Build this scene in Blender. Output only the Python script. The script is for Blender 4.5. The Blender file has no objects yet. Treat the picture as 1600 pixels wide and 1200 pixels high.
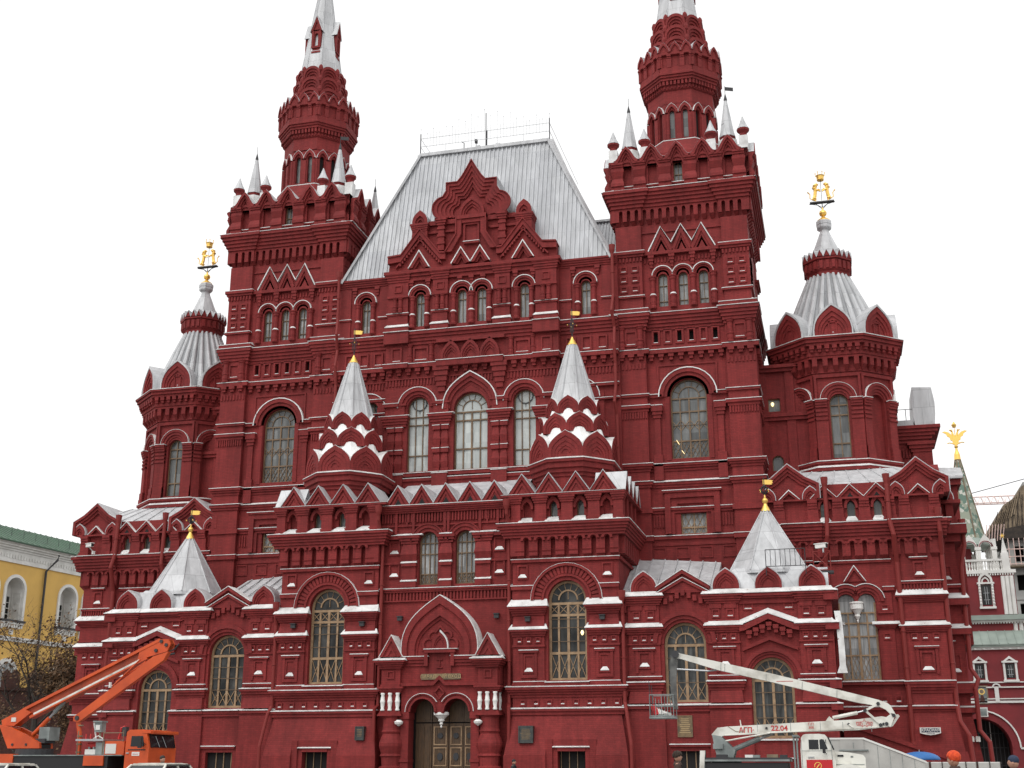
import bpy, bmesh, math, random
from mathutils import Vector, Matrix
R = math.radians
random.seed(7)
SC = bpy.context.scene
COL = SC.collection
# ---------------------------------------------------------------- camera, sky, sun, exposure
cam = bpy.data.cameras.new('camera')
camo = bpy.data.objects.new('camera', cam)
COL.objects.link(camo)
cam.sensor_width = 36.0
cam.lens = 1942.8 / 1600 * 36.0
cam.clip_end = 4000
camo.location = (20.25, -64.0, 1.4)
_yaw, _pit = 0.252477, 0.298269
_f = Vector((-math.sin(_yaw) * math.cos(_pit), math.cos(_yaw) * math.cos(_pit), math.sin(_pit)))
_r = Vector((math.cos(_yaw), math.sin(_yaw), 0))
_u = _r.cross(_f)
camo.rotation_euler = Matrix((_r, _u, -_f)).transposed().to_euler()
SC.camera = camo
SC.view_settings.view_transform = 'Standard'
SC.view_settings.look = 'None'
SC.view_settings.exposure = 0.0
SC.view_settings.gamma = 1.0
world = bpy.data.worlds.new('World')
SC.world = world
world.use_nodes = True
wn, wl = world.node_tree.nodes, world.node_tree.links
wn.clear()
sky = wn.new('ShaderNodeTexSky')
sky.sky_type = 'NISHITA'
sky.sun_disc = False
sky.sun_elevation = R(52)
sky.sun_rotation = R(200)
sky.dust_density = 6.0
hsv = wn.new('ShaderNodeHueSaturation')
hsv.inputs['Saturation'].default_value = 0.03
bg1 = wn.new('ShaderNodeBackground')
bg1.inputs['Strength'].default_value = 0.06
bg2 = wn.new('ShaderNodeBackground')      # the closed white cloud deck
bg2.inputs['Color'].default_value = (1.0, 1.0, 1.0, 1)
bg2.inputs['Strength'].default_value = 0.95
adds = wn.new('ShaderNodeAddShader')
wo = wn.new('ShaderNodeOutputWorld')
wl.new(sky.outputs[0], hsv.inputs['Color'])
wl.new(hsv.outputs[0], bg1.inputs['Color'])
wl.new(bg1.outputs[0], adds.inputs[0])
wl.new(bg2.outputs[0], adds.inputs[1])
wl.new(adds.outputs[0], wo.inputs['Surface'])
sl = bpy.data.lights.new('sun', 'SUN')
sl.energy = 0.55
sl.angle = R(25)
sl.color = (1.0, 0.97, 0.93)
so = bpy.data.objects.new('sun', sl)
COL.objects.link(so)
# light comes from the left of the square, high up
_sd = Vector((-0.35, -0.75, 1.05)).normalized()
so.rotation_euler = _sd.to_track_quat('Z', 'Y').to_euler()
so.location = (0, -60, 120)

# ---------------------------------------------------------------- materials
def mat(name, col, rough=0.7, metal=0.0, spec=0.5):
    m = bpy.data.materials.new(name)
    m.use_nodes = True
    b = m.node_tree.nodes['Principled BSDF']
    b.inputs['Base Color'].default_value = (*col, 1)
    b.inputs['Roughness'].default_value = rough
    b.inputs['Metallic'].default_value = metal
    b.inputs['Specular IOR Level'].default_value = spec
    return m

def nodes(m):
    return m.node_tree.nodes, m.node_tree.links, m.node_tree.nodes['Principled BSDF']

def noise_mix(m, c1, c2, scale=1.0, detail=6, lo=0.35, hi=0.65, vec=None, bump=0.0):
    n, l, b = nodes(m)
    tc = n.new('ShaderNodeTexCoord')
    nt = n.new('ShaderNodeTexNoise')
    nt.inputs['Scale'].default_value = scale
    nt.inputs['Detail'].default_value = detail
    if vec:
        mp = n.new('ShaderNodeMapping')
        mp.inputs['Scale'].default_value = vec
        l.new(tc.outputs['Object'], mp.inputs['Vector'])
        l.new(mp.outputs[0], nt.inputs['Vector'])
    else:
        l.new(tc.outputs['Object'], nt.inputs['Vector'])
    mr = n.new('ShaderNodeMapRange')
    mr.inputs['From Min'].default_value = lo
    mr.inputs['From Max'].default_value = hi
    l.new(nt.outputs['Fac'], mr.inputs['Value'])
    mx = n.new('ShaderNodeMix')
    mx.data_type = 'RGBA'
    mx.inputs['A'].default_value = (*c1, 1)
    mx.inputs['B'].default_value = (*c2, 1)
    l.new(mr.outputs[0], mx.inputs['Factor'])
    l.new(mx.outputs['Result'], b.inputs['Base Color'])
    if bump:
        bp = n.new('ShaderNodeBump')
        bp.inputs['Strength'].default_value = bump
        bp.inputs['Distance'].default_value = 0.02
        l.new(nt.outputs['Fac'], bp.inputs['Height'])
        l.new(bp.outputs[0], b.inputs['Normal'])
    return m

def brick_mat(name, c1, c2, mortar, bw=0.30, bh=0.10, bump=0.35, dirt=0.22):
    """painted brick: courses run on x+y / z so every upright face shows them"""
    m = mat(name, c1, 0.75, 0, 0.25)
    n, l, b = nodes(m)
    tc = n.new('ShaderNodeTexCoord')
    sp = n.new('ShaderNodeSeparateXYZ')
    l.new(tc.outputs['Object'], sp.inputs[0])
    ad = n.new('ShaderNodeMath'); ad.operation = 'ADD'
    l.new(sp.outputs['X'], ad.inputs[0]); l.new(sp.outputs['Y'], ad.inputs[1])
    cb = n.new('ShaderNodeCombineXYZ')
    l.new(ad.outputs[0], cb.inputs['X']); l.new(sp.outputs['Z'], cb.inputs['Y'])
    br = n.new('ShaderNodeTexBrick')
    br.inputs['Scale'].default_value = 1.0
    br.inputs['Brick Width'].default_value = bw
    br.inputs['Row Height'].default_value = bh
    br.inputs['Mortar Size'].default_value = 0.011
    br.inputs['Mortar Smooth'].default_value = 0.3
    br.inputs['Bias'].default_value = -0.1
    br.inputs['Color1'].default_value = (*c1, 1)
    br.inputs['Color2'].default_value = (*c2, 1)
    br.inputs['Mortar'].default_value = (*mortar, 1)
    l.new(cb.outputs[0], br.inputs['Vector'])
    # broad weathering of the paint
    nt = n.new('ShaderNodeTexNoise'); nt.inputs['Scale'].default_value = 0.55; nt.inputs['Detail'].default_value = 8
    mp = n.new('ShaderNodeMapping'); mp.inputs['Scale'].default_value = (1, 1, 0.35)
    l.new(tc.outputs['Object'], mp.inputs['Vector']); l.new(mp.outputs[0], nt.inputs['Vector'])
    mr = n.new('ShaderNodeMapRange')
    mr.inputs['From Min'].default_value = 0.3; mr.inputs['From Max'].default_value = 0.7
    mr.inputs['To Min'].default_value = 1 - dirt; mr.inputs['To Max'].default_value = 1 + dirt * 0.45
    l.new(nt.outputs['Fac'], mr.inputs['Value'])
    mx = n.new('ShaderNodeMix'); mx.data_type = 'RGBA'; mx.blend_type = 'MULTIPLY'
    mx.inputs['Factor'].default_value = 1
    n2 = n.new('ShaderNodeTexNoise'); n2.inputs['Scale'].default_value = 2.2; n2.inputs['Detail'].default_value = 9; n2.inputs['Roughness'].default_value = .65
    m2 = n.new('ShaderNodeMapping'); m2.inputs['Scale'].default_value = (1.6, 1.6, 0.16)
    l.new(tc.outputs['Object'], m2.inputs['Vector']); l.new(m2.outputs[0], n2.inputs['Vector'])
    r2 = n.new('ShaderNodeMapRange'); r2.inputs['From Min'].default_value = .36; r2.inputs['From Max'].default_value = .66
    r2.inputs['To Min'].default_value = .80; r2.inputs['To Max'].default_value = 1.10
    l.new(n2.outputs['Fac'], r2.inputs['Value'])
    mu = n.new('ShaderNodeMath'); mu.operation = 'MULTIPLY'
    l.new(mr.outputs[0], mu.inputs[0]); l.new(r2.outputs[0], mu.inputs[1])
    l.new(br.outputs['Color'], mx.inputs['A']); l.new(mu.outputs[0], mx.inputs['B'])
    l.new(mx.outputs['Result'], b.inputs['Base Color'])
    bp = n.new('ShaderNodeBump'); bp.inputs['Strength'].default_value = bump; bp.inputs['Distance'].default_value = 0.015
    bp.invert = True
    l.new(br.outputs['Fac'], bp.inputs['Height']); l.new(bp.outputs[0], b.inputs['Normal'])
    return m

MT = {}
MT['red'] = brick_mat('painted_red_brick', (0.244, 0.0290, 0.0280), (0.195, 0.0238, 0.0234), (0.178, 0.0245, 0.0240))
def patchy(m, scale, col, lo, hi):
    n, l, b = nodes(m)
    src = b.inputs['Base Color'].links[0].from_socket
    tc = n.new('ShaderNodeTexCoord'); nt = n.new('ShaderNodeTexNoise'); nt.inputs['Scale'].default_value = scale; nt.inputs['Detail'].default_value = 7; nt.inputs['Roughness'].default_value = .7
    l.new(tc.outputs['Object'], nt.inputs['Vector'])
    mr = n.new('ShaderNodeMapRange'); mr.inputs['From Min'].default_value = lo; mr.inputs['From Max'].default_value = hi
    l.new(nt.outputs['Fac'], mr.inputs['Value'])
    mx = n.new('ShaderNodeMix'); mx.data_type = 'RGBA'; mx.inputs['B'].default_value = (*col, 1)
    l.new(mr.outputs[0], mx.inputs['Factor']); l.new(src, mx.inputs['A']); l.new(mx.outputs['Result'], b.inputs['Base Color'])
    return m
def sheets(m, c1, c2, seam, w, h, rough):
    '''sheet metal: panels of slightly different tone with dark seams, stains over them'''
    n, l, b = nodes(m)
    tc = n.new('ShaderNodeTexCoord'); sp = n.new('ShaderNodeSeparateXYZ'); l.new(tc.outputs['Object'], sp.inputs[0])
    ad = n.new('ShaderNodeMath'); ad.operation = 'ADD'; l.new(sp.outputs['X'], ad.inputs[0]); l.new(sp.outputs['Y'], ad.inputs[1])
    cb = n.new('ShaderNodeCombineXYZ'); l.new(ad.outputs[0], cb.inputs['X']); l.new(sp.outputs['Z'], cb.inputs['Y'])
    br = n.new('ShaderNodeTexBrick'); br.inputs['Scale'].default_value = 1; br.inputs['Brick Width'].default_value = w; br.inputs['Row Height'].default_value = h
    br.inputs['Mortar Size'].default_value = .008; br.inputs['Color1'].default_value = (*c1, 1); br.inputs['Color2'].default_value = (*c2, 1); br.inputs['Mortar'].default_value = (*seam, 1)
    l.new(cb.outputs[0], br.inputs['Vector'])
    nt = n.new('ShaderNodeTexNoise'); nt.inputs['Scale'].default_value = 1.4; nt.inputs['Detail'].default_value = 8; nt.inputs['Roughness'].default_value = .65
    mp = n.new('ShaderNodeMapping'); mp.inputs['Scale'].default_value = (1.5, 1.5, .3); l.new(tc.outputs['Object'], mp.inputs['Vector']); l.new(mp.outputs[0], nt.inputs['Vector'])
    mr = n.new('ShaderNodeMapRange'); mr.inputs['From Min'].default_value = .35; mr.inputs['From Max'].default_value = .65; mr.inputs['To Min'].default_value = .78; mr.inputs['To Max'].default_value = 1.08
    l.new(nt.outputs['Fac'], mr.inputs['Value'])
    mx = n.new('ShaderNodeMix'); mx.data_type = 'RGBA'; mx.blend_type = 'MULTIPLY'; mx.inputs['Factor'].default_value = 1
    l.new(br.outputs['Color'], mx.inputs['A']); l.new(mr.outputs[0], mx.inputs['B']); l.new(mx.outputs['Result'], b.inputs['Base Color'])
    b.inputs['Roughness'].default_value = rough
    return m
MT['white'] = patchy(noise_mix(mat('snowy_flashing', (0.8, 0.8, 0.79), 0.6), (0.74, 0.74, 0.73), (0.50, 0.49, 0.475), 1.6, 8, 0.4, 0.7), 4.5, (.20, .075, .065), .60, .70)
MT['cleanwhite'] = noise_mix(mat('clean_snow_cover', (.8, .8, .79), .6), (.84, .84, .83), (.72, .715, .70), 1.6, 8, .4, .7)
MT['tin'] = sheets(mat('painted_tin_roof', (0.55, 0.55, 0.56), 0.5), (.56, .565, .575), (.47, .475, .485), (.27, .27, .28), .9, 1.1, .48)
MT['roof'] = sheets(mat('ribbed_zinc_roof', (0.45, 0.47, 0.5), 0.5), (.50, .51, .525), (.42, .43, .45), (.30, .31, .32), 1.3, 2.2, .5)
MT['rollbed'] = sheets(mat('shaded_tent_bed', (.3, .3, .31), .55), (.34, .345, .355), (.28, .285, .295), (.18, .18, .19), .8, 1.2, .55)  # darker than the rolls: the shade between them is in the colour
MT['pipe'] = mat('red_downpipe_paint', (0.20, 0.027, 0.024), 0.6, 0, 0.25)
MT['gold'] = mat('gilding', (0.92, 0.60, 0.15), 0.32, 0.6)
MT['iron'] = mat('dark_wrought_iron', (0.03, 0.03, 0.033), 0.6)
MT['wood'] = noise_mix(mat('window_wood', (0.3, 0.18, 0.09), 0.55), (0.36, 0.235, 0.13), (0.24, 0.15, 0.08), 3, 5)
MT['wood2'] = noise_mix(mat('old_window_wood', (0.2, 0.13, 0.07), 0.6), (0.20, 0.125, 0.065), (0.12, 0.075, 0.042), 3, 5)
MT['darkwood'] = noise_mix(mat('dark_oak', (0.10, 0.055, 0.025), 0.5), (0.105, 0.054, 0.021), (0.06, 0.033, 0.014), 2.5, 5, vec=(6, 6, 1))
MT['shadefill'] = mat('opening_shade_fill', (0.012, 0.010, 0.010), 0.9)  # solid near-black that stands for the shade inside openings
MT['lintelwhite'] = mat('white_stucco', (0.78, 0.77, 0.74), 0.7)
MT['bronze'] = noise_mix(mat('bronze_plate', (0.17, 0.12, 0.07), 0.45, 0.4), (0.22, 0.15, 0.08), (0.12, 0.09, 0.06), 4)
MT['slate'] = noise_mix(mat('dark_metal_plate', (0.05, 0.055, 0.055), 0.45, 0.3), (0.07, 0.075, 0.07), (0.035, 0.04, 0.04), 5)

def glass_mat(name, a, b_, fold=0.0, rough=0.06, spec=0.35, vary=.8):
    """window glass in front of curtains or a dim room, seen as one reflecting sheet"""
    m = mat(name, a, rough, 0, spec)
    n, l, b = nodes(m)
    tc = n.new('ShaderNodeTexCoord')
    nt = n.new('ShaderNodeTexNoise'); nt.inputs['Scale'].default_value = 1.3; nt.inputs['Detail'].default_value = 4
    mp = n.new('ShaderNodeMapping'); mp.inputs['Scale'].default_value = (1 + fold * 8, 1 + fold * 8, 0.5)
    l.new(tc.outputs['Object'], mp.inputs['Vector']); l.new(mp.outputs[0], nt.inputs['Vector'])
    mr = n.new('ShaderNodeMapRange'); mr.inputs['From Min'].default_value = 0.35; mr.inputs['From Max'].default_value = 0.65
    l.new(nt.outputs['Fac'], mr.inputs['Value'])
    mx = n.new('ShaderNodeMix'); mx.data_type = 'RGBA'
    mx.inputs['A'].default_value = (*a, 1); mx.inputs['B'].default_value = (*b_, 1)
    l.new(mr.outputs[0], mx.inputs['Factor'])
    sp = n.new('ShaderNodeSeparateXYZ'); l.new(tc.outputs['Object'], sp.inputs[0])
    ad = n.new('ShaderNodeMath'); ad.operation = 'ADD'; l.new(sp.outputs['X'], ad.inputs[0]); l.new(sp.outputs['Y'], ad.inputs[1])
    cb = n.new('ShaderNodeCombineXYZ'); l.new(ad.outputs[0], cb.inputs['X']); l.new(sp.outputs['Z'], cb.inputs['Y'])
    br = n.new('ShaderNodeTexBrick'); br.offset = 0; br.inputs['Scale'].default_value = 1; br.inputs['Brick Width'].default_value = .51; br.inputs['Row Height'].default_value = .62; br.inputs['Mortar Size'].default_value = 0
    br.inputs['Color1'].default_value = (.55, .55, .55, 1); br.inputs['Color2'].default_value = (1.35, 1.35, 1.35, 1)
    l.new(cb.outputs[0], br.inputs['Vector'])
    mm = n.new('ShaderNodeMix'); mm.data_type = 'RGBA'; mm.blend_type = 'MULTIPLY'; mm.inputs['Factor'].default_value = vary
    l.new(mx.outputs['Result'], mm.inputs['A']); l.new(br.outputs['Color'], mm.inputs['B']); l.new(mm.outputs['Result'], b.inputs['Base Color'])
    bp = n.new('ShaderNodeBump'); bp.inputs['Strength'].default_value = 0.12; bp.inputs['Distance'].default_value = 0.02
    l.new(nt.outputs['Fac'], bp.inputs['Height']); l.new(bp.outputs[0], b.inputs['Normal'])
    return m
MT['lamp'] = mat('warm_lamp', (1, .85, .5), .5)
MT['lamp'].node_tree.nodes['Principled BSDF'].inputs['Emission Color'].default_value = (1, .75, .35, 1)
MT['lamp'].node_tree.nodes['Principled BSDF'].inputs['Emission Strength'].default_value = 2.0
MT['g_dark'] = glass_mat('glass_dim_room', (0.012, 0.013, 0.013), (0.07, 0.07, 0.066), spec=0.2)
MT['g_mid'] = glass_mat('glass_grey_room', (0.10, 0.105, 0.105), (0.17, 0.175, 0.17), 0.3)
MT['g_curt'] = glass_mat('glass_grey_curtains', (0.17, 0.175, 0.175), (0.36, 0.365, 0.36), 1.0)
MT['g_white'] = glass_mat('glass_white_blinds', (0.38, 0.41, 0.40), (0.52, 0.55, 0.53), 0.2, vary=.25)

# ---------------------------------------------------------------- mesh tools
class Acc:
    """gathers closed solids and sheets, then links them as ONE mesh object"""
    def __init__(s): s.v = []; s.f = []; s.m = []; s.ms = []
    def mi(s, m):
        if m not in s.ms: s.ms.append(m)
        return s.ms.index(m)
    def add(s, vs, fs, m):
        o = len(s.v); k = s.mi(m)
        s.v.extend([tuple(p) for p in vs])
        for f in fs:
            s.f.append([i + o for i in f]); s.m.append(k)
    def build(s, name, parent=None, smooth=False, fixn=True):
        me = bpy.data.meshes.new(name)
        me.from_pydata(s.v, [], s.f)
        for m in s.ms: me.materials.append(MT[m])
        me.polygons.foreach_set('material_index', s.m)
        if smooth: me.polygons.foreach_set('use_smooth', [True] * len(me.polygons))
        if fixn:
            bm = bmesh.new(); bm.from_mesh(me)
            bmesh.ops.recalc_face_normals(bm, faces=bm.faces)
            bm.to_mesh(me); bm.free()
        me.update()
        o = bpy.data.objects.new(name, me)
        COL.objects.link(o)
        if parent: o.parent = parent
        return o

class Fr:
    """a face of a building: x along it, z up, d outwards"""
    def __init__(s, o, u, n): s.o = Vector(o); s.u = Vector(u); s.n = Vector(n)
    def p(s, x, z, d=0.0): return s.o + s.u * x + s.n * d + Vector((0, 0, z))

BOXF = [(0, 1, 2, 3), (7, 6, 5, 4), (0, 4, 5, 1), (1, 5, 6, 2), (2, 6, 7, 3), (3, 7, 4, 0)]
def box(A, F, x0, x1, z0, z1, d0, d1, m='red'):
    A.add([F.p(x0, z0, d1), F.p(x1, z0, d1), F.p(x1, z1, d1), F.p(x0, z1, d1),
           F.p(x0, z0, d0), F.p(x1, z0, d0), F.p(x1, z1, d0), F.p(x0, z1, d0)], BOXF, m)
def frus(A, F, x0, x1, z0, d0, X0, X1, z1, d1, db, m='red'):
    """box whose top and bottom differ in width and projection; back at db"""
    A.add([F.p(x0, z0, d0), F.p(x1, z0, d0), F.p(X1, z1, d1), F.p(X0, z1, d1),
           F.p(x0, z0, db), F.p(x1, z0, db), F.p(X1, z1, db), F.p(X0, z1, db)], BOXF, m)
def poly(A, F, pts, d0, d1, m='red'):
    n = len(pts)
    vs = [F.p(x, z, d1) for x, z in pts] + [F.p(x, z, d0) for x, z in pts]
    fs = [list(range(n)), list(range(2 * n - 1, n - 1, -1))]
    for i in range(n):
        j = (i + 1) % n
        fs.append([i, i + n, j + n, j])
    A.add(vs, fs, m)
def strip(A, F, P, Q, d0, d1, m='red'):
    """solid between two polylines of equal length, from depth d0 to d1"""
    n = len(P)
    vs = []
    for a, b in zip(P, Q):
        vs += [F.p(*a, d1), F.p(*b, d1), F.p(*b, d0), F.p(*a, d0)]
    fs = [(0, 1, 2, 3)]
    for i in range(n - 1):
        o = 4 * i
        for k in range(4):
            k2 = (k + 1) % 4
            fs.append((o + k, o + k2, o + 4 + k2, o + 4 + k))
    o = 4 * (n - 1)
    fs.append((o + 3, o + 2, o + 1, o))
    A.add(vs, fs, m)
def arcp(xc, zc, r, a0=180.0, a1=0.0, n=14, rz=None):
    rz = r if rz is None else rz
    return [(xc + r * math.cos(R(a0 + (a1 - a0) * i / n)), zc + rz * math.sin(R(a0 + (a1 - a0) * i / n))) for i in range(n + 1)]
def keel(xc, z0, w, h, n=7, bulge=1.06, belly=0.55):
    """the pointed onion outline of a kokoshnik"""
    def bz(t):
        q = 1 - t
        x = -w * q**3 - 3 * w * bulge * q * q * t - 3 * w * 0.55 * q * t * t
        z = 3 * h * (belly + .04) * q * q * t + 3 * h * 0.77 * q * t * t + h * t**3
        return x, z
    L = [bz(i / n) for i in range(n + 1)]
    return [(xc + x, z0 + z) for x, z in L] + [(xc - x, z0 + z) for x, z in reversed(L[:-1])]
def off(pts, c, k):
    return [(c[0] + (x - c[0]) * k, c[1] + (z - c[1]) * k) for x, z in pts]
def koko(A, F, xc, z0, w, h, d, depth, lev=3, step=0.05, red=True, flash=None, ft=0.05, kk=0.8, m='red', bulge=1.06):
    """kokoshnik gable of nested pointed mouldings; flash = accumulator of its metal capping"""
    P = keel(xc, z0, w, h, bulge=bulge)
    c = (xc, z0)
    s = 1.0
    for k in range(lev):
        s2 = s * kk
        strip(A, F, off(P, c, s), off(P, c, s2), d - depth, d - k * step, m)
        s = s2
    poly(A, F, off(P, c, s), d - depth, d - lev * step, m)
    if flash is not None:
        k = 1 + ft / max(w, 0.2)
        strip(flash, F, off(P, c, 1.0), off(P, c, k), d - depth, d + 0.03, 'white')
def arch(A, F, xc, zs, r0, r1, d0, d1, m='red', n=14, leg=0.0):
    P = arcp(xc, zs, r0, n=n); Q = arcp(xc, zs, r1, n=n)
    if leg:
        P = [(xc - r0, zs - leg)] + P + [(xc + r0, zs - leg)]
        Q = [(xc - r1, zs - leg)] + Q + [(xc + r1, zs - leg)]
    strip(A, F, P, Q, d0, d1, m)
def ledge(W, F, x0, x1, z, d, h=0.10, db=0.0, lip=0.035):
    """white flashing on a ledge: thin lip in front, slope rising to the wall"""
    g = 0.025
    W.add([F.p(x0 - g, z, d + g), F.p(x1 + g, z, d + g), F.p(x1 + g, z + lip, d + g), F.p(x0 - g, z + lip, d + g),
           F.p(x0 - g, z, db), F.p(x1 + g, z, db), F.p(x1 - .10 * (h > 0.15), z + lip + h, db),
           F.p(x0 + .10 * (h > 0.15), z + lip + h, db)], BOXF, 'white')
def cornice(A, F, x0, x1, z0, z1, d0, d1, n=3, side=True, db=-0.05):
    """stepped cornice growing outwards from d0 to d1"""
    for i in range(n):
        t = (i + 1) / n
        d = d0 + (d1 - d0) * t
        e = d if side == 2 else (d - d0) * side
        box(A, F, x0 - e, x1 + e, z0 + (z1 - z0) * i / n, z0 + (z1 - z0) * (i + 1) / n, db, d)
def corn_dn(A, F, x0, x1, z0, z1, d0, d1, n=3, side=True, db=-0.05):
    """base moulding growing outwards downwards"""
    for i in range(n):
        t = 1 - i / n
        d = d0 + (d1 - d0) * t
        e = d if side == 2 else (d - d0) * side
        box(A, F, x0 - e, x1 + e, z0 + (z1 - z0) * i / n, z0 + (z1 - z0) * (i + 1) / n, db, d)
def dent(A, F, x0, x1, z0, z1, d0, d1, sp=0.26, fill=0.55, m='red'):
    n = max(1, int(round((x1 - x0) / sp)))
    s = (x1 - x0) / n
    for i in range(n):
        a = x0 + s * (i + 0.5 - fill / 2)
        box(A, F, a, a + s * fill, z0, z1, d0, d1, m)
def wall(A, F, x0, x1, z0, z1, d, t, ops=(), m='red'):
    """wall slab with real openings: ops = (xl, xr, zb, zspring, arched)"""
    x = x0
    for xl, xr, zb, zs, ar in sorted(ops):
        if xl > x: box(A, F, x, xl, z0, z1, d - t, d, m)
        if zb > z0: box(A, F, xl, xr, z0, zb, d - t, d, m)
        if ar:
            r = (xr - xl) / 2
            P = arcp((xl + xr) / 2, zs, r, n=12 if r > 0.35 else 8, rz=r * (ar if ar is not True else 1))
            strip(A, F, P, [(px, z1) for px, pz in P], d - t, d, m)
            if zs > zb: pass
        elif zs < z1:
            box(A, F, xl, xr, zs, z1, d - t, d, m)
        x = xr
    if x < x1: box(A, F, x, x1, z0, z1, d - t, d, m)
def coffer(A, F, xc, zc, w, h, d, W=None, sill=False, t=0.07, dp=0.06):
    """square panel: raised frame round a sunk field, a stud in it"""
    box(A, F, xc - w / 2, xc + w / 2, zc + h / 2 - t, zc + h / 2, d - 0.02, d + dp)
    box(A, F, xc - w / 2, xc + w / 2, zc - h / 2, zc - h / 2 + t, d - 0.02, d + dp)
    box(A, F, xc - w / 2, xc - w / 2 + t, zc - h / 2 + t, zc + h / 2 - t, d - 0.02, d + dp)
    box(A, F, xc + w / 2 - t, xc + w / 2, zc - h / 2 + t, zc + h / 2 - t, d - 0.02, d + dp)
    if W is not None:
        if sill: ledge(W, F, xc - w / 2 + t, xc + w / 2 - t, zc - h / 2 + t, d + dp, 0.16, d)
        else: ledge(W, F, xc - w / 2 + t, xc + w / 2 - t, zc - h / 2 + t, d + dp - 0.03, 0.02, d)
def lathe(A, cx, cy, prof, m='red', n=12, ph=0.0):
    """turned solid round an upright axis; prof = (r, z) from bottom to top"""
    vs = []; fs = []
    for r, z in prof:
        for i in range(n):
            a = 2 * math.pi * (i + ph) / n
            vs.append((cx + r * math.cos(a), cy + r * math.sin(a), z))
    k = len(prof)
    for j in range(k - 1):
        for i in range(n):
            i2 = (i + 1) % n
            fs.append((j * n + i, j * n + i2, (j + 1) * n + i2, (j + 1) * n + i))
    fs.append(list(range(n - 1, -1, -1)))
    fs.append(list(range((k - 1) * n, k * n)))
    A.add(vs, fs, m)
def octa(A, cx, cy, prof, m='red'):
    """octagonal solid, prof = (apothem, z)"""
    lathe(A, cx, cy, [(a / math.cos(math.pi / 8), z) for a, z in prof], m, 8, 0.5)
def octa2(A, cx, cy, prof, m='red', ph=0):
    lathe(A, cx, cy, [(a / math.cos(math.pi / 8), z) for a, z in prof], m, 8, 0.5 + ph)
def octf(cx, cy, a, k):
    """frame of side k of an octagon (k=0 faces the square)"""
    an = R(-90 + 45 * k)
    n = Vector((math.cos(an), math.sin(an), 0))
    u = Vector((-n.y, n.x, 0))
    return Fr(Vector((cx, cy, 0)) + n * a, u, n)
T8 = math.tan(math.pi / 8)
def tube(A, pts, r, m, n=8):
    pts = [Vector(p) for p in pts]
    vs = []; fs = []
    for i, p in enumerate(pts):
        a = pts[max(i - 1, 0)]; b = pts[min(i + 1, len(pts) - 1)]
        t = (b - a).normalized()
        ref = Vector((0, 0, 1)) if abs(t.z) < 0.9 else Vector((0, 1, 0))
        e1 = t.cross(ref).normalized(); e2 = t.cross(e1)
        rr = r[i] if isinstance(r, (list, tuple)) else r
        for k in range(n):
            an = 2 * math.pi * k / n
            vs.append(p + (e1 * math.cos(an) + e2 * math.sin(an)) * rr)
    for i in range(len(pts) - 1):
        for k in range(n):
            k2 = (k + 1) % n
            fs.append((i * n + k, i * n + k2, (i + 1) * n + k2, (i + 1) * n + k))
    fs.append(list(range(n - 1, -1, -1))); fs.append(list(range((len(pts) - 1) * n, len(pts) * n)))
    A.add(vs, fs, m)
def bar(A, p, q, w, h, m):
    """square bar from p to q"""
    p = Vector(p); q = Vector(q); t = (q - p).normalized()
    ref = Vector((0, 0, 1)) if abs(t.z) < 0.95 else Vector((0, 1, 0))
    e1 = t.cross(ref).normalized() * w / 2; e2 = t.cross(e1).normalized() * h / 2
    A.add([p - e1 - e2, p + e1 - e2, p + e1 + e2, p - e1 + e2, q - e1 - e2, q + e1 - e2, q + e1 + e2, q - e1 + e2], BOXF, m)

def empty(name, loc=(0, 0, 0), label=None, cat=None, group=None):
    o = bpy.data.objects.new(name, None)
    COL.objects.link(o)
    o.location = loc
    tag(o, label, cat, group)
    return o
def tag(o, label=None, cat=None, group=None, kind=None):
    if label: o['label'] = label
    if cat: o['category'] = cat
    if group: o['group'] = group
    if kind: o['kind'] = kind
    return o

# ---------------------------------------------------------------- ground
A = Acc()
MT['paving'] = noise_mix(mat('granite_setts', (.16, .155, .15), .8), (.19, .185, .18), (.12, .118, .115), .8, 6, .3, .7)
A.add([(-900, -300, 0), (900, -300, 0), (900, 1500, 0), (-900, 1500, 0)], [(0, 1, 2, 3)], 'paving')
tag(A.build('ground', fixn=False), kind='structure')

# ================================================================ the museum
museum = empty('museum_building', (0, 0, 0), 'ornate red brick museum with white snowy ledges, silver tent roofs and two tall spired towers', 'museum')

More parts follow.
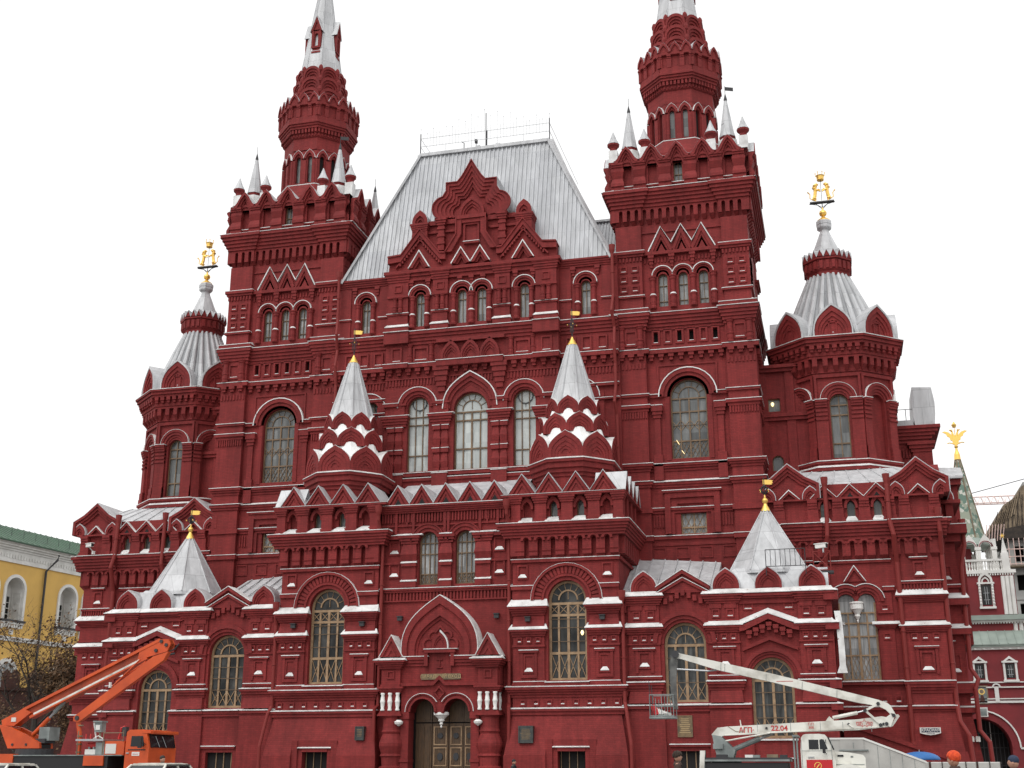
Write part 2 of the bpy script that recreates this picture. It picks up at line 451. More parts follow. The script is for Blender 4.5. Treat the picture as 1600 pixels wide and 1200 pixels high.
def window(F, xc, w, z0, zs, d, arched=True, glass='g_curt', nm=1, trans=(), fan=None, lat=0.0, bt=0.075, mt=0.05, parent=None, frame='wood2', az=1.0, ring=False, diamond=False):
    """one window: timber frame with bars (part) and its pane (sub-part)"""
    A = Acc(); r = w / 2; x0 = xc - r; x1 = xc + r
    fd = d - 0.10
    box(A, F, x0, x0 + bt, z0 + bt, zs, fd, d, frame); box(A, F, x1 - bt, x1, z0 + bt, zs, fd, d, frame)
    box(A, F, x0, x1, z0, z0 + bt, fd, d + 0.004, frame)
    top = zs
    if arched:
        P = arcp(xc, zs, r - bt, n=16, rz=(r - bt) * az); Q = arcp(xc, zs, r, n=16, rz=r * az)
        strip(A, F, P, Q, fd, d, frame)
    else:
        box(A, F, x0 + bt, x1 - bt, zs - bt, zs, fd, d - 0.003, frame)
    ztop = (trans[-1] if (trans and fan) else zs)
    for i in range(nm):
        mx = x0 + w * (i + 1) / (nm + 1)
        zt = ztop if (fan or not arched) else zs + math.sqrt(max(0, (r - bt)**2 - (mx - xc)**2)) * az
        k = 1.35 if (nm == 3 and i == 1) else 1.0
        box(A, F, mx - mt * k / 2, mx + mt * k / 2, z0 + bt, zt - 0.002, fd + 0.02, d - 0.012, frame)
    for t in trans:
        k = 1.3
        box(A, F, x0 + bt, x1 - bt, t - mt * k / 2, t + mt * k / 2, fd + 0.01, d - 0.006, frame)
    if fan:
        zc = max(ztop, zs)
        ri = fan
        strip(A, F, arcp(xc, zc + 0.02, ri, n=14), arcp(xc, zc + 0.02, ri + mt * 0.8, n=14), fd + 0.02, d - 0.015, frame)
        for k in range(1, 7):
            a = math.pi * k / 7
            c, s = math.cos(a), math.sin(a)
            p0 = F.p(xc + (ri + mt) * c, zc + (ri + mt) * s, d - 0.06); p1 = F.p(xc + (r - bt) * c, zs + (r - bt) * s * az, d - 0.06)
            bar(A, p0, p1, 0.03, 0.03, frame)
        box(A, F, xc - 0.015, xc + 0.015, zc + 0.05, zc + ri, fd + 0.03, d - 0.03, frame)
    if ring:
        zc = (ztop + zs + r) / 2 - 0.02
        strip(A, F, arcp(xc, zc, r * 0.60, 180, -180, 20), arcp(xc, zc, r * 0.60 + 0.05, 180, -180, 20), fd + 0.02, d - 0.02, 'iron')
        for a in (0, 90, 180, 270):
            c, s = math.cos(R(a)), math.sin(R(a))
            bar(A, F.p(xc + r * 0.63 * c, zc + r * 0.63 * s, d - 0.06), F.p(xc + r * 0.95 * c, zc + r * 0.95 * s, d - 0.06), 0.025, 0.025, 'iron')
    if lat:
        n = nm + 1
        for i in range(n):
            a = x0 + bt + (w - 2 * bt) * i / n; b = x0 + bt + (w - 2 * bt) * (i + 1) / n
            for (q0, q1) in (((a, z0 + bt), (b, z0 + lat)), ((b, z0 + bt), (a, z0 + lat))):
                bar(A, F.p(*q0, d - 0.05), F.p(*q1, d - 0.05), 0.032, 0.03, frame)
            if diamond:
                mxx = (a + b) / 2; mz = z0 + (bt + lat) / 2
                Q = [(mxx, z0 + bt), (b, mz), (mxx, z0 + lat), (a, mz)]
                for k in range(4): bar(A, F.p(*Q[k], d - 0.045), F.p(*Q[(k + 1) % 4], d - 0.045), 0.025, 0.022, frame)
    # cross glazing bars
    o = A.build('window', parent or museum)
    G = Acc()
    g = 0.01
    P = [(x0 + g, z0 + g), (x1 - g, z0 + g)]
    if arched: P += list(reversed(arcp(xc, zs, r - g, n=16, rz=(r - g) * az)))
    else: P += [(x1 - g, zs - g), (x0 + g, zs - g)]
    poly(G, F, P, fd - 0.03, fd + 0.012, glass)
    G.build('pane', o)
    return o

def hbars(A, F, xc, w, zlist, d, m='wood2', t=0.03):
    for z in zlist: box(A, F, xc - w / 2, xc + w / 2, z - t / 2, z + t / 2, d - 0.06, d - 0.03, m)

def bulb_pier(A, W, F, xc, w, z0, z1, d, n=2, fl=True):
    """pier of cushion-shaped stones under thin caps"""
    h = (z1 - z0) / n
    for i in range(n):
        a = z0 + i * h
        box(A, F, xc - w / 2 - .04, xc + w / 2 + .04, a, a + h * .14, d - .3, d + .06)
        frus(A, F, xc - w / 2 + .04, xc + w / 2 - .04, a + h * .14, d - .02, xc - w / 2 - .0, xc + w / 2 + .0, a + h * .42, d + .05, d - .3)
        frus(A, F, xc - w / 2, xc + w / 2, a + h * .42, d + .05, xc - w / 2 + .08, xc + w / 2 - .08, a + h * .82, d - .06, d - .3)
        box(A, F, xc - w / 2 - .03, xc + w / 2 + .03, a + h * .82, a + h, d - .3, d + .05)
        if fl: ledge(W, F, xc - w / 2 - .03, xc + w / 2 + .03, a + h, d + .05, .03, d - .1)

def colonnette(A, F, xc, z0, z1, r, d, W=None):
    c = F.p(xc, 0, d); h = z1 - z0
    prof = [(r * 1.35, 0), (r * 1.35, .06), (r * 1.1, .09), (r * 1.25, .2), (r * 1.1, .32), (r * 1.3, .36), (r * 1.3, .40), (r, .43), (r * 0.95, .84), (r * 1.25, .88), (r * 1.25, .94), (r * 1.5, .95), (r * 1.5, 1)]
    lathe(A, c.x, c.y, [(a, z0 + b * h) for a, b in prof], 'red', 10)
    if W is not None: 
        lathe(W, c.x, c.y, [(r * 1.32, z0 + .40 * h), (r * 1.32, z0 + .40 * h + .02), (r, z0 + .45 * h)], 'white', 10)

# ---------------------------------------------------------------- projecting bay (s=-1 / +1)
def bay(s):
    F = Fr((0, 0, 0), (s, 0, 0), (0, -1, 0))
    S = Fr((s * 9.5, 0, 0), (0, 1, 0), (s, 0, 0))         # outer side; local x runs back
    A = Acc(); W = A
    xa, xb = 3.78, 9.48; xc = 6.70
    # body behind the front slab
    box(A, F, xa + .003, xb - .003, 0.0, 15.3, -5.2, -0.5)
    ops = [(xc - 1.02, xc + 1.02, 5.62, 9.72, True)]
    wall(A, F, xa, xb, 3.9, 11.9, 0, .5, ops)
    # battered base with basement window niche
    def zdx(z):
        t = (3.9 - z) / 2.0
        return t
    def batter(xl, xr, z0, z1, xl0, xr0, f=lambda z: 0.12 + (3.9 - z) * 0.24):
        frus(A, F, xl0, xr0, z0, f(z0), xl, xr, z1, f(z1), -.5)
    batter(xa + .02, xb - .02, 2.69, 3.9, xa - .20, xb + .20)
    batter(xa - .20, 5.62, 1.94, 2.69, xa - .32, 5.62); batter(8.2, xb + .20, 1.94, 2.69, 8.2, xb + .32)
    box(A, F, xa - .34, 5.62, 0, 1.94, -.5, .62); box(A, F, 8.2, xb + .34, 0, 1.94, -.5, .62)
    box(A, F, 5.62, 5.95, 0, 2.69, -.5, .50); box(A, F, 7.87, 8.2, 0, 2.69, -.5, .50)
    box(A, F, 5.95, 7.87, 2.31, 2.69, -.5, .44); box(A, F, 5.95, 6.2, 0, 2.31, -.5, .4); box(A, F, 7.62, 7.87, 0, 2.31, -.5, .4)
    box(A, F, 6.2, 7.62, 2.12, 2.31, -.5, .46); ledge(W, F, 5.98, 7.84, 2.31, .50, .03, .44)
    box(A, F, 6.2, 7.62, 0, 2.12, -.5, -.1, 'shadefill')
    for k in range(4): box(A, F, 6.28 + k * .42, 6.31 + k * .42, 0, 2.12, -.08, -.04, 'wood')
    # band, coffered frieze, flared cornice
    box(A, F, xa - .12, xb + .12, 3.9, 4.08, -.4, .2); box(A, F, xa - .2, xb + .2, 4.08, 4.2, -.4, .28); ledge(W, F, xa - .2, xb + .2, 4.2, .28, .05)
    for i in range(8): coffer(A, F, 4.32 + i * .70, 4.52, .32, .32, 0, W)
    for i, (z, d) in enumerate(((4.78, .06), (4.92, .14), (5.05, .24), (5.16, .32))): box(A, F, xa - d, xb + d, z, z + .13, -.4, d)
    ledge(W, F, xa - .32, xb + .32, 5.29, .32, .06)
    for a, b in ((3.85, 5.55), (7.85, 9.42)): 
        corn_dn(A, F, a, b, 5.29, 5.56, .1, .22, 3); ledge(W, F, a, b, 5.56, .12, .02)
    ledge(W, F, 5.56, 7.84, 5.5, .3, .07, -.2)
    box(A, F, 5.56, 7.84, 5.3, 5.5, -.3, .26)
    # piers beside the window
    for a, b in ((3.85, 5.50), (7.90, 9.42)):
        box(A, F, a, b, 5.56, 9.3, -.3, .12)
        m = (a + b) / 2
        box(A, F, m - .5, m + .5, 7.02, 7.14, -.1, .24); ledge(W, F, m - .5, m + .5, 7.14, .24, .02, .12)
        for u in (m - .44, m + .30): box(A, F, u, u + .14, 5.9, 7.02, -.1, .20)
        box(A, F, m - .44, m + .44, 5.75, 5.9, -.1, .2)
        coffer(A, F, m, 6.45, .58, .95, .12, W, True, .09, .05)
        box(A, F, a - .05, b + .05, 7.32, 7.42, -.1, .2)
        for q in (-.5, 0, .5): coffer(A, F, m + q, 7.66, .30, .32, .12, W)
        cornice(A, F, a, b, 7.86, 8.2, .14, .36, 3, side=.8); ledge(W, F, a - .2, b + .2, 8.2, .36, .26, .12)
        frus(A, F, a - .06, b + .06, 8.25, .30, a, b, 8.7, .13, -.1)
        cornice(A, F, a, b, 8.95, 9.38, .12, .46, 4, side=.65); ledge(W, F, a - .24, b + .24, 9.38, .46, .38, .05)
    # archivolt with radial bricks
    arch(A, F, xc, 9.72, 1.02, 1.22, -.4, .06); arch(A, F, xc, 9.72, 1.22, 1.34, -.1, .16)
    for k in range(23):
        an = 180 * (k + .5) / 23
        P = arcp(xc, 9.72, 1.36, an + 2.6, an - 2.6, 1); Q = arcp(xc, 9.72, 1.74, an + 2.6, an - 2.6, 1)
        strip(A, F, P, Q, -.1, .13)
    arch(A, F, xc, 9.72, 1.34, 1.76, -.1, .06)
    arch(A, F, xc, 9.72, 1.76, 1.90, -.1, .22); arch(W, F, xc, 9.72, 1.90, 1.915, -.05, .23, 'white')
    for a, b in ((xa, xc - 1.78), (xc + 1.78, xb)):
        box(A, F, a, b, 9.75, 10.42, -.1, .08); box(A, F, a - .05, b + .0, 10.28, 10.48, -.1, .2); ledge(W, F, a - .05, b, 10.48, .2, .02)
        m = (xa + .55) if a == xa else (xb - .6)
        coffer(A, F, m, 11.22, .58, .75, 0, W, True, .08, .08)
    box(A, F, xa - .05, xb + .05, 11.72, 11.88, -.1, .14); ledge(W, F, xa - .05, xb + .05, 11.88, .14, .02)
    # arched corbel slots
    wall(A, F, xa, xb, 11.9, 15.25, 0, .5, [(4.40 + i * 1.45, 4.80 + i * 1.45, 14.0, 14.78, 1.5) for i in range(4)])
    ops = [(4.48 + i * .725, 4.73 + i * .725, 12.05, 12.84, True) for i in range(7)]
    wall(A, F, xa - .06, xb + .06, 12.05, 13.0, .30, .30, ops)
    for i in range(8):
        m = 4.24 + i * .725
        frus(A, F, m - .2, m + .2, 11.92, .10, m - .24, m + .24, 12.3, .34, -.1)
    for i in range(7): arch(A, F, 4.605 + i * .725, 12.84, .17, .31, .0, .42, n=8)
    cornice(A, F, xa, xb, 13.0, 13.74, .34, .72, 5, side=2, db=-.4); ledge(W, F, xa - .72, xb + .72, 13.74, .72, .06)
    # attic
    for i in range(5):
        m = 3.93 + i * 1.45 - .05 * (i == 4) + .0
        w = .62 if 0 < i < 4 else .5
        if i == 0: m += .1
        if i == 4: m -= .1
        box(A, F, m - w / 2, m + w / 2, 13.76, 14.9, -.2, .34)
        corn_dn(A, F, m - w / 2, m + w / 2, 13.76, 14.0, .36, .46, 2, db=-.2)
        cornice(A, F, m - w / 2, m + w / 2, 14.85, 15.2, .36, .5, 3, db=-.2)
    for i in range(4):
        m = 4.60 + i * 1.45
        ledge(W, F, m - .36, m + .36, 13.80, .55, .30, .02)
        P = keel(m, 14.55, .36, .7); strip(A, F, P, off(P, (m, 14.55), .62), -.1, .22)
        if i in (1, 2): window(F, m, .40, 14.0, 14.78, -.22, True, 'g_mid', 0, (), None, bt=.04, az=1.5)
        else: box(A, F, m - .22, m + .22, 13.95, 15.2, -.5, -.15)
    box(A, F, xa - .5, xb + .5, 15.2, 15.32, -.45, .52); ledge(W, F, xa - .5, xb + .5, 15.32, .52, .0, .3, .02)
    # gables, each a little tin roof running back
    def gables(F, n, x0, w, depth, off_=0.0):
        for i in range(n):
            a = x0 + i * w; b = a + w; m = (a + b) / 2
            poly(A, F, [(a + .02, 15.33), (b - .02, 15.33), (m, 16.36)], .0, .36)
            strip(A, F, [(a, 15.34), (m, 16.42), (b, 15.34)], [(a + .2, 15.34), (m, 16.16), (b - .2, 15.34)], .1, .46)
            strip(A, F, [(a + .3, 15.34), (m, 16.0), (b - .3, 15.34)], [(a + .42, 15.34), (m, 15.84), (b - .42, 15.34)], .1, .41)
            poly(A, F, [(m - .2, 15.36), (m + .2, 15.36), (m, 15.66)], .1, .39)
            # roof sheets
            e = .05
            strip(W, F, [(a - .02, 15.38 ), (m, 16.43 + e), (b + .02, 15.38)], [(a - .02, 15.345), (m, 16.43), (b + .02, 15.345)], -depth, .50, 'tin')
    gables(F, 4, xa - .12, 1.48, 2.2)
    S2 = Fr((s * 9.5, 0, 0), (0, 1, 0), (s, 0, 0))
    gables(S2, 4, -.30, 1.30, 1.2)
    # outer flank: bands and slots run round the corner
    for z0, z1, d in ((3.9, 4.2, .2), (4.78, 5.29, .28), (7.9, 8.2, .25), (8.95, 9.38, .3), (11.72, 11.88, .12), (15.2, 15.32, .52)):
        box(A, S, -.02, 5.2, z0 + .003, z1 - .003, -.3, d)
    wall(A, S, 0.1, 5.2, 12.05, 13.0, .3, .3, [(.5 + i * .725, .75 + i * .725, 12.05, 12.84, True) for i in range(6)])
    for i in range(5):
        d = .34 + .38 * (i + 1) / 5
        box(A, S, -.1, 5.2, 13.003 + .148 * i, 13.0 + .148 * (i + 1) - .003, -.3, d)
    ledge(W, S, -.6, 5.2, 13.735, .72, .06)
    for i in range(4): 
        box(A, S, -.2 + i * 1.3, .25 + i * 1.3, 13.78, 15.2, -.2, .34)
    # roof deck of the bay
    deck = [(xa - .1, -.3), (xb + .1, -.3), (xb + .1, -5.2), (xa - .1, -5.2)]
    D = Acc(); D.add([F.p(x, 15.5, y) for x, y in deck] + [F.p(x, 15.3, y) for x, y in deck], BOXF, 'tin')
    o = A.build('projecting_bay', museum)
    D.build('roof', o)
    # tall window
    w = window(F, xc, 2.04, 5.62, 9.72, -.28, True, 'g_dark', 3, (7.0, 8.95, 9.55), .46, 1.3, .13, .10, frame='wood', diamond=False)
    B = Acc(); hbars(B, F, xc, 1.9, (7.6, 8.3, 8.75), -.24)
    for q in (-.75, -.25, .25, .75):
        for sg in (-1, 1): bar(B, F.p(xc + q - .24, 9.0 + (.0 if sg > 0 else .5), -.33), F.p(xc + q + .24, 9.5 - (.0 if sg > 0 else .5), -.33), .03, .03, 'wood')
    B.build('glazing_bar', w)
    if s > 0:
        Lp = Acc(); q = F.p(7.43, 0, -.30); lathe(Lp, q.x, q.y, [(.02, 7.90), (.07, 7.96), (.09, 8.04), (.06, 8.12), (.02, 8.16)], 'lamp', 8); Lp.build('lamp', w)
    return o

# ---------------------------------------------------------------- tent tower over each bay / wing
def flag(A, x, y, z, s=1, sz=0.5):
    g = .02
    F = Fr((x, y, 0), (.94, .34, 0), (.34, -.94, 0))
    P = [(.0, z), (sz * .75, z - .0), (sz, z + .02), (sz * .9, z + sz * .12), (sz * 1.08, z + sz * .2), (sz * .95, z + sz * .3), (sz * 1.1, z + sz * .42), (sz * .8, z + sz * .5), (0, z + sz * .5)]
    poly(A, F, P, -g, g, 'gold')

def tent(s):
    cx, cy = s * 6.70, 2.40
    A = Acc(); W = A
    octa(A, cx, cy, [(2.0, 15.3), (2.0, 16.35), (2.08, 16.4), (2.08, 16.55), (2.2, 16.6), (2.2, 16.8), (2.33, 16.85), (2.33, 17.1), (2.44, 17.15), (2.44, 17.3)])
    octa(W, cx, cy, [(2.48, 17.3), (2.48, 17.34), (2.2, 17.45)], 'white')
    tiers = ((2.20, 17.36, 1.55, 0), (1.72, 18.98, 1.12, .5), (1.34, 20.15, 1.0, 0))
    for i, (a, z, h, ph) in enumerate(tiers):
        octa2(A, cx, cy, [(a - .2, z - .3), (a - .2, z + h * .6)], 'red', ph)
        nxt = tiers[i + 1] if i < 2 else (1.0, 21.0, 0)
        octa2(W, cx, cy, [(a + .0, z + h * .36), (a + .0, z + h * .44), (nxt[0] + .06, z + h * 1.0), (nxt[0] - .02, nxt[1] + .24), (nxt[0] - .3, nxt[1] + .26)], 'cleanwhite' if i < 2 else 'tin', ph)
        for k in range(8):
            f = octf(cx, cy, a, k + ph)
            w = a * T8 + .05
            hf = [(1, 0), (1, .36), (.94, .50), (.80, .63), (.60, .755), (.38, .86), (.17, .93), (0, 1.0)]
            P = [(-w * u, z + h * v) for u, v in hf] + [(w * u, z + h * v) for u, v in reversed(hf[:-1])]
            c = (0, z); s_ = 1.0
            for kk, d in ((.80, .13), (.62, .09), (.46, .06)):
                strip(A, f, off(P, c, s_), off(P, c, kk), -.4, d); s_ = kk
            poly(A, f, off(P, c, s_), -.4, .03)
            arch(A, f, 0, z + h * .20, w * .20, w * .28, -.2, .075, n=10)
            strip(W, f, off(P, c, 1.0), off(P, c, 1.018), -.4, .11, 'white')
    # fluted tent
    n = 32
    vs = []; fs = []
    prof = [(1.30, 20.75), (.24, 24.55)]
    for r, z in prof:
        for i in range(n):
            k = 1.0 + (.03 if i % 4 == 0 else (-.02 if i % 2 else .0))
            a = 2 * math.pi * (i + 2) / n
            vs.append((cx + r * k * math.cos(a), cy + r * k * math.sin(a), z))
    for i in range(n): fs.append((i, (i + 1) % n, n + (i + 1) % n, n + i))
    fs += [list(range(n - 1, -1, -1)), list(range(n, 2 * n))]
    T = Acc(); T.add(vs, fs, 'tin')
    octa(T, cx, cy, [(1.22, 20.65), (1.22, 20.72), (1.1, 20.95)], 'tin')
    for k in range(8):
        an = R(-90 + 45 * k + 22.5); rr = 1.30 / 1.0
        tube(T, [(cx + 1.36 * math.cos(an), cy + 1.36 * math.sin(an), 20.7), (cx + .27 * math.cos(an), cy + .27 * math.sin(an), 24.5)], [.105, .05], 'tin', 8)
    G = Acc()
    lathe(G, cx, cy, [(.27, 24.53), (.27, 24.58), (.12, 24.86), (.03, 25.05)], 'gold', 16)
    vane(G, cx, cy, 25.0)
    o = A.build('tent_tower', museum)
    T.build('tent_roof', o)
    G.build('weather_vane', o)

def vane(G, cx, cy, z):
    tube(G, [(cx, cy, z), (cx, cy, z + 1.75)], .03, 'iron', 6)
    for k in range(4):
        a = k * math.pi / 2 + .4
        c, q = math.cos(a), math.sin(a)
        tube(G, [(cx, cy, z + .25), (cx + .10 * c, cy + .10 * q, z + .35), (cx + .09 * c, cy + .09 * q, z + 1.0), (cx + .02 * c, cy + .02 * q, z + 1.15)], .022, 'iron', 5)
        tube(G, [(cx, cy, z + .7), (cx + .2 * c, cy + .2 * q, z + .85), (cx + .27 * c, cy + .27 * q, z + .78)], .018, 'iron', 5)
        lathe(G, cx + .27 * c, cy + .27 * q, [(.01, z + .72), (.035, z + .76), (.01, z + .8)], 'gold', 6)
    flag(G, cx - .06, cy, z + 1.38)
# ---------------------------------------------------------------- middle: low front between the bays
FC = Fr((0, 0.30, 0), (1, 0, 0), (0, -1, 0))
def central_low():
    F = FC; A = Acc(); W = A
    X = 3.80
    ops = [(-1.60, -.50, 10.80, 13.15, True), (.50, 1.60, 10.80, 13.15, True)]
    wall(A, F, -X, X, 10.3, 15.2, 0, .45, ops)
    box(A, F, -X, -2.0, 0, 10.3, -.45, 0); box(A, F, 2.0, X, 0, 10.3, -.45, 0); box(A, F, -2, 2, 5.6, 10.3, -.45, 0)
    box(A, F, -X, X, 0, 15.3, -5, -.8)
    # dentil strip and string course under the windows
    dent(A, F, -X, X, 9.98, 10.4, -.1, .10, .19, .5); box(A, F, -X, X, 10.4, 10.5, -.1, .16); box(A, F, -X, X, 10.5, 10.6, -.1, .22); ledge(W, F, -X, X, 10.6, .22, .03)
    box(A, F, -X, X, 9.9, 9.98, -.1, .12)
    for i in range(3):
        xc = (i - 1) * 2.1; w = .86
        if i == 1: w = .66
        for a in ((xc, w),):
            z0 = 10.66
            box(A, F, xc - w / 2, xc + w / 2, z0, 10.98, -.2, .26); ledge(W, F, xc - w / 2, xc + w / 2, 10.98, .26, .10, .1)
            box(A, F, xc - w / 2 + .04, xc + w / 2 - .04, 10.98, 11.8, -.2, .16)
            box(A, F, xc - w / 2, xc + w / 2, 11.8, 11.98, -.2, .26); ledge(W, F, xc - w / 2, xc + w / 2, 11.98, .26, .10, .1)
            frus(A, F, xc - w / 2 + .02, xc + w / 2 - .02, 12.1, .16, xc - w / 2 - .05, xc + w / 2 + .05, 12.45, .30, -.1)
            frus(A, F, xc - w / 2 - .05, xc + w / 2 + .05, 12.45, .30, xc - w / 2 + .06, xc + w / 2 - .06, 13.05, .12, -.1)
            cornice(A, F, xc - w / 2, xc + w / 2, 13.05, 13.5, .12, .30, 3); ledge(W, F, xc - w / 2 - .3 * (i != 1), xc + w / 2 + .3 * (i != 1), 13.5, .30, .10, .05)
    for q in (-1, 1):
        a, b = sorted((q * 2.42, q * 3.78))
        box(A, F, a, b, 13.3, 13.5, -.1, .26); ledge(W, F, a, b, 13.5, .26, .06)
        arch(A, F, q * 1.05, 13.15, .55, .74, -.2, .10); arch(A, F, q * 1.05, 13.15, .74, .92, -.1, .18, leg=-.0)
        arch(A, F, q * 1.05, 13.15, .92, .98, -.1, .24)
        for z in (11.25, 12.5):
            coffer(A, F, q * 2.98, z + .35, .62, .8, 0, W, True, .09, .08)
        box(A, F, a, b, 11.95, 12.05, -.1, .12)
        for x in (1.65 * q + q * .2, 2.3 * q):
            box(A, F, x - .05, x + .05, 14.0, 14.9, -.1, .12)
    window(F, -1.05, 1.10, 10.80, 13.15, -.25, True, 'g_curt', 3, (11.4, 12.5, 13.10), None, .62, .08, .04, diamond=True)
    window(F, 1.05, 1.10, 10.80, 13.15, -.25, True, 'g_curt', 3, (11.4, 12.5, 13.10), None, .62, .08, .04, diamond=True)
    box(A, F, -X, X, 14.02, 14.10, -.1, .10); dent(A, F, -X, X, 14.25, 14.75, -.1, .12, .17, .55)
    for q in (-2.9, -1.9, -.1, .1, 1.9, 2.9): box(A, F, q - .07, q + .07, 13.6, 14.9, -.1, .16)
    cornice(A, F, -X, X, 14.75, 15.15, .14, .42, 4, side=False); ledge(W, F, -X, X, 15.15, .42, .0)
    w = 1.385
    for i in range(5):
        m = (i - 2) * w; a = m - w / 2; b = m + w / 2
        poly(A, F, [(a + .02, 15.17), (b - .02, 15.17), (m, 16.2)], -.3, .30)
        strip(A, F, [(a, 15.18), (m, 16.25), (b, 15.18)], [(a + .2, 15.18), (m, 16.0), (b - .2, 15.18)], .1, .40)
        strip(A, F, [(a + .3, 15.18), (m, 15.86), (b - .3, 15.18)], [(a + .42, 15.18), (m, 15.70), (b - .42, 15.18)], .1, .35)
        poly(A, F, [(m - .2, 15.2), (m + .2, 15.2), (m, 15.54)], .2, .305, 'shadefill')  # solid dark triangle in place of a niche's shade
        strip(W, F, [(a - .02, 15.24), (m, 16.32), (b + .02, 15.24)], [(a - .02, 15.19), (m, 16.26), (b + .02, 15.19)], -2.2, .44, 'tin')
    W.add([F.p(-X, 15.3, -.2), F.p(X, 15.3, -.2), F.p(X, 17.3, -4.2), F.p(-X, 17.3, -4.2), F.p(-X, 15.0, -.2), F.p(X, 15.0, -.2), F.p(X, 15.0, -4.2), F.p(-X, 15.0, -4.2)], [(0, 1, 2, 3), (0, 1, 5, 4), (2, 3, 7, 6)], 'tin')
    o = A.build('central_front', museum)

def text_mesh(txt, loc, rot, size, m, parent, name, depth=.01, sx=1.0, align='CENTER', bold=0.0):
    cu = bpy.data.curves.new(name, 'FONT')
    cu.body = txt; cu.size = size; cu.align_x = align; cu.align_y = 'CENTER'; cu.extrude = depth; cu.offset = bold
    cu.resolution_u = 3
    t = bpy.data.objects.new('tmp_text', cu)
    COL.objects.link(t)
    dg = bpy.context.evaluated_depsgraph_get()
    me = bpy.data.meshes.new_from_object(t.evaluated_get(dg))
    bpy.data.objects.remove(t)
    me.materials.clear(); me.materials.append(MT[m])
    o = bpy.data.objects.new(name, me)
    COL.objects.link(o)
    me.transform(Matrix.LocRotScale(Vector(loc), rot, Vector((sx, 1, 1))))
    if parent: o.parent = parent
    return o
FRONT = Matrix.Rotation(R(90), 3, 'X').to_quaternion()

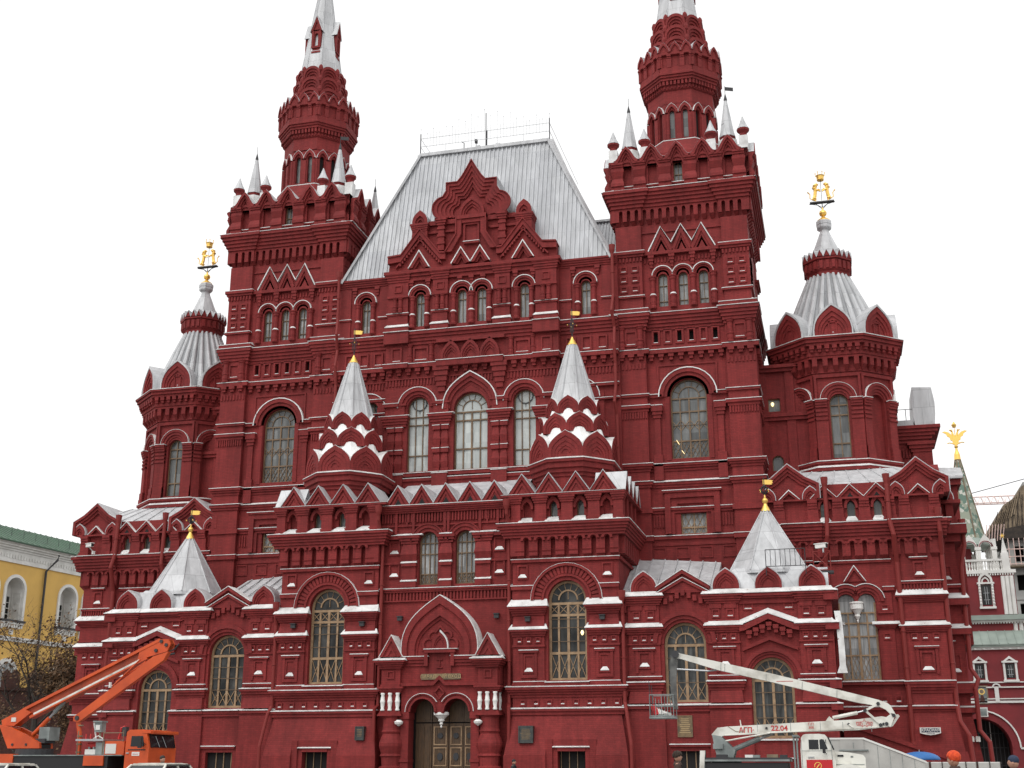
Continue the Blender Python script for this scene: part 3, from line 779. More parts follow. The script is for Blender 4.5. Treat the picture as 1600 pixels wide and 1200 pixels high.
# ---------------------------------------------------------------- entrance porch
def porch():
    F = Fr((0, -0.80, 0), (1, 0, 0), (0, -1, 0))
    A = Acc(); W = A; bal = []
    # big keel gable
    P = keel(0, 6.95, 2.06, 3.12, 12, 1.10, .5)
    c = (0, 6.95)
    sc = [1.0, .86, .80, .66, .60]
    dd = [0.0, -.10, -.05, -.17, -.22]
    for k in range(len(sc) - 1): strip(A, F, off(P, c, sc[k]), off(P, c, sc[k + 1]), -1.1, dd[k])
    poly(A, F, off(P, c, sc[-1]), -1.1, -.24)
    strip(W, F, off(P, c, 1.0), off(P, c, 1.014), -1.1, .02, 'white')
    # lobed inner frame and little keel
    lob = [(-.98, 7.2)] + arcp(-.72, 7.55, .30, 215, 60, 6) + arcp(-.40, 8.0, .28, 190, 60, 5) + [(0, 8.55)]
    lob = lob + [(-x, z) for x, z in reversed(lob[:-1])]
    strip(A, F, lob, off(lob, (0, 7.4), .86), -.3, -.15)
    koko(A, F, 0, 7.24, .42, .92, -.12, .2, 2, .05)
    P2 = keel(0, 7.24, .42, .92)[7:]
    strip(W, F, P2, off(P2, (0, 7.24), 1.12), -.25, -.08, 'white')
    # entablature
    box(A, F, -3.22, 3.22, 5.45, 6.9, -1.1, -.25)
    for q in (-1, 1):
        a, b = sorted((q * .62, q * 2.1))
        for i in range(3): box(A, F, a, b, 6.42 + .16 * i, 6.42 + .16 * (i + 1) - .0, -.3, -.18 + .07 * i)
        ledge(W, F, a, b, 6.90, -.03, .02, -.2)
        # end blocks
        a, b = sorted((q * 2.12, q * 3.16))
        box(A, F, a, b, 5.5, 6.35, -1.1, -.05); coffer(A, F, (a + b) / 2, 5.98, .42, .42, -.05)
        cornice(A, F, a, b, 6.3, 6.72, 0, .34, 4, db=-1.1); ledge(W, F, a - .34, b + .34, 6.72, .34, .16, -.25)
        m = (a + b) / 2
        poly(A, F, [(m - .64, 6.92), (m + .64, 6.92), (m, 8.02)], -1.1, -.02)
        strip(A, F, [(m - .64, 6.92), (m, 8.02), (m + .64, 6.92)], [(m - .48, 6.92), (m, 7.74), (m + .48, 6.92)], -.1, .06)
        strip(A, F, [(m - .3, 6.95), (m, 7.45), (m + .3, 6.95)], [(m - .18, 6.95), (m, 7.25), (m + .18, 6.95)], -.1, .03)
        strip(W, F, [(m - .68, 6.91), (m, 8.07), (m + .68, 6.91)], [(m - .65, 6.91), (m, 8.03), (m + .65, 6.91)], -1.1, .09, 'white')
        # column block, white balusters, swelling columns
        box(A, F, a - .02, b + .02, 5.36, 5.5, -1.1, .06); cornice(A, F, a, b, 5.08, 5.38, -.1, .1, 3, db=-1.1)
        box(A, F, a + .12, b - .12, 4.1, 5.1, -1.0, -.12)
        px = []
        for x in (a + .1, m - .02, b - .12): px.append((x, -.06))
        for x, d in px + [(b - .12, -.9), (a + .1, -.9)]:
            p = F.p(x, 0, d)
            b_ = Acc(); bal.append(b_)
            lathe(b_, p.x, p.y, [(.11, 4.16), (.12, 4.22), (.085, 4.3), (.11, 4.45), (.12, 4.57), (.135, 4.6), (.135, 4.66), (.12, 4.69), (.11, 4.8), (.085, 4.95), (.12, 5.02), (.11, 5.07)], 'lintelwhite', 10)
        corn_dn(A, F, a, b, 3.9, 4.15, -.06, .08, 3, db=-1.1)
        p = F.p(m, 0, -.5)
        lathe(A, p.x, p.y, [(.66, 1.0), (.66, 1.35), (.52, 1.42), (.55, 1.85), (.62, 1.9), (.6, 1.98), (.56, 2.02), (.60, 2.15), (.67, 2.4), (.67, 2.55), (.6, 2.75), (.50, 3.0), (.52, 3.05), (.56, 3.12), (.52, 3.2), (.50, 3.3), (.49, 3.8), (.58, 3.9), (.58, 3.96)], 'red', 16)
        box(A, F, a, b, 0, 1.1, -1.05, .05)
        # inner jamb
        a, b = sorted((q * 1.68, q * 2.12))
        box(A, F, a, b, 0, 4.1, -1.1, -.28); box(A, F, a - .04, b + .04, 3.75, 4.1, -1.1, -.2); box(A, F, a - .03, b + .03, 1.6, 1.75, -1.1, -.22)
        lathe(W, F.p(q * 2.14, 0, -.05).x, F.p(0, 0, -.05).y, [(.02, 3.38), (.2, 3.5), (.24, 3.6), (.1, 3.7)], 'lintelwhite', 10)
    # stepped middle panel
    box(A, F, -.82, .88, 7.08, 7.26, -.4, .04); ledge(W, F, -.82, .98, 7.26, .04, .03, -.3)
    for q in (-1, 1):
        a, b = sorted((q * .62, q * .82)); box(A, F, a, b, 6.4, 7.08, -.4, 0)
    box(A, F, -.62, .62, 5.8, 7.08, -.4, -.2)
    box(A, F, -.16, .16, 6.72, 6.78, -.3, -.14); box(A, F, -.03, .03, 6.4, 6.72, -.3, -.15); box(A, F, -.16, .16, 6.3, 6.36, -.3, -.14)
    # string with peak over the arches
    for q in (-1, 1):
        P = [(q * 2.1, 5.40), (q * .30, 5.42), (0, 5.72)]
        Q = [(q * 2.1, 5.56), (q * .36, 5.58), (0, 5.92)]
        strip(A, F, P, Q, -.3, -.06)
        P = [(q * .22, 5.05), (0, 5.3)]; Q = [(q * .32, 5.05), (0, 5.42)]
        strip(A, F, P, Q, -.3, -.12); 
        P = [(q * .22, 5.07), (0, 4.8)]; Q = [(q * .32, 5.07), (0, 4.7)]
        strip(A, F, P, Q, -.3, -.12)
    # two arches with a hanging boss
    r = .66; xs = .92; zs = 4.10
    for q in (-1, 1):
        xc = q * xs
        P = arcp(xc, zs, r, n=14); Q = [(x, 5.46) for x, z in P]
        strip(A, F, P, Q, -1.1, -.24)
        arch(A, F, xc, zs, r, r + .10, -.9, -.16)
        P = arcp(xc, zs, .92, 180 if q < 0 else 0, 32 if q < 0 else 148, 14); Q = arcp(xc, zs, .945, 180 if q < 0 else 0, 32 if q < 0 else 148, 14)
        strip(W, F, P, Q, -.3, -.14, 'white'); strip(A, F, P, off(P, (xc, zs), .93), -.3, -.17)
        a, b = sorted((q * (xs + r), q * 2.1)); box(A, F, a, b, 4.1, 5.46, -1.1, -.24)
    box(A, F, -(xs - r), xs - r, 4.02, 5.46, -1.1, -.24)
    boss = Acc()
    lathe(boss, 0, F.o.y + .62, [(.02, 3.30), (.06, 3.36), (.04, 3.42), (.10, 3.5), (.07, 3.58), (.17, 3.66), (.15, 3.74), (.34, 3.92), (.40, 3.95), (.40, 4.06), (.36, 4.1)], 'lintelwhite', 16)
    # doors in the recess
    o = A.build('entrance_porch', museum)
    for b_ in bal: b_.build('baluster', o, True)
    boss.build('hanging_boss', o)
    D = Fr((0, 0.30, 0), (1, 0, 0), (0, -1, 0))
    door = Acc()
    box(door, D, -2.0, 2.0, 0, 5.6, -.6, -.35, 'shadefill')
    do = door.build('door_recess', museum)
    for i, (a, b) in enumerate(((-1.62, -.74), (-.70, .18), (.22, 1.0), (1.02, 1.66))):
        L = Acc()
        box(L, D, a, b, 0, 3.55, -.34, -.22, 'darkwood'); box(L, D, a, b, 3.62, 5.4, -.34, -.25, 'darkwood'); box(L, D, a + .1, b - .1, 3.75, 4.7, -.3, -.22, 'darkwood')
        if i in (0,):
            for x in (a + .12, (a + b) / 2, b - .12): box(L, D, x - .03, x + .03, 0, 3.4, -.22, -.18, 'darkwood')
        else:
            for z in (.35, 1.4, 2.45):
                m = (a + b) / 2; w = (b - a) / 2 - .08
                for e, d in ((w, -.17), (w - .12, -.20)):
                    strip(L, D, [(m - e, z), (m + e, z), (m + e, z + .95), (m - e, z + .95), (m - e, z)], [(m - e + .06, z + .06), (m + e - .06, z + .06), (m + e - .06, z + .89), (m - e + .06, z + .89), (m - e + .06, z + .06)], -.3, d, 'wood' if e == w else 'darkwood')
                p = D.p(m, z + .48, -.18)
                k = 10
                poly(L, D, [(m + .15 * math.cos(2 * math.pi * j / k), z + .48 + (.15 if z > 2 else .2) * math.sin(2 * math.pi * j / k)) for j in range(k)], -.3, -.16, 'iron')
        L.build('door_leaf', do)
    # name board
    B = Acc(); box(B, F, -1.0, 1.12, 5.72, 6.02, -.26, -.19, 'bronze')
    b = B.build('entrance_sign')
    tag(b, 'narrow bronze name board with Cyrillic letters above the twin entrance arches', 'sign')
    text_mesh('ПАРАДНЫЙ ВХОД', (.06, F.o.y + .19, 5.87), FRONT, .25, 'goldletter', b, 'lettering', .012, .98)
MT['goldletter'] = mat('bronze_letters', (.40, .29, .15), .5, .3)

# ---------------------------------------------------------------- middle: upper storeys
def central_up():
    A = Acc(); W = A
    F = Fr((0, 4.60, 0), (1, 0, 0), (0, -1, 0))
    FS = Fr((0, 5.00, 0), (1, 0, 0), (0, -1, 0))
    XO = 5.45
    # centre slab with windows
    ops = [(-1.05, 1.05, 18.15, 21.85, True)] + [(q * 3.31 - .68, q * 3.31 + .68, 18.17, 22.14, True) for q in (-1, 1)]
    wall(A, F, -XO, XO, 17.0, 27.0, 0, .5, ops)
    ops = [(q * 3.33 - .28, q * 3.33 + .28, 27.35, 29.25, True) for q in (-1, 1)] + [(q * .63 - .28, q * .63 + .28, 27.35, 29.25, True) for q in (-1, 1)]
    wall(A, F, -XO, XO, 27.0, 31.0, 0, .5, ops)
    box(A, F, -XO + .003, XO - .003, 12, 31.0, -3, -.5)
    # outer bays
    for q in (-1, 1):
        a, b = sorted((q * XO, q * 9.0))
        ops = [(q * 7.05 - .29, q * 7.05 + .29, 27.35, 29.25, True), (q * 6.62 - .68, q * 6.62 + .68, 18.17, 22.14, True)]
        wall(A, FS, a, b, 12, 27.0, 0, .5, ops[1:]); wall(A, FS, a, b, 27.0, 31.0, 0, .5, ops[:1])
        box(A, FS, a, b, 12, 31.0, -3, -.5)
    # sills and plinth
    box(A, F, -XO, XO, 16.9, 17.6, -.1, .10); box(A, F, -XO, XO, 17.55, 17.72, -.1, .2); ledge(W, F, -XO, XO, 17.72, .2, .05)
    box(A, F, -XO, XO, 17.85, 18.05, -.1, .18); ledge(W, F, -XO, XO, 18.05, .2, .05)
    for x, w in ((-1.82, .95), (1.82, .95), (-4.72, 1.2), (4.72, 1.2)):
        box(A, F, x - w / 2, x + w / 2, 17.0, 17.95, -.1, .3); ledge(W, F, x - w / 2, x + w / 2, 17.95, .32, .08)
        for dx in (-.24, .24):
            bulb_pier(A, W, F, x + dx, .46, 18.08, 20.9, .12, 2)
        cornice(A, F, x - w / 2 - .04, x + w / 2 + .04, 20.95, 21.6, .12, .36, 4); ledge(W, F, x - w / 2 - .36, x + w / 2 + .36, 21.6, .36, .05)
        box(A, F, x - w / 2, x + w / 2, 21.6, 22.3, -.1, .185); box(A, F, x - w / 2 - .1, x + w / 2 + .1, 22.26, 22.37, -.1, .26)
    # archivolts
    for q in (-1, 1):
        xc = q * 3.31
        for r0, r1, d in ((.68, .80, .02), (.80, 1.0, .12), (1.0, 1.22, .22)): arch(A, F, xc, 22.14, r0, r1, -.3, d, leg=.0)
        arch(W, F, xc, 22.14, 1.22, 1.26, -.1, .26, 'white')
        a, b = sorted((q * 4.5, q * XO)); box(A, F, a, b, 22.2, 22.4, -.1, .32); ledge(W, F, a, b, 22.4, .32, .03)
    K = keel(0, 21.9, 1.66, 2.2, 9, 1.0, .5); K = [(x, z) for x, z in K]
    for s0, s1, d in ((1.0, .88, .22), (.88, .76, .12), (.76, .66, .02)):
        strip(A, F, off(K, (0, 21.9), s0), off(K, (0, 21.9), s1), -.3, d)
    arch(A, F, 0, 21.85, 1.05, 1.2, -.3, .04)
    strip(W, F, K, off(K, (0, 21.9), 1.035), -.1, .27, 'white')
    for q in (-1, 1):
        a, b = sorted((q * 1.66, q * 2.1)); box(A, F, a, b, 22.2, 22.4, -.1, .28); ledge(W, F, a, b, 22.4, .28, .03)
    # windows of the great hall
    w = window(F, 0, 2.10, 18.15, 21.85, -.28, True, 'g_white', 3, (19.45, 21.2, 21.72), .55, 0, .08, .07, frame='wood2')
    for q in (-1, 1):
        window(F, q * 3.31, 1.36, 18.17, 22.14, -.28, True, 'g_white', 2, (19.2, 21.1, 21.6), None, 0, .06, .05, ring=True)
        window(FS, q * 6.62, 1.36, 18.17, 22.14, -.28, True, 'g_mid', 2, (19.2, 21.1, 21.6), None, 0, .06, .05, ring=True)
        for x in (q * 5.75, q * 7.75): 
            box(A, FS, x - .3, x + .3, 18, 22.4, -.1, .12)
        arch(A, FS, q * 6.62, 22.14, .7, 1.15, -.3, .15); arch(W, FS, q * 6.62, 22.14, 1.15, 1.2, -.1, .2, 'white')
    # frieze with corbels
    def frieze(F, a, b, dx=0.0):
        dent(A, F, a, b, 23.55, 23.95, -.1, .07, .2, .5)
        box(A, F, a, b, 23.95, 24.02, -.1, .10)
        dent(A, F, a, b, 24.2, 24.55, -.1, .18, .62, .35); dent(A, F, a, b, 24.38, 24.7, -.1, .26, .62, .55)
        box(A, F, a, b, 24.62, 24.86, -.1, .32); ledge(W, F, a, b, 24.86, .32, .05)
        for i, (z, d) in enumerate(((26.15, .08), (26.35, .16), (26.55, .24), (26.75, .34))): box(A, F, a, b, z, z + .2, -.1, d + dx)
        ledge(W, F, a, b, 26.95, .36 + dx, .08)
    frieze(F, -XO, XO)
    for q in (-1, 1):
        a, b = sorted((q * XO, q * 8.95)); frieze(FS, a, b)
        for i in range(3): coffer(A, FS, q * (6.1 + i * .95), 25.5, .62, .9, 0, W, False, .1, .1)
        a, b = sorted((q * 5.45, q * 8.95)); box(A, FS, a, b, 22.75, 22.9, -.1, .2); ledge(W, FS, a, b, 22.9, .2, .02); box(A, FS, a, b, 21.9, 22.0, -.1, .2); ledge(W, FS, a, b, 22.0, .2, .02)
    # middle frieze panel with three keels, stepped pendants below
    box(A, F, -2.1, 2.1, 24.55, 24.9, -.1, .46); ledge(W, F, -2.1, 2.1, 24.9, .48, .06)
    box(A, F, -2.15, 2.15, 26.1, 26.3, -.1, .3)
    for i in (-1, 0, 1): koko(A, F, i * 1.22, 24.95, .62, 1.25, .30, .4, 3, .07)
    for q in (-1, 1):
        for k in range(5):
            w = .5 - .07 * k
            box(A, F, q * 1.82 - w, q * 1.82 + w, 24.3 - .32 * k, 24.6 - .32 * k, -.1, .40 - .06 * k)
        coffer(A, F, q * 3.2, 25.5, 1.0, .95, 0, W, False, .12, .10)
        for x in (2.52, 3.88): colonnette(A, F, q * x, 24.95, 26.15, .13, .12)
        box(A, F, q * 4.72 - .72, q * 4.72 + .72, 24.9, 26.2, -.1, .14); coffer(A, F, q * 4.72, 25.5, .7, 1.0, .14, W, False, .11, .09)
        box(A, F, q * 4.72 - .8, q * 4.72 + .8, 24.6, 24.88, -.1, .46); ledge(W, F, q * 4.72 - .8, q * 4.72 + .8, 24.88, .46, .06)
        box(A, F, q * 4.72 - .8, q * 4.72 + .8, 26.2, 26.95, -.1, .44); ledge(W, F, q * 4.72 - .8, q * 4.72 + .8, 26.95, .5, .08)
    # piers of the top storey
    for x, w in ((-1.98, .95), (1.98, .95), (-4.72, 1.3), (4.72, 1.3)):
        box(A, F, x - w / 2 - .1, x + w / 2 + .1, 26.95, 27.3, -.1, .36); ledge(W, F, x - w / 2 - .1, x + w / 2 + .1, 27.3, .38, .26, .1)
        box(A, F, x - w / 2, x + w / 2, 27.3, 30.4, -.1, .20); box(A, F, x - w / 2 - .05, x + w / 2 + .05, 28.1, 28.22, -.1, .26); ledge(W, F, x - w / 2 - .05, x + w / 2 + .05, 28.22, .26, .02, .2)
        for dx in (-.17, .17): colonnette(A, F, x + dx, 28.25, 29.25, .13, .24)
        box(A, F, x - w / 2 - .04, x + w / 2 + .04, 29.25, 29.38, -.1, .3)
        coffer(A, F, x, 29.85, .5, .5, .2)
        cornice(A, F, x - w / 2, x + w / 2, 30.3, 30.9, .2, .40, 4)
    def upwin(F, xc, lone=True):
        window(F, xc, .56, 27.37, 29.25, -.2, True, 'g_curt', 1, (28.95,), None, 0, .05, .035)
        for r0, r1, d in ((.29, .42, .0), (.42, .56, .08), (.56, .70, .16)): arch(A, F, xc, 29.32, r0, r1, -.2, d)
        arch(W, F, xc, 29.32, .70, .745, -.1, .21, 'white')
    for q in (-1, 1):
        upwin(F, q * 3.33); upwin(F, q * .63); upwin(FS, q * 7.05)
        for x in (2.86, 3.80): colonnette(A, F, q * x, 27.25, 29.3, .14, .08, W)
        colonnette(A, F, q * 1.14, 27.25, 29.3, .14, .08, W)
        for x in (6.55, 7.55): colonnette(A, FS, q * x, 27.25, 29.3, .14, .08, W)
        for x in (5.8, 8.4):
            box(A, FS, q * x - .35, q * x + .35, 27.0, 30.6, -.1, .08); box(A, FS, q * x - .38, q * x + .38, 28.2, 28.3, -.1, .14); ledge(W, FS, q * x - .38, q * x + .38, 28.3, .14, .02)
        a, b = sorted((q * XO, q * 8.95))
        for x in (6.3, 7.8): 
            for k in range(3): box(A, FS, q * x - .16 + .04 * k, q * x + .16 - .04 * k, 30.2 - .18 * k, 30.4 - .18 * k, -.1, .2 - .05 * k)
        cornice(A, FS, a, b, 30.4, 30.9, .06, .3, 4, side=False)
    colonnette(A, F, 0, 27.25, 29.3, .16, .08, W)
    for x in (-3.9, -2.8, -.75, .75, 2.8, 3.9, 0):
        for k in range(3): box(A, F, x - .16 + .04 * k, x + .16 - .04 * k, 30.2 - .18 * k, 30.4 - .18 * k, -.1, .22 - .05 * k)
    box(A, F, -XO, XO, 30.35, 30.6, -.1, .2); box(A, F, -XO - .1, XO + .1, 30.6, 30.8, -.3, .3); box(A, F, -XO - .2, XO + .2, 30.8, 31.0, -.3, .42)
    # ------ gable group
    G = Fr((0, 4.35, 0), (1, 0, 0), (0, -1, 0))
    ol = [(5.42, 31.0), (5.36, 31.98), (4.56, 32.05), (3.34, 33.7), (2.02, 32.0), (1.62, 31.98), (.95, 33.1), (.95, 34.3)]
    full = [(-x, z) for x, z in ol] + [(x, z) for x, z in reversed(ol)]
    poly(A, G, full, -1.0, -.12)
    def zig(pts, t, d0, d1, AA=A, m='red'):
        strip(AA, G, pts, [(x, z - t) for x, z in pts], d0, d1, m)
    for q in (-1, 1):
        L = [(q * 5.42, 31.98), (q * 4.56, 32.05), (q * 3.34, 33.72), (q * 2.0, 31.98), (q * 1.64, 31.95), (q * .92, 33.1), (q * .92, 34.3)]
        zig([p for p in L[:5]], .42, -.2, .14); zig([(x, z + .06) for x, z in L[:5]], .10, -.9, .22)
        zig([(q * 4.9, 31.35), (q * 3.34, 33.1), (q * 1.9, 31.4)], .14, -.2, .06)
        for k in range(8):
            for e in (-1, 1):
                x = 3.34 + e * (.25 + k * .145); z = 33.05 - (.25 + k * .145) * 1.22
                box(A, G, q * x - .05, q * x + .05, z - .16, z, -.2, .10)
        strip(A, G, [(q * 1.62, 31.98), (q * .95, 33.15), (q * .95, 34.3)], [(q * 1.25, 31.98), (q * .62, 33.1), (q * .62, 34.3)], -.2, .14)
        strip(A, G, [(q * 1.7, 31.98), (q * 1.0, 33.15), (q * 1.0, 34.36)], [(q * 1.62, 31.98), (q * .92, 33.1), (q * .92, 34.36)], -.9, .22)
        # small white edged triangles
        for xm, zb, zt, hw in ((3.34, 31.1, 32.3, .72), (.62, 31.15, 32.25, .66)):
            xm *= q
            strip(W, G, [(xm - hw, zb), (xm, zt), (xm + hw, zb)], [(xm - hw + .07, zb), (xm, zt - .11), (xm + hw - .07, zb)], -.2, .22, 'white')
            strip(A, G, [(xm - hw + .07, zb), (xm, zt - .11), (xm + hw - .07, zb)], [(xm - hw + .28, zb), (xm, zt - .45), (xm + hw - .28, zb)], -.2, .18)
            strip(A, G, [(xm - hw + .28, zb), (xm, zt - .45), (xm + hw - .28, zb)], [(xm - hw + .44, zb), (xm, zt - .72), (xm + hw - .44, zb)], -.2, .04)
        # little kiosks
        cx = q * 3.38
        box(A, G, cx - .5, cx + .5, 33.0, 33.6, -.9, .06); cornice(A, G, cx - .46, cx + .46, 33.6, 34.1, .05, .2, 4, db=-.9)
        koko(A, G, cx, 34.1, .5, .95, .08, .9, 2, .1, kk=.6)
        PK = keel(cx, 34.1, .5, .95)
        strip(W, G, PK, off(PK, (cx, 34.1), 1.07), -.92, .02, 'tin')
        # wall behind the valleys
        a, b = sorted((q * .9, q * 2.95)); box(A, G, a, b, 31.9, 34.25, -1.0, -.3)
        box(A, G, a, b, 34.0, 34.3, -1.0, -.14)
        c = q * 1.98
        box(A, G, c - .2, c + .2, 32.2, 34.2, -.9, .0); 
        for z in (32.6, 33.1, 33.6): box(A, G, c - .25, c + .25, z, z + .16, -.9, .06)
        cornice(A, G, c - .22, c + .22, 33.9, 34.35, .0, .16, 3, db=-.9)
        for x in (1.45, 2.55): strip(A, G, [(q * x - .4, 33.6), (q * x + .4, 33.6)], [(q * x - .3, 33.45), (q * x + .3, 33.45)], -.5, -.16)
    box(A, G, -1.0, 1.0, 34.1, 34.34, -.9, .2); box(A, G, -.7, .7, 33.85, 34.1, -.9, .1)
    strip(A, G, [(-.52, 32.55), (-.52, 33.85), (.52, 33.85), (.52, 32.55)], [(-.40, 32.55), (-.40, 33.72), (.40, 33.72), (.40, 32.55)], -.2, .02)
    box(A, G, -.48, .52, 32.42, 32.55, -.2, .14); ledge(W, G, -.48, .52, 32.55, .14, .06, -.1)
    # big crowning kokoshnik
    half = [(2.30, 34.3)] + arcp(1.72, 34.98, .78, -52, 82, 9) + [(1.62, 36.1), (1.62, 36.66), (.90, 36.66), (.62, 37.0), (.3, 37.55), (0, 38.1)]
    KO = [(-x, z) for x, z in half] + [(x, z) for x, z in reversed(half[:-1])]
    c = (0, 34.6)
    sc = [1.0, .90, .80, .70, .60, .52]
    for k in range(5): strip(A, G, off(KO, c, sc[k]), off(KO, c, sc[k + 1]), -.8, .12 - .09 * k)
    poly(A, G, off(KO, c, .525), -.8, -.36)
    strip(A, G, KO, off(KO, c, 1.03), -.85, .2)
    strip(W, G, off(KO, c, 1.031), off(KO, c, 1.045), -1.6, .1, 'tin')
    koko(A, G, 0, 34.34, .82, 1.35, .02, .4, 3, .08)
    o = A.build('central_hall', museum)
    # ------ ribbed main roof
    Rf = Acc()
    bx, by0, by1, bz = 8.75, 4.85, 19, 30.75
    tx, ty0, ty1, tz = 4.43, 7.14, 16.5, 40.35
    B = [(-bx, by0, bz), (bx, by0, bz), (bx, by1, bz), (-bx, by1, bz)]; T = [(-tx, ty0, tz), (tx, ty0, tz), (tx, ty1, tz), (-tx, ty1, tz)]
    Rf.add(B + T, BOXF, 'roof')
    n = 62
    for i in range(n):
        x = -bx + 2 * bx * (i + .5) / n
        k = min(1.0, (bx - abs(x)) / (bx - tx))
        p = Vector((x, by0 - .02, bz)); q = Vector((x, by0 + (ty0 - by0) * k - .02, bz + (tz - bz) * k))
        bar(Rf, p, q, .09, .09, 'roof')
    for sg in (-1, 1):
        for i in range(44):
            y = by0 + (by1 - by0) * (i + .5) / 44
            k = min(1.0, (y - by0) / (ty0 - by0), (by1 - y) / (by1 - ty1))
            bar(Rf, (sg * (bx + .02), y, bz), (sg * (bx + .02 - (bx - tx) * k), y, bz + (tz - bz) * k), .09, .09, 'roof')
        bar(Rf, (sg * bx, by0 - .05, bz), (sg * tx, ty0 - .05, tz + .05), .42, .14, 'tin')
    for a, b in ((T[0], T[1]), (T[1], T[2]), (T[2], T[3]), (T[3], T[0])): bar(Rf, Vector(a) + Vector((0, 0, .05)), Vector(b) + Vector((0, 0, .05)), .4, .22, 'tin')
    # lower roof running behind to the towers
    for sg in (-1, 1):
        a, b = sorted((sg * 5.0, sg * 9.3))
        Rf.add([(a, 8.2, 31.0), (b, 8.2, 31.0), (b, 10.4, 35.7), (a, 10.4, 35.7), (a, 12.5, 31.0), (b, 12.5, 31.0)], [(0, 1, 2, 3), (3, 2, 5, 4), (0, 3, 4), (1, 5, 2)], 'roof')
        for i in range(20):
            x = a + (b - a) * (i + .5) / 20
            bar(Rf, (x, 8.18, 31.0), (x, 10.38, 35.7), .08, .08, 'roof')
        bar(Rf, (a, 10.35, 35.75), (b, 10.35, 35.75), .35, .14, 'tin')
    ro = Rf.build('main_roof', museum)
    C = Acc()
    # crest railing and aerials
    for z in (.75, 1.35): 
        for a, b in ((T[0], T[1]), (T[0], T[3]), (T[1], T[2])): tube(C, [Vector(a) + Vector((0, 0, z)), Vector(b) + Vector((0, 0, z))], .018, 'galv', 4)
    for i in range(41):
        x = -tx + 2 * tx * i / 40
        h = 1.75 + (.35 if i % 4 == 0 else 0) + (.9 - abs(i - 20) * .06 if abs(i - 20) < 12 and i % 2 == 0 else 0)
        tube(C, [(x, ty0, tz + .7), (x, ty0, tz + h)], .011, 'galv', 4)
        if i % 2 == 0:
            lathe(C, x, ty0, [(.0, tz + h - .12), (.035, tz + h - .06), (.0, tz + h)], 'galv', 5)
        if i % 8 == 0: tube(C, [(x, ty0, tz), (x, ty0, tz + .8)], .018, 'galv', 4)
    for x in (-tx, tx): tube(C, [(x, ty0, tz), (x, ty0, tz + 1.7)], .035, 'iron', 5)
    C.build('ridge_railing', ro)
    D = Acc()
    tube(D, [(0, ty0 + .4, tz), (0, ty0 + .4, tz + 2.9)], .03, 'iron', 6)
    tube(D, [(.05, ty0 + .4, tz), (.05, ty0 + .4, tz + 1.6)], .05, 'iron', 6)
    box(D, Fr((0, ty0 + .3, 0), (1, 0, 0), (0, -1, 0)), -.72, -.56, tz + .7, tz + .95, -.1, .1, 'iron')
    tube(D, [(-.64, ty0 + .3, tz), (-.64, ty0 + .3, tz + .8)], .02, 'iron', 5)
    tube(D, [(-1.45, ty0 + .2, tz), (-1.45, ty0 + .2, tz + .75), (-1.6, ty0 + .2, tz + .85)], .03, 'iron', 5)
    for x in (-.42, .95): box(D, Fr((0, ty0, 0), (1, 0, 0), (0, -1, 0)), x - .15, x + .15, tz, tz + .3, -.3, .1, 'tin')
    D.build('roof_aerial', ro)
MT['galv'] = mat('pale_galvanised_iron', (.60, .61, .62), .5, .1)
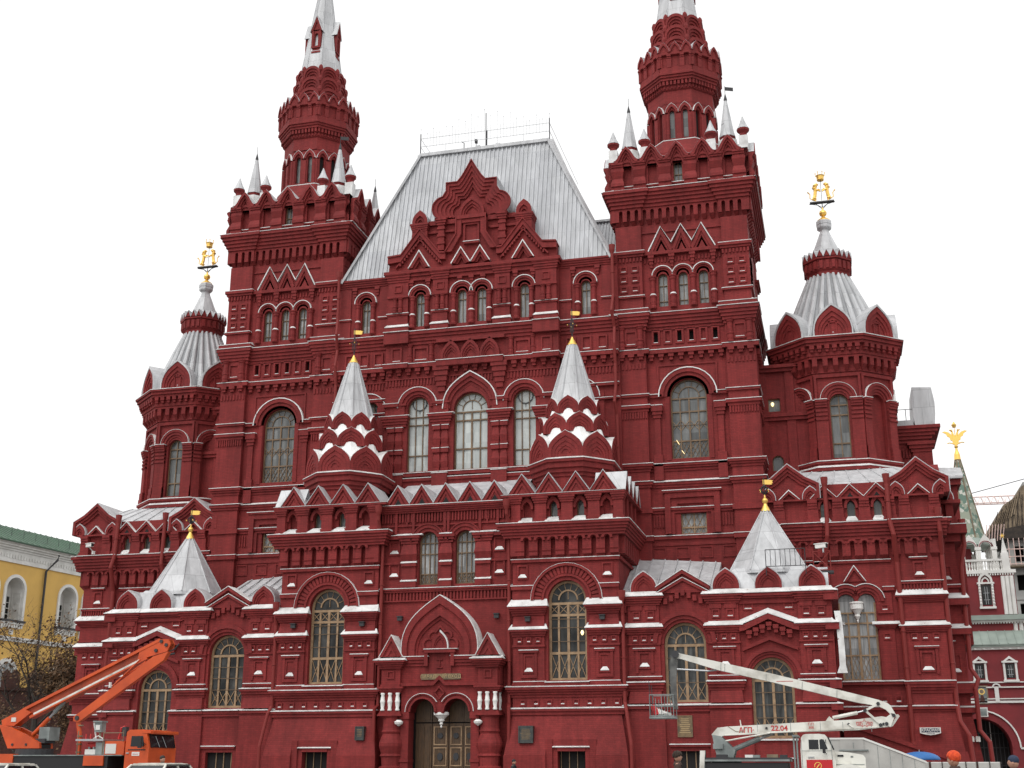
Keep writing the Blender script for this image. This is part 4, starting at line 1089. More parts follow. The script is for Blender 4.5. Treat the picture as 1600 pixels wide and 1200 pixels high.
# ---------------------------------------------------------------- great towers
def tower(s):
    X0 = 12.86
    F = Fr((s * X0, 5.60, 0), (s, 0, 0), (0, -1, 0))            # local x: - is towards the centre
    H = 3.92
    A = Acc(); W = A
    yc = 9.52
    sides = [F, Fr((s * (X0 + H), yc, 0), (0, 1, 0), (s, 0, 0)), Fr((s * (X0 - H), yc, 0), (0, -1, 0), (-s, 0, 0)), Fr((s * X0, yc + H, 0), (-s, 0, 0), (0, 1, 0))]
    def cx(v): return v - X0
    # core and front wall
    box(A, F, -H + .003, H - .003, 0, 37.3, -2 * H + .003, -.55)
    ops1 = [(cx(12.15), cx(13.60), 13.9, 15.5, False)]
    wall(A, F, -H, H, 0, 17.0, 0, .56, ops1)
    wall(A, F, -H, H, 17.0, 25.0, 0, .56, [(-1.06, 1.06, 18.27, 21.98, True)])
    so = []
    for i in range(6):
        x = -1.75 + i * .70
        so.append((x - .13, x + .13, 25.35, 26.02, False))
    wall(A, F, -H, H, 25.0, 27.2, 0, .5, so)
    wall(A, F, -H, H, 27.2, 35.2, 0, .5, [(q * 1.21 - .28, q * 1.21 + .28, 27.62, 29.45, True) for q in (-1, 0, 1)])
    for i, o in enumerate(so):
        b = Acc
        if i in (1, 4): box(A, F, o[0], o[1], o[2], o[3], -.45, -.06)
        else: box(A, F, o[0], o[1], o[2], o[3], -.5, -.32, 'shadefill')
        coffer(A, F, (o[0] + o[1]) / 2, 25.68, .50, .92, 0, W, False, .12, .08)
    # corner piers (front and flanks)
    PW = 1.58
    def pier(x0, x1, z0, z1, e=0.0, m='red'):
        """corner stack seen on front and side; e = extra projection"""
        for q in (-1, 1):
            a, b = sorted((q * (H - x1), q * (H + .12)))
            if q < 0: a -= e; b += e
            else: a -= e; b += e
            box(A, F, a, b, z0, z1, -PW - e, .32 + e, m)
            box(A, F, a, b, z0, z1, -2 * H - .12 - e, -2 * H + PW + e, m)
    def pledge(z, e, h=.1):
        for q in (-1, 1):
            a, b = sorted((q * (H - PW), q * (H + .12)))
            ledge(W, F, a - e, b + e, z, .32 + e, h, 0)
        S = sides[1]
        ledge(W, S, -H - .3, -H + PW, z, .12 + e, h, 0); ledge(W, S, H - PW, H + .12, z, .12 + e, h, 0)
    def ring(z0, z1, d):
        box(A, F, -H - d, H + d, z0, z1, -2 * H - d, d)
    def rledge(z, d, h=.08):
        ledge(W, F, -H - d, H + d, z, d, h)
        ledge(W, sides[1], -H - d, H + d, z, d, h); ledge(W, sides[2], -H - d, H + d, z, d, h)
    pier(0, PW, 0, 26.3); pier(0, PW, 27.2, 32.9, -.07)
    # lowest visible part
    for z, d in ((13.25, .06), (13.62, .1)): ring(z, z + .16, d)
    rledge(13.8, .1, .03); pier(0, PW, 13.5, 13.78, .1); pledge(13.78, .1, .03)
    for xa in (-H + PW + .05, 1.25):
        dent(A, F, xa, xa + 1.0, 14.3, 15.0, -.1, .08, .17, .5)
    ring(15.1, 15.26, .08); ring(15.26, 15.4, .16); rledge(15.4, .16, .03); pier(0, PW, 15.1, 15.38, .1)
    for i in range(4): coffer(A, F, cx(10.6 + i * 1.30 + .3), 12.85, .75, .66, 0)
    W_ = Acc()
    strip(A, F, [(cx(11.3), 13.9), (cx(11.3), 16.25), (cx(14.4), 16.25), (cx(14.4), 13.9)], [(cx(11.62), 13.9), (cx(11.62), 15.95), (cx(14.08), 15.95), (cx(14.08), 13.9)], -.1, .26)
    strip(A, F, [(cx(11.62), 15.4), (cx(11.62), 15.95), (cx(14.08), 15.95), (cx(14.08), 15.4)], [(cx(12.0), 15.4), (cx(12.0), 15.62), (cx(13.75), 15.62), (cx(13.75), 15.4)], -.1, .14)
    box(A, F, cx(11.2), cx(14.5), 16.25, 16.36, -.1, .34); ledge(W, F, cx(11.2), cx(14.5), 16.36, .34, .02)
    for x in (11.6, 14.1): box(A, F, cx(x) - .22, cx(x) + .22, 13.9, 15.1, -.1, .14)
    # string courses
    for z, d in ((16.6, .08), (16.75, .16)): ring(z, z + .16, d); pier(0, PW, z - .01, z + .17, d)
    rledge(16.9, .2, .1); pledge(16.92, .2, .12)
    for z, d in ((17.55, .06), (17.7, .14), (17.83, .22)): ring(z, z + .13, d); pier(0, PW, z - .01, z + .14, d)
    rledge(17.96, .24, .06); pledge(17.97, .22, .06)
    for q in (-1, 1):
        x = q * 1.82
        box(A, F, x - .26, x + .26, 17.0, 18.5, -.1, .22); box(A, F, x - .17, x + .17, 18.5, 20.7, -.1, .14)
        cornice(A, F, x - .17, x + .17, 20.7, 21.3, .14, .30, 3)
        a, b = sorted((q * 1.5, q * (H - PW)))
        box(A, F, a, b, 21.3, 21.46, -.1, .28); ledge(W, F, a - (.0 if q > 0 else -.0), b, 21.46, .28, .04)
        box(A, F, a, b, 21.95, 22.12, -.1, .2); ledge(W, F, sorted((q * 1.72, q * (H - PW)))[0], sorted((q * 1.72, q * (H - PW)))[1], 22.12, .24, .04)
    pier(0, PW, 21.1, 21.3, .06); pier(0, PW, 21.28, 21.46, .16); pledge(21.46, .16, .05)
    pier(0, PW, 22.0, 22.14, .1); pledge(22.14, .12, .04)
    for q in (-1, 1):
        a, b = sorted((q * (H - PW), q * (H + .12))); dent(A, F, a, b, 20.68, 21.08, .2, .40, .16, .5)
        dent(A, F, a, b, 23.72, 24.05, .2, .38, .2, .5); dent(A, F, a, b, 24.25, 24.62, .2, .50, .5, .42)
        dent(A, F, a, b, 24.42, 24.62, .2, .56, .5, .66)
    dent(A, sides[1], -H, H, 20.68, 21.08, .0, .2, .16, .5); dent(A, sides[1], -H, H, 24.25, 24.62, 0, .3, .6, .45)
    for r0, r1, d in ((1.06, 1.22, .0), (1.22, 1.42, .1), (1.42, 1.66, .2)): arch(A, F, 0, 21.98, r0, r1, -.3, d)
    arch(W, F, 0, 21.98, 1.66, 1.72, -.1, .24, 'white')
    for d0, k in ((.10, 0),): strip(A, F, [(-1.75, 22.2), (-1.75, 23.95), (1.75, 23.95), (1.75, 22.2)], [(-1.66, 22.2), (-1.66, 23.86), (1.66, 23.86), (1.66, 22.2)], -.1, .07)
    for q in (-1, 1): strip(A, F, [(q * 1.1, 18.2), (q * 1.1, 21.98)], [(q * 1.36, 18.2), (q * 1.36, 21.98)], -.3, .05)
    dent(A, F, -H + PW, H - PW, 24.2, 24.6, -.1, .2, .62, .35); dent(A, F, -H + PW, H - PW, 24.4, 24.6, -.1, .26, .62, .55)
    ring(24.6, 24.84, .3); rledge(24.84, .3, .06); pier(0, PW, 24.6, 24.84, .2); pledge(24.85, .2, .08)
    # colonnettes and panel on the piers
    for q in (-1, 1):
        m = q * (H - PW / 2 + .06)
        for dx in (-.55, .55): colonnette(A, F, m + dx, 24.9, 26.35, .17, .40)
        coffer(A, F, m, 25.62, .74, 1.0, .32, W, False, .12, .08)
    # cornice of the third storey
    for i in range(5):
        d = .08 + .085 * i
        ring(26.1 + .2 * i, 26.3 + .2 * i, d); pier(0, PW, 26.1 + .2 * i + .004, 26.3 + .2 * i + .004, d * .8)
    rledge(27.1, .44, .05); pledge(27.12, .36, .10)
    pier(0, PW, 27.15, 27.4, .26); pledge(27.4, .26, .22)
    pier(0, PW, 28.2, 28.32, .04); pledge(28.32, .04, .02)
    for q in (-1, 1):
        m = q * (H - PW / 2 + .06)
        for dx in (-.34, .34):
            for z in (28.78, 29.42, 30.06): coffer(A, F, m + dx, z, .46, .44, .25, W, False, .09, .07)
        for z in (28.78, 29.42, 30.06):
            for y in (-3.55, -2.9): coffer(A, sides[1], y, z, .46, .44, .06)
        a, b = sorted((q * (H - PW), q * (H + .12))); dent(A, F, a, b, 30.55, 30.8, .2, .34, .2, .5)
    for xx in (-1.21, 0, 1.21):
        window(F, xx, .56, 27.62, 29.45, -.2, True, 'g_curt', 1, (28.0, 29.0), None, 0, .05, .03)
        for r0, r1, d in ((.29, .40, .0), (.40, .50, .08), (.50, .60, .16)): arch(A, F, xx, 29.55, r0, r1, -.2, d, n=12)
        arch(W, F, xx, 29.55, .60, .645, -.1, .21, 'white', n=12)
    for xx in (-1.81, -.605, .605, 1.81): colonnette(A, F, xx, 27.5, 29.55, .15, .08, W)
    for xx in (-1.86, -.62, .62, 1.86):
        for k in range(4): box(A, F, xx - .18 + .035 * k, xx + .18 - .035 * k, 30.72 - .2 * k, 30.92 - .2 * k, -.1, .26 - .05 * k)
    dent(A, F, -H + PW, H - PW, 30.45, 30.75, -.1, .08, .2, .5)
    box(A, F, -H + PW, H - PW, 30.9, 31.1, -.1, .28)
    pier(0, PW, 30.85, 31.0, .05); pier(0, PW, 31.0, 31.18, .14); pledge(31.18, .12, .0)
    # zigzag of three triangles
    Z = [(-2.0, 31.15), (-1.22, 32.72), (-.62, 31.65), (0, 32.78), (.62, 31.65), (1.22, 32.72), (2.0, 31.15)]
    strip(W, F, [(x * 1.02, z + .07) for x, z in Z], Z, -.1, .17, 'white')
    for m, w in ((-1.22, .72), (0, .62), (1.22, .72)):
        for k, (h, d) in enumerate(((1.0, .13), (.74, .06), (.5, .0))):
            zb = 31.15; hh = 1.52 * h
            strip(A, F, [(m - w * h, zb), (m, zb + hh), (m + w * h, zb)], [(m - w * h * .72, zb), (m, zb + hh * .72), (m + w * h * .72, zb)], -.1, d)
    # string, slots, great cornice on all faces
    for f in sides[:3]:
        front = f is F
        box(A, f, -H, H, 32.4, 32.5, -.1, .08)
        ops = []
        n = 16
        for i in range(n):
            x = -H + .33 + (2 * H - .66) * i / (n - 1)
            ops.append((x - .11, x + .11, 33.2, 33.82, True))
        wall(A, f, -H - .2, H + .2, 33.2, 34.05, .26, .26, ops)
        for i in range(n + 1):
            x = -H + .33 - .215 + (2 * H - .66) * i / (n - 1)
            frus(A, f, x - .10, x + .10, 33.0, .05, x - .15, x + .15, 33.25, .30, -.1)
        for q in (-1, 1):
            a, b = sorted((q * (H - PW), q * (H + .25)))
            wall(A, f, a, b, 33.2, 34.05, .36, .1, [o for o in ops if o[0] > a and o[1] < b])
    for i in range(5):
        d = .34 + .10 * i
        ring(34.05 + .21 * i, 34.05 + .21 * (i + 1), d); pier(0, PW, 34.05 + .21 * i + .003, 34.05 + .21 * (i + 1) + .003, d - .2)
    rledge(35.10, .76, .06); pledge(35.11, .46, .08)
    # crown storey: five niches a side under a row of keel gables
    K = 4.28
    for f in sides:
        front = f is F
        g = Fr(f.o, f.u, f.n)
        ops = [(i * 1.56 - .27, i * 1.56 + .27, 35.5, 36.72, True) for i in range(-2, 3)]
        wall(A, g, -K, K, 35.1, 37.3, K - H, .42, ops)
        e = K - H
        for i in range(-2, 3):
            x = i * 1.56
            if not (front and i == 0): box(A, g, x - .3, x + .3, 35.4, 37.1, e - .42, e - .2)
            arch(A, g, x, 36.72, .27, .40, e - .2, e + .05, n=10); arch(A, g, x, 36.72, .40, .56, e - .2, e + .13, n=10, leg=.35)
            box(A, g, x - .38, x + .38, 35.4, 35.48, e - .1, e + .08); ledge(W, g, x - .38, x + .38, 35.48, e + .08, .02, e - .1)
            hk = [(.78, 37.16), (.66, 37.2), (.54, 37.34), (.42, 37.56), (.30, 37.78), (.16, 37.95), (0, 38.12)]
            KP = [(x - a, z) for a, z in hk] + [(x + a, z) for a, z in reversed(hk[:-1])]
            K1 = [(x - a * .84, z - .20) for a, z in hk] + [(x + a * .84, z - .20) for a, z in reversed(hk[:-1])]
            K2 = [(x - a * .68, z - .38) for a, z in hk] + [(x + a * .68, z - .38) for a, z in reversed(hk[:-1])]
            K3 = [(x - a * .60, z - .60) for a, z in hk] + [(x + a * .60, z - .60) for a, z in reversed(hk[:-1])]
            strip(A, g, KP, K1, e - .3, e + .38); strip(A, g, K1, K2, e - .3, e + .27); strip(A, g, K2, K3, e - .3, e + .15)
            poly(A, g, K2 + [(x + .5, 36.9), (x - .5, 36.9)], e - .3, e + .06)
            strip(W, g, [(u, z + .03) for u, z in KP], KP, -1.2, e + .34, 'tin')
        for i in range(6):
            x = (i - 2.5) * 1.56
            if i == 0: x += .2
            if i == 5: x -= .2
            w = .40
            box(A, g, x - w, x + w, 35.12, 35.5, e - .2, e + .22)
            box(A, g, x - w, x + w, 35.5, 35.7, e - .2, e + .30)
            frus(A, g, x - w, x + w, 35.7, e + .30, x - w * .8, x + w * .8, 36.05, e + .16, e - .2)
            frus(A, g, x - w * .8, x + w * .8, 36.05, e + .14, x - w, x + w, 36.5, e + .30, e - .2)
            box(A, g, x - w, x + w, 36.5, 36.66, e - .2, e + .24)
            cornice(A, g, x - w * .9, x + w * .9, 36.66, 37.05, e + .16, e + .36, 3, side=False, db=e - .2)
    window(F, 0, .54, 35.5, 36.72, K - H - .25, True, 'g_mid', 1, (36.1,), None, 0, .05, .03)
    # roof of the crown, pinnacles
    cxw, cyw = s * X0, yc
    D = Acc(); D.add([(cxw - K, cyw - K, 37.25), (cxw + K, cyw - K, 37.25), (cxw + K, cyw + K, 37.25), (cxw - K, cyw + K, 37.25),
           (cxw - 2.3, cyw - 2.3, 38.4), (cxw + 2.3, cyw - 2.3, 38.4), (cxw + 2.3, cyw + 2.3, 38.4), (cxw - 2.3, cyw + 2.3, 38.4)], BOXF, 'white')
    o = A.build('tower', museum)
    D.build('crown_roof', o)
    window(F, cx(12.875), 1.45, 13.9, 15.5, -.25, False, 'g_curt', 1, (14.3,), None, 1.35, .07, .07, frame='wood', diamond=True)
    w = window(F, 0, 2.12, 18.27, 21.98, -.28, True, 'g_mid', 3, (19.35, 21.1, 21.9), .58, 1.0, .08, .065, diamond=True)
    B = Acc(); hbars(B, F, 0, 2.0, (20.3,), -.24)
    for q in (-.78, -.26, .26, .78):
        for sg in (-1, 1): bar(B, F.p(q - .25, 20.0 + (.0 if sg > 0 else .6), -.33), F.p(q + .25, 20.6 - (.0 if sg > 0 else .6), -.33), .025, .025, 'wood')
    B.build('glazing_bar', w)
    if s > 0:
        Lp = Acc(); bar(Lp, F.p(-.80, 19.42, -.30), F.p(-.66, 19.18, -.30), .13, .02, 'lamp'); bar(Lp, F.p(-.52, 18.80, -.30), F.p(-.38, 18.60, -.30), .05, .02, 'lamp'); Lp.build('lamp', w)
    for qx in (-1, 1):
        for qy in (-1, 1):
            bx, by = cxw + qx * 3.05, cyw + qy * 3.35
            P = Acc()
            lathe(P, bx, by, [(.62, 37.5), (.62, 38.25), (.5, 38.3)], 'white', 8, .5)
            lathe(P, bx, by, [(.46, 38.3), (.5, 38.5), (.46, 38.52)], 'red', 8, .5)
            lathe(P, bx, by, [(.54, 38.5), (.46, 38.8), (.10, 41.1)], 'tin', 8, .5); lathe(P, bx, by, [(.10, 41.08), (.11, 41.2), (.02, 41.6)], 'iron', 8)
            tube(P, [(bx, by, 41.5), (bx, by, 42.15)], .015, 'iron', 4)
            if qx == 1 and qy == -1: box(P, Fr((bx, by, 0), (.9, .4, 0), (.4, -.9, 0)), .02, .55, 41.85, 42.1, -.01, .01, 'iron')
            P.build('pinnacle', o)
            for dx, dy in ((-.98, -.35), (.98, -.35), ) if qy < 0 else ((-.98, .35), (.98, .35)):
                p = Acc(); x, y = bx + dx, by + dy
                box(p, Fr((x, y, 0), (1, 0, 0), (0, -1, 0)), -.27, .27, 37.3, 38.3, -.27, .27, 'white')
                lathe(p, x, y, [(.24, 38.3), (.22, 38.5), (.32, 38.64), (.38, 38.68), (.38, 38.80)], 'red', 10)
                lathe(p, x, y, [(.40, 38.80), (.22, 39.15), (.02, 39.7)], 'tin', 10)
                p.build('pinnacle', o)
    spire(s, cxw, cyw, o)
    return o

def spire(s, cx, cy, tw):
    A = Acc(); W = A
    cy -= .25
    octa(A, cx, cy, [(2.85, 37.6), (2.85, 38.2), (2.4, 39.2)])
    octa(W, cx, cy, [(2.42, 39.2), (2.42, 39.25), (2.1, 39.34)], 'white')
    a = 2.10
    octa(A, cx, cy, [(a - .3, 39.2), (a - .3, 42.3)])
    octa(A, cx, cy, [(a, 41.9), (a, 42.9), (a + .05, 42.9), (a + .05, 43.05)])
    for k in range(8):
        f = octf(cx, cy, a, k)
        h = a * T8
        wall(A, f, -h, h, 39.3, 42.0, 0, .3, [(-.58, -.26, 39.5, 41.35, True), (.26, .58, 39.5, 41.35, True)])
        for x in (-h + .06, 0, h - .06):
            box(A, f, x - .17, x + .17, 39.4, 41.2, -.1, .06)
        for x in (-.42, .42):
            KP = keel(x, 41.3, .42, .66, 6, .9, .4)
            strip(A, f, KP, off(KP, (x, 41.3), .62), -.15, .12)
            strip(W, f, KP, off(KP, (x, 41.3), 1.035), -.1, .13, 'white')
            box(A, f, x - .16, x + .16, 39.5, 41.5, -.3, -.22, 'g_mid' if k in (0, 2, 6) else 'shadefill')
        # corbelled belt
        dent(A, f, -h - .05, h + .05, 43.0, 43.4, -.1, .16, .24, .5); dent(A, f, -h - .1, h + .1, 43.2, 43.55, -.1, .28, .24, .62)
    octa(A, cx, cy, [(a + .1, 42.95), (a + .1, 43.5), (a + .32, 43.5), (a + .32, 43.68), (a + .40, 43.68), (a + .40, 43.84), (a + .48, 43.84), (a + .48, 44.0), (a + .34, 44.1), (a + .34, 45.2), (a + .52, 45.25), (a + .52, 45.45)])
    b = a + .34
    for k in range(8):
        f = octf(cx, cy, b, k); h = b * T8
        box(A, f, -h - .02, h + .02, 44.0, 44.35, -.1, .10)
        for x in (-h, -h / 2.4, h / 2.4, h):
            box(A, f, x - .15, x + .15, 44.35, 45.0, -.1, .12); cornice(A, f, x - .13, x + .13, 45.0, 45.25, .1, .2, 2, side=False)
        f2 = octf(cx, cy, b + .2, k); h = (b + .2) * T8
        for i in range(3):
            w = h / 3; x = -h + w * (2 * i + 1)
            KP = keel(x, 45.42, w, .72, 5, .9, .35)
            strip(A, f2, KP, off(KP, (x, 45.42), .7), -.3, .04); poly(A, f2, off(KP, (x, 45.42), .7), -.3, -.04)
            strip(W, f2, KP, off(KP, (x, 45.42), 1.02), -.32, .03, 'tin')
    octa(A, cx, cy, [(b, 45.3), (1.9, 46.2)])
    tiers = ((1.80, 45.72, 1.30), (1.64, 46.72, 1.25), (1.50, 47.70, 1.2))
    for i, (t, z, hh) in enumerate(tiers):
        octa(A, cx, cy, [(t - .2, z - .2), (t - .3, z + hh)])
        octa(W, cx, cy, [(t - .16, z + hh * .55), (t - .16, z + hh * .62), (t - .27, z + hh)], 'white')
        for k in range(8):
            f = octf(cx, cy, t, k); w = t * T8 * 1.04
            P = [(-w, z)] + arcp(0, z + hh * .40, w, 180, 0, 12, rz=hh * .58) + [(w, z)]
            sc = 1.0
            for kk, d in ((.82, .14), (.66, .06), (.5, -.02)):
                strip(A, f, off(P, (0, z), sc), off(P, (0, z), kk), -.35, d); sc = kk
            poly(A, f, off(P, (0, z), .5), -.35, -.10)
            an = R(-90 + 45 * k + 22.5); rr = t / math.cos(math.pi / 8) + .02
            px, py = cx + rr * math.cos(an), cy + rr * math.sin(an)
            lathe(A, px, py, [(.05, z + hh * .55), (.15, z + hh * .66), (.17, z + hh * .84), (.12, z + hh * .97), (.02, z + hh * 1.06)], 'red', 8)
    o = A.build('octagon_drum', tw)
    S = Acc()
    octa(S, cx, cy, [(1.44, 48.5), (1.36, 48.75), (.08, 58.5)], 'tin')
    for k in range(8):
        an = R(-90 + 45 * k + 22.5)
        tube(S, [(cx + 1.47 * math.cos(an), cy + 1.47 * math.sin(an), 48.75), (cx + .1 * math.cos(an), cy + .1 * math.sin(an), 58.4)], [.055, .03], 'tin', 5)
        if k % 2 == 0:
            f = octf(cx, cy, 1.10, k); q = -1.5
            box(S, f, -.34, .34, 50.2, 50.35, -.6, .10, 'red')
            box(S, f, -.28, .28, 50.35, 50.6, -.6, .04, 'red'); box(S, f, -.34, .34, 50.6, 50.7, -.6, .12, 'red')
            wall(S, f, -.30, .30, 50.7, 52.1, .06, .8, [(-.12, .12, 50.8, 51.7, True)])
            box(S, f, -.13, .13, 50.75, 51.9, -.8, -.2, 'shadefill')
            for x in (-.27, .27): box(S, f, x - .08, x + .08, 50.7, 52.0, -.2, .12, 'red')
            P = [(-.44, 52.0), (0, 53.2), (.44, 52.0)]
            poly(S, f, P, -1.0, .06, 'red'); strip(S, f, P, [(-.27, 52.0), (0, 52.8), (.27, 52.0)], -.4, .14, 'red')
            strip(S, f, [(-.49, 51.94), (0, 53.3), (.49, 51.94)], [(-.45, 51.94), (0, 53.22), (.45, 51.94)], -1.0, .17, 'tin')
    tube(S, [(cx, cy, 58.2), (cx, cy, 61)], .05, 'iron', 6)
    lathe(S, cx, cy, [(.02, 59), (.3, 59.3), (.02, 59.6)], 'gold', 10)
    S.build('spire', tw)

# ---------------------------------------------------------------- corner turrets
def turret(s):
    cx, cy = s * 21.30, 10.25
    A = Acc(); W = A
    def ring8(e):
        hx, fy, sx, sy = 1.32, 2.40, 3.05, .9
        P = [(-hx, -fy), (hx, -fy), (sx, -sy), (sx, sy), (hx, fy), (-hx, fy), (-sx, sy), (-sx, -sy)]
        out = []
        n = 8
        for i in range(n):
            p0 = Vector(P[i - 1]); p1 = Vector(P[i]); p2 = Vector(P[(i + 1) % n])
            d1 = (p1 - p0).normalized(); d2 = (p2 - p1).normalized()
            n1 = Vector((d1.y, -d1.x)); n2 = Vector((d2.y, -d2.x))
            b = (n1 + n2).normalized(); k = e / max(.3, b.dot(n1))
            q = p1 + b * k
            out.append((cx + q.x, cy + q.y))
        return out
    def prism(B, levels, m='red'):
        vs = []; fs = []
        for e, z in levels: vs += [(x, y, z) for x, y in ring8(e)]
        for j in range(len(levels) - 1):
            for i in range(8): fs.append((8 * j + i, 8 * j + (i + 1) % 8, 8 * j + 8 + (i + 1) % 8, 8 * j + 8 + i))
        k = 8 * (len(levels) - 1)
        fs += [list(range(7, -1, -1)), list(range(k, k + 8))]
        B.add(vs, fs, m)
    def faces(e):
        P = ring8(e); out = []
        for i in range(8):
            a = Vector((*P[i], 0)); b = Vector((*P[(i + 1) % 8], 0)); u = (b - a).normalized()
            out.append((Fr((a + b) / 2, u, Vector((u.y, -u.x, 0))), (b - a).length / 2))
        return out
    prism(A, [(.25, 15.5), (.25, 17.5), (.35, 17.5), (.35, 17.7)]); prism(W, [(.38, 17.7), (.38, 17.74), (.2, 17.85)], 'white')
    prism(A, [(.22, 17.7), (.22, 17.95), (.30, 17.95), (.30, 18.08)]); prism(W, [(.33, 18.08), (.33, 18.12), (0, 18.22)], 'white')
    prism(A, [(-.5, 17), (-.5, 24)])
    for i, (f, h) in enumerate(faces(0)):
        w = .52
        op = [(-w, w, 18.3, 21.6, True)]
        wall(A, f, -h, h, 18.0, 23.3, 0, .5, op)
        if i not in (0,): box(A, f, -w, w, 18.2, 22.3, -.5, -.25)
        for q in (-1, 1):
            a, b = sorted((q * (w + .14), q * (h + .02)))
            box(A, f, a, b, 18.0, 21.4, -.1, .16); corn_dn(A, f, a, b, 18.0, 18.9, .18, .26, 2, side=False)
            for z in (20.55, 20.8, 21.05): box(A, f, a, b, z, z + .13, -.1, .22)
            cornice(A, f, a, b, 21.3, 21.75, .2, .36, 3, side=False)
            ledge(W, f, a, b, 21.75, .36, .03)
        for r0, r1, d in ((w, w + .16, .06), (w + .16, w + .34, .14), (w + .34, w + .5, .2)): arch(A, f, 0, 21.75, r0, min(r1, h + .05), -.2, d)
        arch(W, f, 0, 21.75, w + .5, w + .52, -.05, .22, 'white')
        strip(A, f, [(-h, 21.8), (-h, 23.3), (h, 23.3), (h, 21.8)], [(-h + .14, 21.8), (-h + .14, 23.12), (h - .14, 23.12), (h - .14, 21.8)], -.1, .14)
    prism(A, [(.05, 23.2), (.05, 23.4), (.12, 23.4), (.12, 24.2), (.42, 24.2), (.42, 24.35), (.48, 24.35), (.48, 24.6), (.5, 24.6), (.5, 24.9), (.72, 24.95), (.72, 25.1), (.82, 25.1), (.82, 25.3), (.92, 25.3), (.92, 25.42)])
    prism(W, [(.95, 25.42), (.95, 25.46), (.5, 25.6)], 'white')
    for f, h in faces(.12):
        n = 5; st = 2 * (h + .12) / n
        for i in range(n):
            x = -h - .12 + st * (i + .5)
            frus(A, f, x - .07, x + .07, 23.45, .02, x - .14, x + .14, 23.75, .28, -.1); box(A, f, x - .14, x + .14, 23.75, 24.2, -.1, .30)
    for f, h in faces(.5):
        dent(A, f, -h, h, 24.55, 24.78, -.1, .16, .46, .4); dent(A, f, -h, h, 24.72, 24.95, -.1, .22, .46, .62)
    # onion gables
    for f, h in faces(.62):
        w = min(1.06, h * .94)
        koko(A, f, 0, 25.45, w, 1.95, 0, 1.5, 3, .07, kk=.82, bulge=1.1)
        P = keel(0, 25.45, w, 1.95, bulge=1.1)
        strip(A, f, [(-.25, 25.6), (-.25, 26.45), (.25, 26.45), (.25, 25.6)], [(-.18, 25.6), (-.18, 26.36), (.18, 26.36), (.18, 25.6)], -.3, -.14)
        strip(W, f, P, off(P, (0, 25.45), 1.07), -2.4, .05, 'tin')
    o = A.build('turret', museum)
    window(faces(0)[0][0], 0, 1.04, 18.3, 21.6, -.25, True, 'g_mid', 1, (19.2, 20.9, 21.5), None, 0, .06, .06)
    T = Acc()
    n = 48; vs = []; fs = []
    for z, t in ((25.6, 0), (30.15, 1)):
        for i in range(n):
            an = 2 * math.pi * i / n
            k = 1 + (.03 if i % 2 else -.03)
            rx = (3.02 * (1 - t) + 1.20 * t) * k; ry = (2.62 * (1 - t) + 1.20 * t) * k
            vs.append((cx + rx * math.cos(an), cy + ry * math.sin(an), z))
    for i in range(n): fs.append((i, (i + 1) % n, n + (i + 1) % n, n + i))
    fs += [list(range(n - 1, -1, -1)), list(range(n, 2 * n))]
    T.add(vs, fs, 'rollbed')
    for i in range(26):
        an = 2 * math.pi * (i + .5) / 26; c_, s_ = math.cos(an), math.sin(an)
        tube(T, [(cx + 3.04 * c_, cy + 2.64 * s_, 25.7), (cx + 1.9 * c_, cy + 1.76 * s_, 28.5), (cx + 1.23 * c_, cy + 1.23 * s_, 30.12)], [.20, .145, .095], 'tin', 8)
    octa(T, cx, cy, [(1.30, 31.2), (.80, 31.9), (.28, 33.3), (.26, 33.45), (.40, 33.55), (.44, 33.62), (.44, 33.8), (.46, 33.82), (.46, 34.02), (.40, 34.1)], 'tin')
    C = Acc()
    octa(C, cx, cy, [(1.2, 30.0), (1.24, 30.1), (1.24, 30.3), (1.34, 30.4), (1.34, 31.0), (1.46, 31.05), (1.46, 31.2)])
    for k in range(8):
        f = octf(cx, cy, 1.34, k); h = 1.34 * T8
        for x in (-h * .66, 0, h * .66): box(C, f, x - .10, x + .10, 30.45, 30.95, -.1, .09)
        f = octf(cx, cy, 1.46, k); h = 1.46 * T8
        for i in range(3):
            w = h / 3; x = -h + w * (2 * i + 1)
            poly(C, f, [(x - w, 31.15), (x + w, 31.15), (x, 31.62)], -.1, .0)
            strip(T, f, [(x - w, 31.19), (x, 31.68), (x + w, 31.19)], [(x - w, 31.15), (x, 31.62), (x + w, 31.15)], -.5, .03, 'tin')
    T.build('tent_roof', o); C.build('crown_band', o)
    emblem(cx, cy, 34.1, o)

